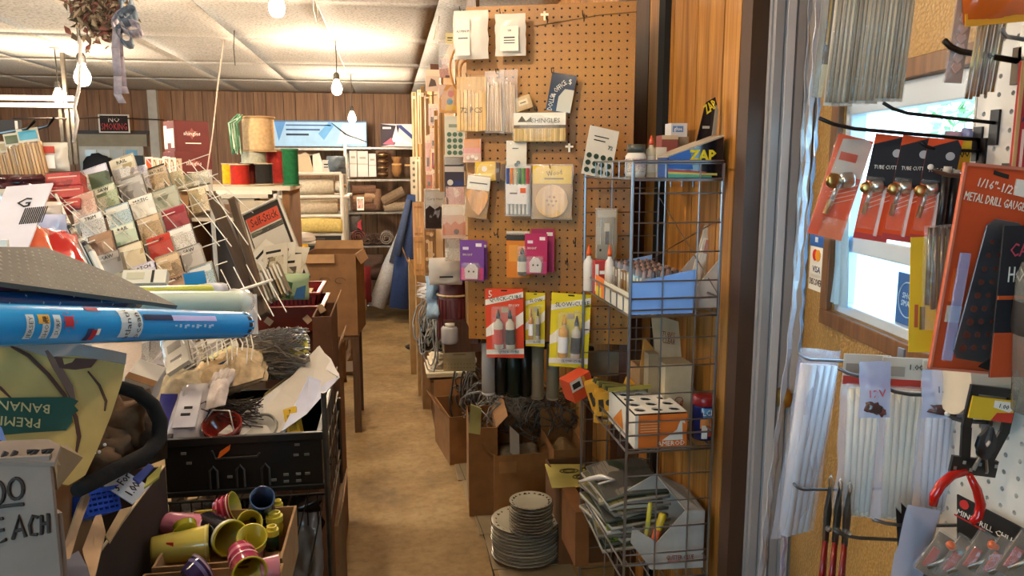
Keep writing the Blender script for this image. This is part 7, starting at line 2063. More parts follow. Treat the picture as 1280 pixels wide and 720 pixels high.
MB().box(w * .24, .0486, h * 1.16, w * .37, .05, h * 1.22).build('header_print', mat('#a9a08c'), t)
# second shelf
EL = mat('#d9d4cc', 'plastic'); ORC = mat('#d4571c', 'plastic')
bott('white_glue_bottle', 'white glue bottle with an orange tip at the open end of the second shelf', 736, 306, 351, 13, 2.27, EL, ORC, None, S1)
bott('white_glue_bottle', 'second white glue bottle with an orange tip behind the paint packs', 762, 306, 352, 12, 2.2, EL, ORC, None, S1)
on('red_glue_box', 'small red and white striped glue box beside the glue bottles', 'box', (744, 326, 758, 352), 2.2, mat('#a8302c'), .03, [('r', 'white_band', 0, .1, .3, .9, WHITE), ('r', 'print', .4, .3, .9, .4, WHITE), ('r', 'print', .4, .6, .9, .7, WHITE)], z=S1)
for k in range(11):
 y = 2.2 - k * .028
 c = ['#8a8074', '#9d9385', '#6f665b', '#c9c2b4', '#7f5c36', '#92703f', '#a39a8a', '#7ea9b8', '#8fb9c7', '#6f95a6', '#94a3a6'][k]
 x0 = RX0 + .05
 M = Matrix.Translation((x0 + .055, y, S1))
 t = thing('paint_pack', ['first', 'second', 'third', 'fourth', 'fifth', 'sixth', 'seventh', 'eighth', 'ninth', 'tenth', 'last'][k] + ' pack from the far end in the display row on the second shelf', 'pack', M)
 MB().box(-.055, 0, 0, .075, .02, .085).build('pack', mat(c), t)
 MB().box(-.0555, .003, .06, -.055, .017, .08).build('edge_label', mat('#b8b0a2'), t)
 for q in range(5):
  MB().lathe([(.007, .085), (.006, .1), (.003, .104), (0, .104)], 8, (-.045 + q * .025, .01, 0)).build('tube_tip', mat('#4a3a34' if (k + q) % 2 else '#8a6a60', 'plastic'), t)
M = Matrix.Translation((RX0 + .09, RY0 + .008, S1))
t = thing('display_tray', 'pale blue open display tray holding the row of packs', 'tray', M)
PBL = mat('#7fa3d9', 'paper')
MB().prism([(-.085, 0), (.082, 0), (.088, .115), (-.085, .082)], 0, .003).build('front_panel', PBL, t)
MB().prism([(-.085, 0), (.082, 0), (.088, .115), (-.085, .082)], .34, .343).build('back_panel', PBL, t)
MB().box(-.088, .003, 0, -.085, .34, .055).build('side_panel', mat('#b9b4a4'), t)
MB().box(-.085, .003, 0, .082, .34, .002).build('bottom', PBL, t)
MB().box(-.0885, .24, 0, -.0882, .34, .06).build('orange_print', mat('#cf6a24'), t)
MB().box(-.0888, .27, .0, -.0885, .34, .028).build('yellow_print', mat('#cdb22a'), t)
t, w, h = on('hanging_brush_pack', 'clear pack with a dark brush hanging inside the rack', 'pack', (745, 262, 771, 322), 2.3, mat('#9a8a6c', 'card'), .003, [('r', 'header', .05, .84, .95, 1, mat('#b9ad93')), ('r', 'brush', .44, .1, .58, .55, mat('#2a241e', 'wood'), .008), ('r', 'brush_head', .4, .55, .62, .72, mat('#c4b79c'), .008), ('r', 'wire', .2, .1, .22, .85, CHROME, .004), ('r', 'wire', .78, .1, .8, .85, CHROME, .004)], film=.014)
on('grey_header_card', 'small grey header card below the hanging brush pack', 'card', (746, 306, 768, 326), 2.25, mat('#8f8a7c'), .003, [('r', 'hole', .15, .6, .25, .75, INK)])
t, w, h = on('paddle_pack', 'clear pack of flat white wooden sanding sticks leaning at the wall end', 'pack', (858, 284, 884, 392), 2.02, mat('#b9a98d', 'wood'), .006, [('r', 'stick', .08, .0, .4, .86, mat('#c9bfae', 'wood'), .006), ('r', 'stick', .55, .02, .88, .94, mat('#b9a07a', 'wood'), .004), ('r', 'pink_label', .2, .66, .85, .84, mat('#b0624a'), .008), ('r', 'print', .3, .88, .8, .96, mat('#8d6a54'), .008)], ry=13, film=.014, z=S1)
on('wood_strip_pack', 'second flat wooden strip standing behind the sanding sticks', 'pack', (884, 270, 902, 392), 2.12, mat('#b38f5c', 'wood'), .008, [('r', 'pale_edge', 0, 0, .25, 1, mat('#c7b089', 'wood'))], z=S1)
M, w, h = spot(843, 326, 907, 397, 1.93); h = M.translation.z + h - S1; M.translation.z = S1
t = thing('white_file_carton', 'white carton with a slanted cut side at the wall end of the second shelf', 'carton', M)
WC = mat('#b9b3ac', 'card')
MB().prism([(-w / 2, 0), (w / 2, 0), (w / 2, h), (w * .34, h), (-w * .2, h * .3), (-w / 2, h * .36)], 0, .003).build('front_panel', WC, t)
MB().prism([(-w / 2, 0), (w / 2, 0), (w / 2, h), (w * .34, h), (-w * .2, h * .3), (-w / 2, h * .36)], .16, .163).build('back_panel', WC, t)
MB().box(w / 2 - .003, .003, 0, w / 2, .16, h).build('side_panel', WC, t)
MB().box(-w / 2, .003, 0, -w / 2 + .003, .16, h * .36).build('side_panel', WC, t)
MB().box(-w / 2, .003, 0, w / 2, .16, .003).build('bottom', WC, t)
# third shelf
M, w, h = spot(719, 468, 746, 497, 2.27, 20, 0, -20)
t = thing('orange_carton', 'orange black and white carton lying tilted at the open end of the third shelf', 'carton', M)
MB().box(-w / 2, 0, 0, w / 2, .06, h).build('box', mat('#c2441a'), t, bevel=.002)
parts_on(t, w, h, .06, [('r', 'white_panel', .02, .5, .55, .98, mat('#cdc6b8')), ('r', 'black_print', .1, .6, .45, .85, INK, .0014), ('r', 'yellow_stripe', .6, .05, .7, .95, mat('#c99f2a'))])
YC2 = mat('#c28f22')
for i, (rc, Y, lab) in enumerate((((741, 478, 758, 514), 2.2, 'upper yellow tool pack beside the orange carton'), ((746, 490, 772, 520), 2.12, 'yellow pack with a black disc print in the third shelf heap'), ((742, 500, 764, 530), 2.16, 'lowest yellow pack resting on the third shelf'), ((770, 478, 800, 516), 2.15, 'yellow pack behind the white and orange carton'))):
 M, w, h = spot(*rc, Y, -15, 0, -18 + 12 * i)
 t = thing('yellow_pack', lab, 'pack', M)
 MB().box(-w / 2, 0, 0, w / 2, .05, h).build('box', YC2, t, bevel=.002)
 parts_on(t, w, h, .05, [('r', 'black_print', .15, .2, .4, .7, mat('#2c2416')), ('d', 'disc_print', [(.65, .55)], w * .16, mat('#2a2a22' if i == 1 else '#8a6a1c')), ('r', 'white_print', .5, .12, .9, .2, mat('#d8c79a'))])
t = thing('blade_bundle', 'bundle of olive handled blades lying across the third shelf', 'blades', W(775, 490, 2.1))
for k in range(9):
 MB().box(-.075 + .003 * k, -.012 * k + .04, .004 + .002 * k, .045 + .004 * k, -.012 * k + .046, .016 + .002 * k).xf(Matrix.Rotation(R_(14 - k * 2), 4, 'Y')).build('blade', mat(['#5a5a30', '#3c3d2a', '#8a8038'][k % 3], 'plastic'), t)
M, w, h = spot(800, 420, 832, 498, 2.1);
t = thing('brown_flap_carton', 'brown carton with its lid flap raised on the third shelf', 'carton', M)
z_ = M.translation.z; M2 = M.copy(); M2.translation.z = S2; t.matrix_world = M2; h = h + z_ - S2
openbox(t, w, .1, h * .62, .004, CARD)
MB().slab([(-w * .5, .002, h * .6), (w * .1, .002, h * .52), (w * .3, .0, h * .74), (w * .2, -.004, h * .78), (-w * .4, -.01, h)], .004).build('flap', mat('#b5803a', 'card'), t)
MB().slab([(w * .0, 0, h * .62), (w * .5, 0, h * .5), (w * .5, -.03, h * .4), (0, -.035, h * .46)], .004).build('flap', mat('#b98840', 'card'), t)
t, w, h = on('cement_carton', 'tan carton with a red round logo and raised lid on the third shelf', 'carton', (831, 455, 864, 505), 2.0, mat('#b6a585', 'card'), .08, [('t', 'CEMENT', .55, .06, .1, mat('#6d2a22'), 0, .8), ('t', 'ec', .55, .42, .12, mat('#8f3028'), 0, .3)], z=S2)
rg = [((.55 - .5) * w + .012 * math.cos(q * .4), -.001, .44 * h + .012 * math.sin(q * .4)) for q in range(17)]
MB().tube(rg, .0012, 4).build('logo_ring', mat('#8f3028'), t)
MB().slab([(-w * .5, .08, h), (w * .5, .08, h), (w * .44, .1, h * 1.52), (-w * .64, .1, h * 1.66)], .003).build('lid_flap', mat('#bfa988', 'card'), t)
txt(t, 'TUBES', h * .08, -w * .02, h * 1.34, .083, mat('#7a4436'), -10, maxw=w * .5); txt(t, 'CLEAR', h * .08, w * .0, h * 1.24, .083, mat('#7a4436'), -10, maxw=w * .5)
MB().box(-w * .9, .05, h * .3, -w * .52, .09, h * 1.1).build('side_flap', mat('#8d7c62', 'card'), t)
# cartridge carton
M = Matrix.Translation(((W(793, 560, RY0 + .012).x + W(858, 560, RY0 + .012).x) / 2, RY0 + .012, S2))
w = W(858, 530, RY0 + .012).x - W(793, 530, RY0 + .012).x
h = W(826, 518, RY0 + .012).z - S2
t = thing('cartridge_carton', 'white and orange carton with rows of round holes in its lid, lettered AMEROD', 'carton', M)
dd_ = .26
MB().box(-w / 2, 0, 0, w / 2, dd_, h - .002).build('box', mat('#c9c4b8'), t)
MB().box(-w / 2, -.001, 0, w / 2, 0, h).build('orange_front', mat('#cf6a1b'), t)
MB().box(-w / 2, -.0015, 0, -w / 2 + w * .06, 0, h).build('white_edge', mat('#c9c4b8'), t)
holes = MB()
nx_, ny_ = 3, 5
px_, py_ = w / nx_, dd_ / ny_
hm = holed(w, dd_, w / 3.0, w / 8.6, .004)
hm.xf(Matrix.Translation((-w / 2, 0, h + .004)) @ Matrix.Rotation(R_(-90), 4, 'X') @ Matrix.Translation((0, 0, 0)))
hm.v = [(v[0], abs(v[1]) , v[2]) for v in hm.v]
hm.build('holed_lid', mat('#d2cdc2'), t)
MB().box(-w / 2, 0, h - .002, w / 2, dd_, h - .0015).build('dark_inside', GAP, t)
txt(t, 'AMEROD', h * .14, w * .2, h * .12, -.0018, mat('#e0d9c9'), 0, maxw=w * .55)
MB().prism([(w * .02, h * .22), (w * .42, h * .22), (w * .4, h * .74), (w * .46, h * .7), (w * .44, h * .8), (w * .36, h * .78), (w * .3, h * .52)], -.0018, -.001).build('bird_print', mat('#d8d2c6'), t)
for q in range(5): MB().box(-w * .4, -.0018, h * (.42 + .08 * q), w * (-.02 - .03 * (q % 2)), -.001, h * (.435 + .08 * q)).build('print', mat('#e0b98c'), t)
sd = MB()
sd.add([(-w / 2 - .001, .1, h * .2), (-w / 2 - .001, .2, h * .2), (-w / 2 - .001, .12, h * .8)], [(0, 1, 2)])
sd.build('side_print', mat('#c9761c'), t)
M, w, h = spot(866, 493, 892, 560, 1.93); h = M.translation.z + h - S2; M.translation.z = S2
t = thing('blue_can', 'round dark blue can with a red lid and an orange picture on the third shelf', 'can', M)
MB().lathe([(w * .47, 0), (w * .5, h * .02), (w * .5, h * .74), (w * .46, h * .78)], 26).build('can', mat('#1c2457', 'gloss'), t, smooth=True)
MB().lathe([(w * .5, h * .78), (w * .52, h * .8), (w * .52, h * .97), (w * .45, h), (0, h)], 26).build('lid', mat('#8d1f24', 'plastic'), t, smooth=True)
def arc(n_, a0, a1, v0, v1, m, lift):
 vs, fs = [], []
 for q in range(7):
  an = R_(-90 + a0 + (a1 - a0) * q / 6)
  for v in (v0, v1): vs.append((math.cos(an) * w * lift, math.sin(an) * w * lift, v * h))
 for q in range(6): fs.append((q * 2, q * 2 + 2, q * 2 + 3, q * 2 + 1))
 MB().add(vs, fs).build(n_, m, t)
arc('blue_label', -24, 28, .53, .74, mat('#4d86b8'), .503); arc('orange_print', -38, 40, .28, .52, mat('#cf7a33'), .503); arc('white_print', -30, 0, .05, .36, mat('#d4cfc6'), .505); arc('red_print', 4, 30, .1, .34, mat('#b8402e'), .506)
txt(t, 'LCL', h * .12, w * .01, h * .64, -w * .512, WHITE, 0, maxw=w * .5)
# bottom shelf
for k in range(14):
 y = .12 + .012 * (k % 5)
 px0 = 716 + (k % 4) * 4
 M = Matrix.Translation((RX0 + .09 + .008 * (k % 3), RY0 + .3 + .01 * (k % 3), S3 + .0125 * k)) @ Matrix.Rotation(R_(random.uniform(-16, 16)), 4, 'Z')
 t = thing('magazine', ['lowest', 'second', 'third', 'fourth', 'fifth', 'sixth', 'seventh', 'eighth', 'ninth', 'tenth', 'eleventh', 'twelfth', 'thirteenth', 'topmost'][k] + ' limp magazine in the pile on the bottom rack shelf', 'magazine', M)
 c = ['#9d978a', '#4d5046', '#b5ac9a', '#6d685f', '#bdb5a3', '#7a725f'][k % 6]
 def mf(u, q, k=k): return (0, 0, 0)
 mb_ = MB()
 vs, fs = [], []
 for j in range(7):
  for i in range(7):
   u, q = i / 6 - .5, j / 6 - .5
   vs.append((u * .19, q * .26, .004 + .003 * math.sin(u * 3 + k) * abs(q) * 2 - (.05 if k > 10 else .012) * max(0, -u - .2)))
 for j in range(6):
  for i in range(6):
   a_ = j * 7 + i; fs.append((a_, a_ + 1, a_ + 8, a_ + 7))
 mb_.add(vs, fs).build('pages', mat(c), t, solid=.009, smooth=True)
 mc = MB().add([(v[0] * .97, v[1] * .97, v[2] + .0012) for v in vs], fs)
 mc.build('cover', printed(*[('#5b5638', '#8a7f4a', '#3b4230'), ('#4d4a44', '#7d766a', '#2f3a2c'), ('#8d8474', '#5d5444', '#b0a78f')][k % 3], 2.5), t, smooth=True)
M, w, h = spot(722, 588, 766, 606, 2.15)
t = thing('paper_twist', 'twisted white clear wrap lying on the magazine pile', 'wrap', W(742, 604, 2.16))
MB().tube([W(*p) - W(742, 604, 2.16) for p in ((724, 602, 2.2), (738, 598, 2.18), (752, 596, 2.14), (768, 600, 2.1), (748, 605, 2.12))], [.004, .008, .009, .006, .003], 7).build('wrap', mat('#bdb6ac', 'gloss'), t, smooth=True)
on('yellow_tag_strip', 'yellow green lettered strip hanging out of the magazine pile', 'strip', (760, 650, 776, 688), 2.05, mat('#8fa03a'), .002, [('t', 'FREE', .5, .5, .2, mat('#2f4a22'), 70, 1.5)], ry=-4)
M, w, h = spot(790, 640, 880, 722, 1.9, -4)
z0_ = S3; M.translation.z = S3
hh = W(850, 640, 1.9).z - S3
t = thing('gutter_glue_carton', 'speckled white file carton lettered GUTTER GLUE on the bottom shelf', 'carton', M)
SPK = mat('#a9a6a0', 'card')
pl = [(-w * .22, 0), (w * .5, 0), (w * .46, hh), (w * .22, hh * 1.02), (-w * .16, hh * .48), (-w * .5, hh * .78), (-w * .52, hh * .5)]
MB().prism(pl, 0, .004).build('front_panel', SPK, t)
MB().prism([(-w * .4, 0), (w * .5, 0), (w * .46, hh), (w * .0, hh * 1.3), (-w * .5, hh * .95)], .15, .154).build('back_panel', SPK, t)
MB().slab([(w * .46, 0, hh), (w * .22, 0, hh * 1.02), (w * .0, .15, hh * 1.3), (w * .42, .15, hh * 1.06)], .003).build('top_flap', SPK, t)
MB().box(w * .46, .004, 0, w * .5, .15, hh).build('side_panel', SPK, t)
MB().box(-w * .24, .004, 0, w * .5, .15, .004).build('bottom', SPK, t)
MB().box(w * .0, -.0012, hh * .13, w * .34, 0, hh * .15).build('red_line', mat('#a5402f'), t)
txt(t, 'GUTTER GLUE', hh * .08, w * .17, hh * .2, -.0012, mat('#8d3a2c'), 0, maxw=w * .38)
for i, (p, q, r, c, lab) in enumerate((((806, 690, 1.93), (813, 628, 1.95), .0065, '#b9b13c', 'thin yellow green tube standing in the white file carton'), ((812, 694, 1.915), (829, 642, 1.93), .011, '#c9b21e', 'thick yellow tube with an orange band in the white file carton'))):
 a, b = W(*p), W(*q)
 M = frame(a, (b - a).cross(V((0, 1, 0))), b - a)
 t = thing('glue_tube', lab, 'tube', M)
 L_ = (b - a).length
 MB().lathe([(r, 0), (r, L_ * .96), (r * .8, L_)], 14).build('tube', mat(c, 'plastic'), t, smooth=True)
 MB().ring([(r * 1.02, L_ * .3), (r * 1.02, L_ * .62)], 14).build('band', mat('#b5532a' if i else '#9aa04a', 'plastic'), t, smooth=True)
pouch('brown_paper_bundle', 'crumpled brown paper bundle inside the white file carton', 'paper', (804, 656, 836, 700), mat('#7d6a54', 'card'), 1.97, .05, rough=.6)
on('brown_board', 'brown board edge standing under the bottom shelf', 'board', (719, 640, 736, 720), 2.3, mat('#7a4c22', 'card'), .2, z=.3)
pouch('red_white_bag', 'red and white printed bag at the wall end of the bottom shelf', 'bag', (868, 706, 886, 726), mat('#a8615c', 'gloss'), 2.1, .04)
on('pale_backing_board', 'pale grey board standing behind the rack under the yellow card', 'board', (716, 440, 786, 470), 2.52, mat('#9c8e77', 'card'), .02)

# ================================================================ white pegboard and tools at the near right
WX_ = .86
WP = Plane((WX_, 1.04, 0), (0, -1, 0))
z0w, z1w = .85, 2.15
BM = WP.M.copy(); BM.translation = WP.M @ V((0, 0, z0w))
wpb = thing('white_pegboard', 'white perforated pegboard full of hanging tools beside the door', 'pegboard', BM)
ln = .36
holed(ln, z1w - z0w, .0254, .0036, .006).build('board', mat('#c9c6c0', 'paint'), wpb)
MB().box(0, .0062, 0, ln, .012, z1w - z0w).build('backing', GAP, wpb)
MB().box(-.004, -.001, 0, 0, .014, z1w - z0w).build('edge_strip', mat('#b5aea2', 'paint'), wpb)
MB().box(.02, .013, -z0w, .06, .05, z1w - z0w).build('stand_post', DARKWOOD, wpb)
MB().box(ln - .06, .013, -z0w, ln - .02, .05, z1w - z0w).build('stand_post', DARKWOOD, wpb)
def whook(label, tip, base, Yb, Lc=.0, r=.003, c='#4d4742', white=False, Yt=None):
 b = WX(*base, WX_)
 Yb_ = b.y if Yb is None else Yb
 b = W(*base, Yb_) if base[0] > 1195 or Yb is not None else b
 a = W(*tip, Yt or Yb_ - .0)
 t = thing('long_hook', label, 'hook', b)
 d = a - b
 up = V((0, 0, .006))
 MB().tube([V((WX_ - b.x, 0, -.01 * (WX_ - b.x) / .2)), V((0, 0, 0)), d * .8 - up * .9, d * .92 - up * .4, d + up * .6], r, 8).build('hook', mat(c, 'dull'), t, smooth=True)
 if white: MB().lump(d + up * .6, (r * 1.25,) * 3, 1, 0).build('tip_cap', mat('#d2cdc6', 'plastic'), t, smooth=True)
 MB().box(WX_ - b.x - .004, -.008, -.03, WX_ - b.x, .008, .02).build('back_plate', mat(c, 'dull'), t)
HK = [('thick dark hook over the pink strip pack', (1180, 54), (1282, 78), .97, .0042, '#3a332d', 0),
      ('dark hook behind the silver rod packs', (1104, 132), (1256, 155), 1.0, .0026, '#35373a', 0),
      ('dark hook carrying the black and orange cards', (1024, 151), (1240, 176), 1.03, .0028, '#3a3c40', 0),
      ('brown hook with a pale tip carrying the metal drill gauge', (1163, 212), (1276, 222), .97, .0032, '#6d635a', 1),
      ('thin silver hook carrying the twisted clear bag by the jamb', (998, 444), (1070, 452), 1.16, .0026, '#8d8f94', 0),
      ('silver hook through the pair of price headers', (1048, 463), (1186, 483), 1.08, .0028, '#7d7d80', 0),
      ('dark silver hook in front of the price headers', (1106, 487), (1262, 496), 1.02, .003, '#5f5f62', 0),
      ('grey hook with a pale tip carrying the pliers', (1184, 520), (1284, 530), .96, .0032, '#6a6a6c', 1),
      ('short silver hook carrying the red handled cutters', (992, 607), (1050, 612), 1.14, .0026, '#76767a', 0),
      ('long silver hook over the drill chuck card', (1091, 652), (1284, 656), .98, .0028, '#77777a', 0),
      ('long dull hook below the silver one', (1042, 666), (1190, 678), 1.06, .003, '#5d5a58', 0),
      ('grey hook with a white tip at the bottom of the photo', (1156, 697), (1284, 701), .95, .0034, '#77746f', 1),
      ('dark hook low behind the yellow price tag', (1150, 180), (1252, 190), 1.02, .0024, '#33353a', 0),
      ('short silver hook in the upper corner of the white pegboard', (1252, 38), (1284, 50), .96, .003, '#a8a8aa', 0)]
for lab, tip, base, Yb, r, c, wv in HK:
 whook(lab, tip, base, Yb, r=r, c=c, white=bool(wv))
def tool(name, label, cat, rc, Y, m, specs=(), th=.002, rz=-0, ry=0, rx=0, film=0, haze=.1, bevel=0, stretch=1.0):
 M, w, h = spot(*rc, Y, rz, rx, ry)
 w *= stretch
 return card(name, label, cat, None, m, specs, th, M=(M, w, h), film=film, film_haze=haze, bevel=bevel)
# silver rod packs
rodc = ['#a5947a', '#8f7f68', '#b8a88c', '#75664f', '#9c8b70']
for k in range(9):
 x0 = 1036 + k * 10.6
 M, w, h = spot(x0 - 1, -70, x0 + 15, 132 - k * .9 + (k % 3), 1.02 - .006 * k, -24, 0, 3.0)
 t = thing('rod_packet', ['first', 'second', 'third', 'fourth', 'fifth', 'sixth', 'seventh', 'eighth', 'last'][k] + ' clear packet of silvery rods in the fan, counted from the door', 'packet', M)
 for q in range(3):
  x = -w * .3 + w * .3 * q
  MB().tube([(x, 0, h * .02), (x, 0, h)], w * .13, 7).build('rod', mat(rodc[(k + q) % 5], 'gloss'), t, smooth=True)
 MB().box(-w * .48, .003, 0, w * .48, .004, h).build('backing_strip', mat('#8d8271' if k % 2 else '#b9b09d'), t)
 MB().pillow(w * 1.05, h * 1.01, .012, 4, 12, seed=k, rough=.3, o=(0, 0, -h * .006)).build('clear_sleeve', clear(haze=.06), t, smooth=True)
M, w, h = spot(1020, -70, 1040, 122, 1.06, -20, 0, 3)
t = thing('rod_packet', 'narrow packet with a dark brown and gold strip beside the silvery rods', 'packet', M)
MB().box(-w * .5, 0, 0, -w * .1, .004, h).build('grey_strip', mat('#9d978c', 'metal'), t)
MB().box(-w * .05, -.002, h * .22, w * .3, .004, h).build('dark_strip', mat('#3d2a1a', 'gloss'), t)
MB().box(w * .0, -.003, h * .35, w * .12, -.002, h).build('gold_line', mat('#b8902e', 'metal'), t)
MB().prism([(-w * .1, 0), (w * .12, .0), (w * .3, h * .22), (-w * .1, h * .22)], -.002, .002).build('pale_tip', mat('#b9ad8f', 'gloss'), t)
MB().pillow(w * 1.15, h * 1.01, .012, 4, 12, seed=3).build('clear_sleeve', clear(haze=.1), t, smooth=True)
# hanging packs in the upper corner
M, w, h = spot(1188, -60, 1209, 104, .98, -20, 0, 4)
t = thing('trim_packet', 'pink brown strip pack with heart shaped blisters hanging in the corner', 'packet', M)
MB().box(-w / 2, 0, 0, w / 2, .004, h).build('strip', mat('#8f6a58', 'gloss'), t)
for q in range(6):
 z = h * (.12 + .075 * q)
 MB().prism([(0, z - .008), (.006, z), (.004, z + .006), (0, z + .004), (-.004, z + .006), (-.006, z)], -.005, 0).build('heart_blister', mat('#b78f83', 'gloss'), t)
MB().pillow(w * 1.3, h * 1.03, .014, 4, 10, seed=7).build('clear_sleeve', clear(haze=.12), t, smooth=True)
for k in range(4):
 x0 = 1210 + k * 9
 M, w, h = spot(x0, 10, x0 + 11, 124 - k * 3, .95 + .01 * k, -15, 0, 5)
 t = thing('brass_rod_packet', ['first', 'second', 'third', 'last'][k] + ' packet of brassy rods under the orange bag, counted from the pink strip', 'packet', M)
 for q in range(2):
  MB().tube([((q - .5) * w * .5, 0, 0), ((q - .5) * w * .5, 0, h)], w * .2, 7).build('rod', mat(['#8f7c42', '#b09a5c', '#75694a', '#a9a184'][(k + q) % 4], 'metal'), t, smooth=True)
 MB().pillow(w * 1.15, h * 1.02, .01, 4, 8, seed=k + 20).build('clear_sleeve', clear(haze=.12), t, smooth=True)
M, w, h = spot(1208, -50, 1300, 26, .9, -12, 0, -5)
t = thing('orange_bag', 'orange plastic bag with a yellow hem cut by the top edge', 'bag', M)
MB().pillow(w, h, .03, 10, 6, seed=5, rough=.6).build('bag', mat('#c25a1e', 'gloss'), t, smooth=True)
MB().box(-w / 2, -.004, -.004, w / 2, -.002, h * .16).build('hem', mat('#cf8f2c', 'gloss'), t)
# tube cutter and the three black and orange cards
OR = mat('#d94a0c')
BRS = mat('#a98550', 'metal')
def tube_cutter(t, w, h, u, v, s):
 x, z = (u - .5) * w, v * h
 MB().lathe([(.0, 0), (s * .5, 0), (s * .55, s * .2), (s * .55, s * .7), (s * .45, s * .9), (0, s * .9)], 16).xf(Matrix.Translation((x, -s * .4, z)) @ Matrix.Rotation(R_(70), 4, 'Y')).build('cutter_head', CHROME, t, smooth=True)
 MB().lathe([(s * .42, 0), (s * .52, s * .05), (s * .52, s * .3), (s * .2, s * .35)], 14).xf(Matrix.Translation((x - s * .5, -s * .5, z - s * .1)) @ Matrix.Rotation(R_(90), 4, 'X')).build('cutter_wheel', BRS, t, smooth=True)
 MB().tube([(x, -s * .3, z - s * .1), (x - s * .15, -s * .3, z - s * 1.6)], s * .17, 8).build('shaft', CHROME, t, smooth=True)
 MB().tube([(x - s * .15, -s * .3, z - s * 1.4), (x - s * .25, -s * .3, z - s * 2.4)], [s * .24, s * .2], 10).build('knurled_knob', BRS, t)
stripes = [('p', 'white_stripe', [(.25 + .0 * q, .30 + .045 * q), (.95, .42 + .045 * q), (.95, .428 + .045 * q), (.25, .308 + .045 * q)], mat('#e0b7a0'), .0012) for q in range(4)]
for k, (rc, Y, rz, ry, lab) in enumerate((((1071, 168, 1112, 300), 1.06, -28, 8, 'first black and orange card with a small cutter, next to the bagged chrome tool'), ((1107, 170, 1147, 301), 1.04, -28, 7, 'middle black and orange card with a small cutter'), ((1142, 173, 1182, 302), 1.02, -28, 6, 'last black and orange card with a small cutter, beside the yellow price tag'))):
 t, w, h = tool('cutter_card', lab, 'blister card', rc, Y, OR, [('p', 'black_top', [(0, .56), (1, .5), (1, .93), (.85, 1), (0, .9)], mat('#14141c')), ('t', 'TUBE CUTTER', .55, .7, .035, WHITE, 5, .8, .0016), ('d', 'round_mark', [(.72, .84)], w_ if False else .006, mat('#a9a9ad'), .0014), ('r', 'hem', 0, 0, 1, .06, mat('#b03a3a'))] + stripes, rz=rz, ry=ry, stretch=1.05)
 tube_cutter(t, w, h, .22, .5, .017)
 MB().box(w * .05, -.012, h * .05, w * .14, -.002, h * .5).build('blister_rib', clear(haze=.3), t)
 MB().pillow(w * .5, h * .5, .03, 5, 6, seed=k, o=(-w * .22, -.004, h * .1)).build('blister', clear(haze=.05), t, smooth=True)
t, w, h = tool('cutter_card', 'orange card with a shiny chrome tool in crumpled clear wrap beside the door', 'blister card', (1012, 168, 1056, 296), 1.1, OR, [('p', 'white_top', [(.1, .62), (1, .62), (1, .96), (.85, 1), (.15, .96)], mat('#b9b3aa', 'gloss')), ('r', 'red_print', .2, .76, .7, .84, mat('#c04a30'), .0014), ('p', 'bright_edge', [(0, .1), (.35, .06), (.4, .5), (.1, .55)], mat('#d9501c'), .001), ('r', 'pale_foot', .3, 0, 1, .2, mat('#d8764f'), .001)] + stripes, rz=-18, ry=14, film=.02, haze=.04)
tube_cutter(t, w, h, .4, .56, .022)
# yellow price tag, black rods
tool('price_tag_card', 'yellow card marked 5.00 in pen behind the drill gauge', 'card', (1176, 176, 1213, 216), 1.03, mat('#c9a51c'), [('t', '5.00', .66, .58, .24, INK, 8, .55), ('d', 'hang_hole', [(.1, .5)], .004, INK)], rz=-8)
for k in range(3):
 M, w, h = spot(1170 + k * 11, 208 + k * 4, 1182 + k * 11, 302, 1.0, -10, 0, 3)
 t = thing('black_file', ['first', 'second', 'third'][k] + ' black handled file behind the drill gauge, counted from the door', 'file', M)
 MB().tube([(0, 0, 0), (0, 0, h * .9)], w * .45, 8).build('handle', mat('#16161a', 'plastic'), t, smooth=True)
 MB().tube([(0, 0, h * .9), (0, 0, h)], w * .4, 8).build('collar', mat('#b5b1a8', 'plastic'), t, smooth=True)
# yellow card of needle files
t, w, h = tool('needle_file_card', 'yellow card of slim grey needle files hanging below the black cards', 'blister card', (1141, 296, 1196, 440), .99, mat('#cfae17'), [('r', 'red_print', .12, .22, .2, .42, mat('#a8512a'), .001), ('r', 'print', .24, .2, .36, .4, mat('#6a5a1c'), .001)], rz=-22, ry=-3)
for q in range(5):
 x = w * (-.12 + .14 * q)
 MB().tube([(x, -.004, h * (.42 - .04 * q)), (x + .002, -.004, h * 1.08)], .0032, 6).build('needle_file', mat('#7d7868', 'metal'), t, smooth=True)
MB().pillow(w * .75, h * .9, .016, 5, 8, seed=4, o=(w * .14, -.004, h * .2)).build('blister', clear(haze=.08), t, smooth=True)
# metal drill gauge
t, w, h = tool('drill_gauge_card', 'orange METAL DRILL GAUGE card with a grey drilled plate', 'blister card', (1170, 206, 1266, 464), .87, mat('#bd4413'), [('t', 'METAL DRILL GAUGE', .47, .83, .04, mat('#e6ddd0'), -6, .8, .0018), ('t', '1/16"-1/2"', .46, .9, .04, mat('#e6ddd0'), -8, .5, .0018), ('p', 'hang_slot', [(.4, .955), (.6, .94), (.6, .96), (.4, .975)], INK, .001), ('p', 'white_sticker', [(.7, .87), (.88, .86), (.92, .9), (.88, .94), (.7, .945)], mat('#d6cfc6'), .002), ('p', 'black_corner', [(.66, .03), (.98, .0), (.98, .16)], INK, .001)], rz=-8, ry=5, stretch=1.0)
GP = mat('#7f8088', 'dull')
Mg = Matrix.Translation((-w * .08, -.018, h * .07)) @ Matrix.Rotation(R_(5), 4, 'Y')
gw, gh = w * .5, h * .68
pl = [(-gw / 2, gw * .2), (-gw / 2 + gw * .15, 0), (gw / 2 - gw * .15, 0), (gw / 2, gw * .15), (gw / 2, gh - gw * .2), (gw / 2 - gw * .2, gh), (-gw / 2 + gw * .2, gh), (-gw / 2, gh - gw * .2)]
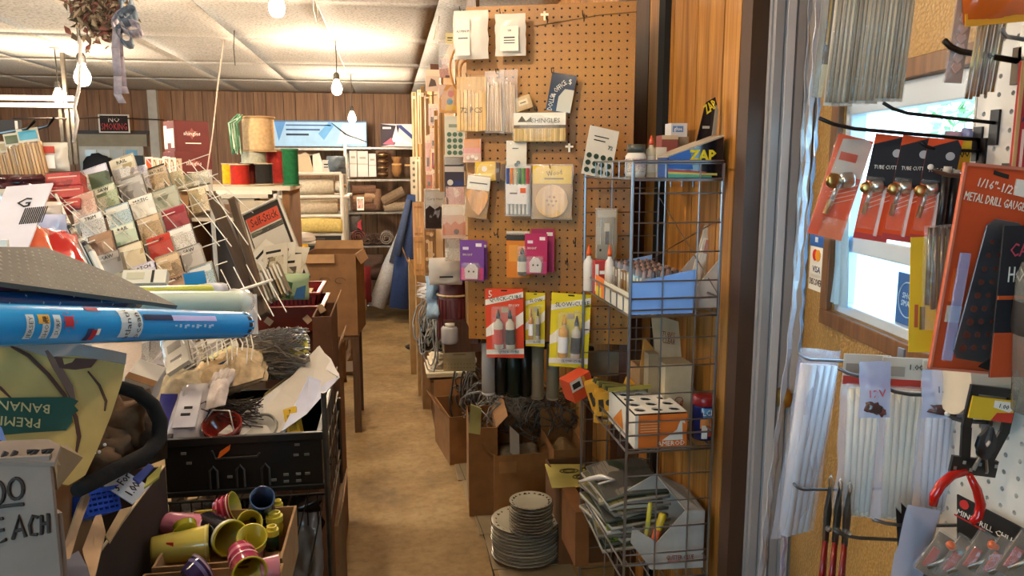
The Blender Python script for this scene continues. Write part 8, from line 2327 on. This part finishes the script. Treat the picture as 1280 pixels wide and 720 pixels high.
o = MB().prism(pl, 0, .003).build('gauge_plate', GP, t, Mg, bevel=.0008)
for j in range(9):
 for i, r in enumerate((.0046, .0036, .0024)):
  x, z = gw * (-.26 + .27 * i), gh * (.08 + .095 * j + .015 * i)
  r_ = r * (1.1 - .06 * j)
  MB().prism([(x + r_ * math.cos(q * .5236), z + r_ * math.sin(q * .5236)) for q in range(12)], -.0004, .0005).build('drill_hole', mat('#5a2413'), o)
MB().box(-w * .42, -.016, h * .06, -w * .3, -.012, h * .58).build('clear_edge', clear('#9fb6e6', .35), t)
MB().box(-w * .4, -.004, h * .34, -w * .22, -.001, h * .5).build('orange_print', mat('#d05a1c'), t)
MB().box(-w * .4, -.004, h * .24, -w * .22, -.001, h * .32).build('white_print', mat('#c9bfb2'), t)
for n_, x0, x1, z0, z1 in (('clear_rim', -.5, .5, 0, .012), ('clear_rim', -.5, -.47, 0, 1), ('clear_rim', .47, .5, 0, 1), ('clear_rim', -.5, .5, .985, 1)):
 MB().box(w * x0, -.004, h * z0, w * x1, 0, h * z1).build(n_, mat('#c0705a', 'gloss'), t)
# black card with cup blister
t, w, h = tool('hole_card', 'black card with white letters HO and a grey cup blister at the picture edge', 'blister card', (1246, 282, 1350, 470), .815, mat('#16171f'), [('r', 'orange_line', 0, .52, 1, .545, mat('#c4501c'), .001), ('r', 'orange_foot', 0, 0, 1, .3, mat('#b8461a'), .001)], rz=-4)
txt(t, 'CARBIDE', h * .085, -w * .1, h * .84, -.0016, mat('#b03a52'), 0, maxw=w * .62)
txt(t, 'HOLE SAW', h * .1, -w * .1, h * .68, -.0016, mat('#d8d5d0'), 0, maxw=w * .62)
txt(t, '1 PC', h * .045, -w * .2, h * .45, -.0016, mat('#c9c5c0'))
MB().lathe([(w * .3, -.05), (w * .36, .05), (w * .38, .11), (w * .34, .13)], 20).xf(Matrix.Translation((-w * .08, -.035, h * .08))).build('grey_cup', clear('#7d7f7a', .5), t, smooth=True)
MB().ring([(w * .37, .045), (w * .385, .06), (w * .38, .085)], 20).xf(Matrix.Translation((-w * .08, -.035, h * .08))).build('dark_band', mat('#2b2723', 'plastic'), t, smooth=True)
MB().lump((-w * .08, -.035, h * .55), (w * .3, .03, h * .07), 5, .3).build('clear_dome', clear(haze=.2), t, smooth=True)
tool('red_card', 'tall red card with white print at the picture edge', 'blister card', (1266, 76, 1340, 296), .9, mat('#a8222a'), [('r', 'white_print', .12, .3, .17, .62, mat('#d8b5a8')), ('r', 'white_print', .25, .35, .29, .58, mat('#d8b5a8')), ('r', 'tan_edge', 0, 0, .06, 1, mat('#b58a5a'), .002), ('p', 'blue_print', [(.1, .66), (.26, .7), (.22, .82)], mat('#26304f'))], rz=-6, th=.004)
# small bags seen by the window
for i, (rc, c, lab) in enumerate((((1180, 164, 1202, 192), '#b58a9c', 'small pink bag hanging before the door glass'), ((1202, 160, 1216, 194), '#8f8fb8', 'narrow lilac bag beside the pink one'), ((1214, 158, 1238, 196), '#a9a9cf', 'pale lilac folded bag near the pegboard edge'))):
 pouch('small_hanging_bag', lab, 'bag', rc, mat(c, 'gloss'), 1.05, .02, rough=.5)
# long clear bags with pale sticks, price headers
FILM = clear('#dcdff0', .30)
def longbag(label, rc, Y, rz, ry, n, seed, tint='#e4dfd0', head=None):
 M, w, h = spot(*rc, Y, rz, 0, ry)
 t = thing('long_clear_bag', label, 'bag', M)
 hh_ = h * .18
 if head:
  MB().box(-w / 2, 0, h - hh_, w / 2, .003, h).build('header_card', mat('#b9b5ae'), t)
  MB().box(-w / 2, -.001, h - hh_, w / 2, 0, h - hh_ * .72).build('red_band', mat('#a8342a'), t)
  txt(t, head, hh_ * .18, w * .16, h - hh_ * .3, -.0012, INK, 0, maxw=w * .5)
  MB().box(w * .42, -.002, h - hh_, w * .46, -.001, h).build('header_fold', mat('#6d6862'), t)
  MB().box(-w * .45, -.0012, h - hh_ * .62, -w * .05, -.0004, h - hh_ * .3).build('header_print', mat('#87827c'), t)
 for k in range(n):
  x = w * (-.36 + .72 * (k + .5) / n)
  MB().tube([(x * .8, 0, h * .015), (x, 0, h * (.8 if head else .92))], [w * .34 / n, w * .42 / n], 6).build('white_rod', mat(tint, 'plastic'), t, smooth=True)
 MB().pillow(w * 1.03, h * (.84 if head else 1.0), .022, 8, 14, seed=seed, rough=.4).build('clear_bag', FILM, t, smooth=True)
 return t, w, h
longbag('clear bag of pale rods twisted edgewise beside the door jamb', (972, 440, 1024, 668), 1.16, 30, 10, 4, 1, '#d2d2da')
longbag('first of the hanging clear bags with pale rods under a 1.00 header', (1048, 444, 1106, 646), 1.10, -22, 0, 5, 2, '#dcd6c4', '1.00')
longbag('middle hanging clear bag with pale rods under a 1.00 header', (1096, 448, 1158, 650), 1.07, -22, 0, 5, 3, '#d8cdb0', '1.00')
longbag('last hanging clear bag with pale rods next to the pliers', (1146, 452, 1204, 640), 1.04, -22, 0, 5, 4, '#cfd0dc', '1.00')
for i, (rc, Y, lab, s_) in enumerate((((1076, 452, 1115, 522), 1.0, 'small zip bag of dark parts marked 12V in red pen', '12V'), ((1154, 462, 1206, 522), .98, 'small zip bag of dark parts marked 1.00 in blue pen', '1.00'))):
 M, w, h = spot(*rc, Y, -16, 0, -3)
 t = thing('zip_bag', lab, 'bag', M)
 MB().pillow(w, h, .014, 8, 8, seed=i + 60, rough=.4).build('clear_bag', clear('#b9c6ea', .5), t, smooth=True)
 MB().lump((-w * .05, -.006, h * .2), (w * .3, .006, h * .1), i, .7).build('dark_parts', mat('#4a3434', 'gloss'), t, smooth=True)
 MB().lump((w * .2, -.006, h * .12), (w * .12, .005, h * .08), i + 5, .7).build('dark_parts', mat('#6d3a38', 'gloss'), t, smooth=True)
 txt(t, s_, h * .13, 0, h * (.45 if i == 0 else .62), -.0085, mat('#b04048' if i == 0 else '#33406d'), 4)
# pliers on their black card
M, w, h = spot(1196, 484, 1256, 588, .9, -10, 0, 7)
t = thing('pliers_card', 'red handled cutting pliers on a black hanger with a yellow label', 'pliers', M)
KP = mat('#121214', 'plastic')
for b in ((-w * .5, 0, h * .9, w * .5, .005, h), (-w * .5, 0, h * .48, -w * .32, .005, h * .9), (w * .32, 0, h * .48, w * .5, .005, h * .9)):
 MB().box(*b).build('hanger', KP, t)
MB().prism([(-w * .5, h * .5), (-w * .3, h * .5), (-w * .18, h * .1), (-w * .38, h * .1)], 0, .005).build('hanger', KP, t)
MB().prism([(w * .5, h * .5), (w * .3, h * .5), (w * .1, h * .1), (w * .3, h * .1)], 0, .005).build('hanger', KP, t)
MB().box(-w * .55, 0, -h * .06, w * .42, .006, h * .14).build('hanger_plate', KP, t)
for i in range(6):
 MB().box(-w * .5 + i * w * .17, -.0008, -h * .02 + (i % 2) * h * .08, -w * .5 + i * w * .17 + .004, 0, h * .02 + (i % 2) * h * .08).build('plate_hole', mat('#8d8a85'), t)
MB().box(-w * .46, -.004, h * .62, w * .44, -.001, h * .88).build('label_card', mat('#c9a71c'), t)
MB().prism([(w * .0, h * .62), (w * .44, h * .62), (w * .44, h * .74), (w * .1, h * .72)], -.0046, -.004).build('red_print', mat('#b5301a'), t)
MB().prism([(-w * .0, h * .78), (w * .34, h * .74), (w * .44, h * .79), (w * .34, h * .86), (w * .0, h * .86)], -.005, -.004).build('price_sticker', mat('#d8d2c9'), t)
txt(t, '1.00', h * .05, w * .2, h * .8, -.0052, INK, -6, maxw=w * .24)
GJ = mat('#45464a', 'metal')
MB().prism([(-w * .04, h * .16), (-w * .2, h * .3), (-w * .18, h * .42), (-w * .03, h * .56), (-w * .06, h * .38), (w * .0, h * .3)], -.01, -.002).build('jaw', GJ, t, bevel=.001)
MB().prism([(w * .04, h * .16), (w * .2, h * .3), (w * .18, h * .42), (w * .05, h * .56), (w * .07, h * .38), (w * .0, h * .3)], -.01, -.002).build('jaw', GJ, t, bevel=.001)
MB().lathe([(0, .0), (w * .14, 0), (w * .14, .008), (0, .009)], 16).xf(Matrix.Translation((0, -.002, h * .24)) @ Matrix.Rotation(R_(90), 4, 'X')).build('pivot', GJ, t)
for k, x in enumerate((-.14, .14)):
 MB().tube([(x * .3 * w, -.006, h * .2), (x * w, -.006, h * .02)], .0028, 7).build('tang', STEEL, t)
RH = mat('#a8160f', 'gloss')
o0 = M.inverted()
def lp(px, py, Y): return M.inverted() @ W(px, py, Y)
MB().tube([lp(1208, 590, .885), lp(1190, 594, .885), lp(1176, 606, .885), lp(1168, 620, .885), lp(1166, 632, .885)], [.0045, .0062, .0066, .0064, .005], 10).build('handle', RH, t, smooth=True)
MB().tube([lp(1212, 594, .885), lp(1221, 612, .885), lp(1226, 630, .885), lp(1223, 646, .885), lp(1214, 653, .885)], [.0045, .0062, .0066, .0064, .005], 10).build('handle', RH, t, smooth=True)
# red handled cutters hanging edge on
for k in range(3):
 x0 = 1024 + k * 12
 M, w, h = spot(x0, 594 + k * 4, x0 + 12, 760, 1.11 - .02 * k, -10, 0, 1)
 t = thing('cutters', ['first', 'second', 'third'][k] + ' pair of red handled cutters hanging edge on, counted from the door', 'cutters', M)
 MB().tube([(0, 0, h * .9), (-w * .2, 0, h * .97), (0, 0, h), (w * .25, 0, h * .96), (w * .2, 0, h * .8)], w * .09, 6).build('spring', CHROME, t, smooth=True)
 MB().prism([(-w * .2, h * .5), (w * .2, h * .5), (w * .3, h * .74), (0, h * .92), (-w * .3, h * .74)], -.006, .006).build('jaw', mat('#6d6a66', 'metal'), t, bevel=.001)
 MB().lathe([(0, 0), (w * .3, 0), (w * .3, .005), (0, .006)], 12).xf(Matrix.Translation((0, -.006, h * .62)) @ Matrix.Rotation(R_(90), 4, 'X')).build('pivot', CHROME, t)
 MB().tube([(-w * .15, -.004, h * .52), (-w * .3, -.006, h * .2), (-w * .25, -.006, 0)], w * .26, 8).build('handle', mat('#7d1a14', 'gloss'), t, smooth=True)
 MB().tube([(w * .15, .004, h * .52), (w * .3, .006, h * .2), (w * .25, .006, 0)], w * .26, 8).build('handle', mat('#7d1a14', 'gloss'), t, smooth=True)
# black card and grey bag
M, w, h = spot(1108, 632, 1150, 760, .97, -20, 0, 8)
t = thing('clear_bag', 'crumpled grey clear bag before the slanting black card', 'bag', M)
MB().pillow(w, h, .02, 6, 10, seed=9, rough=.6).build('bag', clear('#aeb0c6', .6), t, smooth=True)
for i, (p, lab) in enumerate((([(1126, 628, .98), (1164, 664, .96), (1164, 770, .94), (1132, 770, .96)], 'slanting black card behind the crumpled grey bag'), ([(1120, 634, .99), (1150, 668, .97), (1148, 770, .95), (1126, 770, .97)], 'thin black card edge next to the slanting black card'))):
 q_ = [W(*a) for a in p]
 t = thing('black_card', lab, 'card', q_[3])
 MB().slab([a - q_[3] for a in q_], .003).build('card', mat('#141315', 'gloss'), t)
 MB().tube([q_[0] - q_[3], q_[1] - q_[3]], .0016, 5).build('pale_edge', mat('#8d8a86'), t)
 MB().tube([q_[1] - q_[3], q_[2] - q_[3]], .0016, 5).build('pale_edge', mat('#8d8a86'), t)
# drill chuck card and its blisters
q_ = [W(1196, 618, .96), W(1300, 672, .85), W(1300, 760, .84), W(1196, 700, .95)]
M = frame(q_[3], q_[1] - q_[0], q_[0] - q_[3])
t = thing('mini_drill_card', 'black MINI DRILL CHUCK card with a red round mark', 'blister card', M)
Mi_ = M.inverted()
l_ = [Mi_ @ a for a in q_]
MB().prism([(a.x, a.z) for a in l_], 0, .003).build('card', mat('#15110f'), t)
cx, cz = (l_[0].x + l_[1].x) / 2, (l_[0].z + l_[1].z) / 2
txt(t, 'MINI DRILL CHUCK', .008, l_[0].x + (l_[1].x - l_[0].x) * .46, l_[0].z - .024, -.001, mat('#d8d2c8'), 0, maxw=(l_[1].x - l_[0].x) * .8)
x, z = l_[0].x + .014, l_[0].z - .009
MB().prism([(x + .007 * math.cos(k * .5236), z + .007 * math.sin(k * .5236)) for k in range(12)], -.001, 0).build('red_mark', mat('#b8241c'), t)
MB().box(l_[0].x + .004, -.001, l_[0].z - .032, l_[0].x + .05, 0, l_[0].z - .030).build('red_line', mat('#a8241c'), t)
for k in range(5):
 a = W(1186 + k * 26, 684 + (k % 2) * 6, .9 - .018 * k)
 M = frame(a, V((.8, -.5, -.5)), V((.3, .1, 1)))
 t = thing('drill_chuck_pack', ['first', 'second', 'third', 'fourth', 'fifth'][k] + ' orange tipped pack below the drill chuck card, counted from the grey bag', 'pack', M)
 MB().box(-.02, 0, -.05, .02, .004, .012).build('brown_card', mat('#5a4a38'), t)
 MB().lump((0, -.006, .004), (.008, .006, .006), k, .2).build('orange_tip', mat('#b5501f', 'plastic'), t, smooth=True)
 MB().box(-.016, -.004, -.04, -.006, 0, -.01).build('red_print', mat('#8d3422'), t)
 MB().tube([(-.01, -.006, -.04), (.012, -.006, 0)], .003, 6).build('metal_shank', STEEL, t, smooth=True)
 MB().pillow(.046, .068, .02, 5, 6, seed=k, rough=.5, o=(0, 0, -.052)).build('blister', clear(haze=.06), t, smooth=True)
# tape roll hanging behind the pliers
p = W(1232, 474, .95)
t = thing('tape_roll', 'wide cream tape roll on the white pegboard behind the pliers', 'tape roll', p)
MB().tube([RT * -.05, RT * .05], .05, 28).build('tape', mat('#c2b7a2', 'paper'), t, smooth=False)
MB().tube([RT * .05, RT * .055], .04, 24).build('core', mat('#8a7452', 'card'), t)
# plastic strips hanging along the door jamb
t = thing('plastic_strip_curtain', 'crinkled clear plastic strips hanging down beside the aluminium jamb', 'plastic strip', W(985, 720, 1.5))
o = W(985, 720, 1.5)
for k, (pts, wd, mm) in enumerate((([(1024, -10), (1014, 130), (1003, 280), (986, 440), (964, 600), (948, 740)], .012, mat('#a9abb6', 'gloss')), ([(1014, -10), (1002, 200), (990, 400), (968, 600), (952, 740)], .008, mat('#8f8f96', 'gloss')), ([(1030, 40), (1018, 200), (1006, 330), (1000, 440)], .008, mat('#93aacb', 'gloss')), ([(1000, 450), (992, 560), (984, 640), (976, 740)], .010, mat('#9b95b5', 'gloss')))):
 mbx = MB()
 rows = []
 n_ = len(pts) * 8
 for q in range(n_):
  f = q / (n_ - 1) * (len(pts) - 1); i = min(int(f), len(pts) - 2); f -= i
  px = pts[i][0] + (pts[i + 1][0] - pts[i][0]) * f; py = pts[i][1] + (pts[i + 1][1] - pts[i][1]) * f
  a = W(px, py, 1.56 + .02 * k) - o
  rows.append((a + V((-wd / 2, 0, 0)) + V((0, .004 * math.sin(q * 1.7), 0)), a + V((wd / 2 + .003 * math.sin(q * 2.3), .004, 0))))
 for a, b in zip(rows, rows[1:]):
  mbx.add([a[0], a[1], b[1], b[0]], [(0, 1, 2, 3)])
 mbx.build('strip', mm, t, solid=.002)
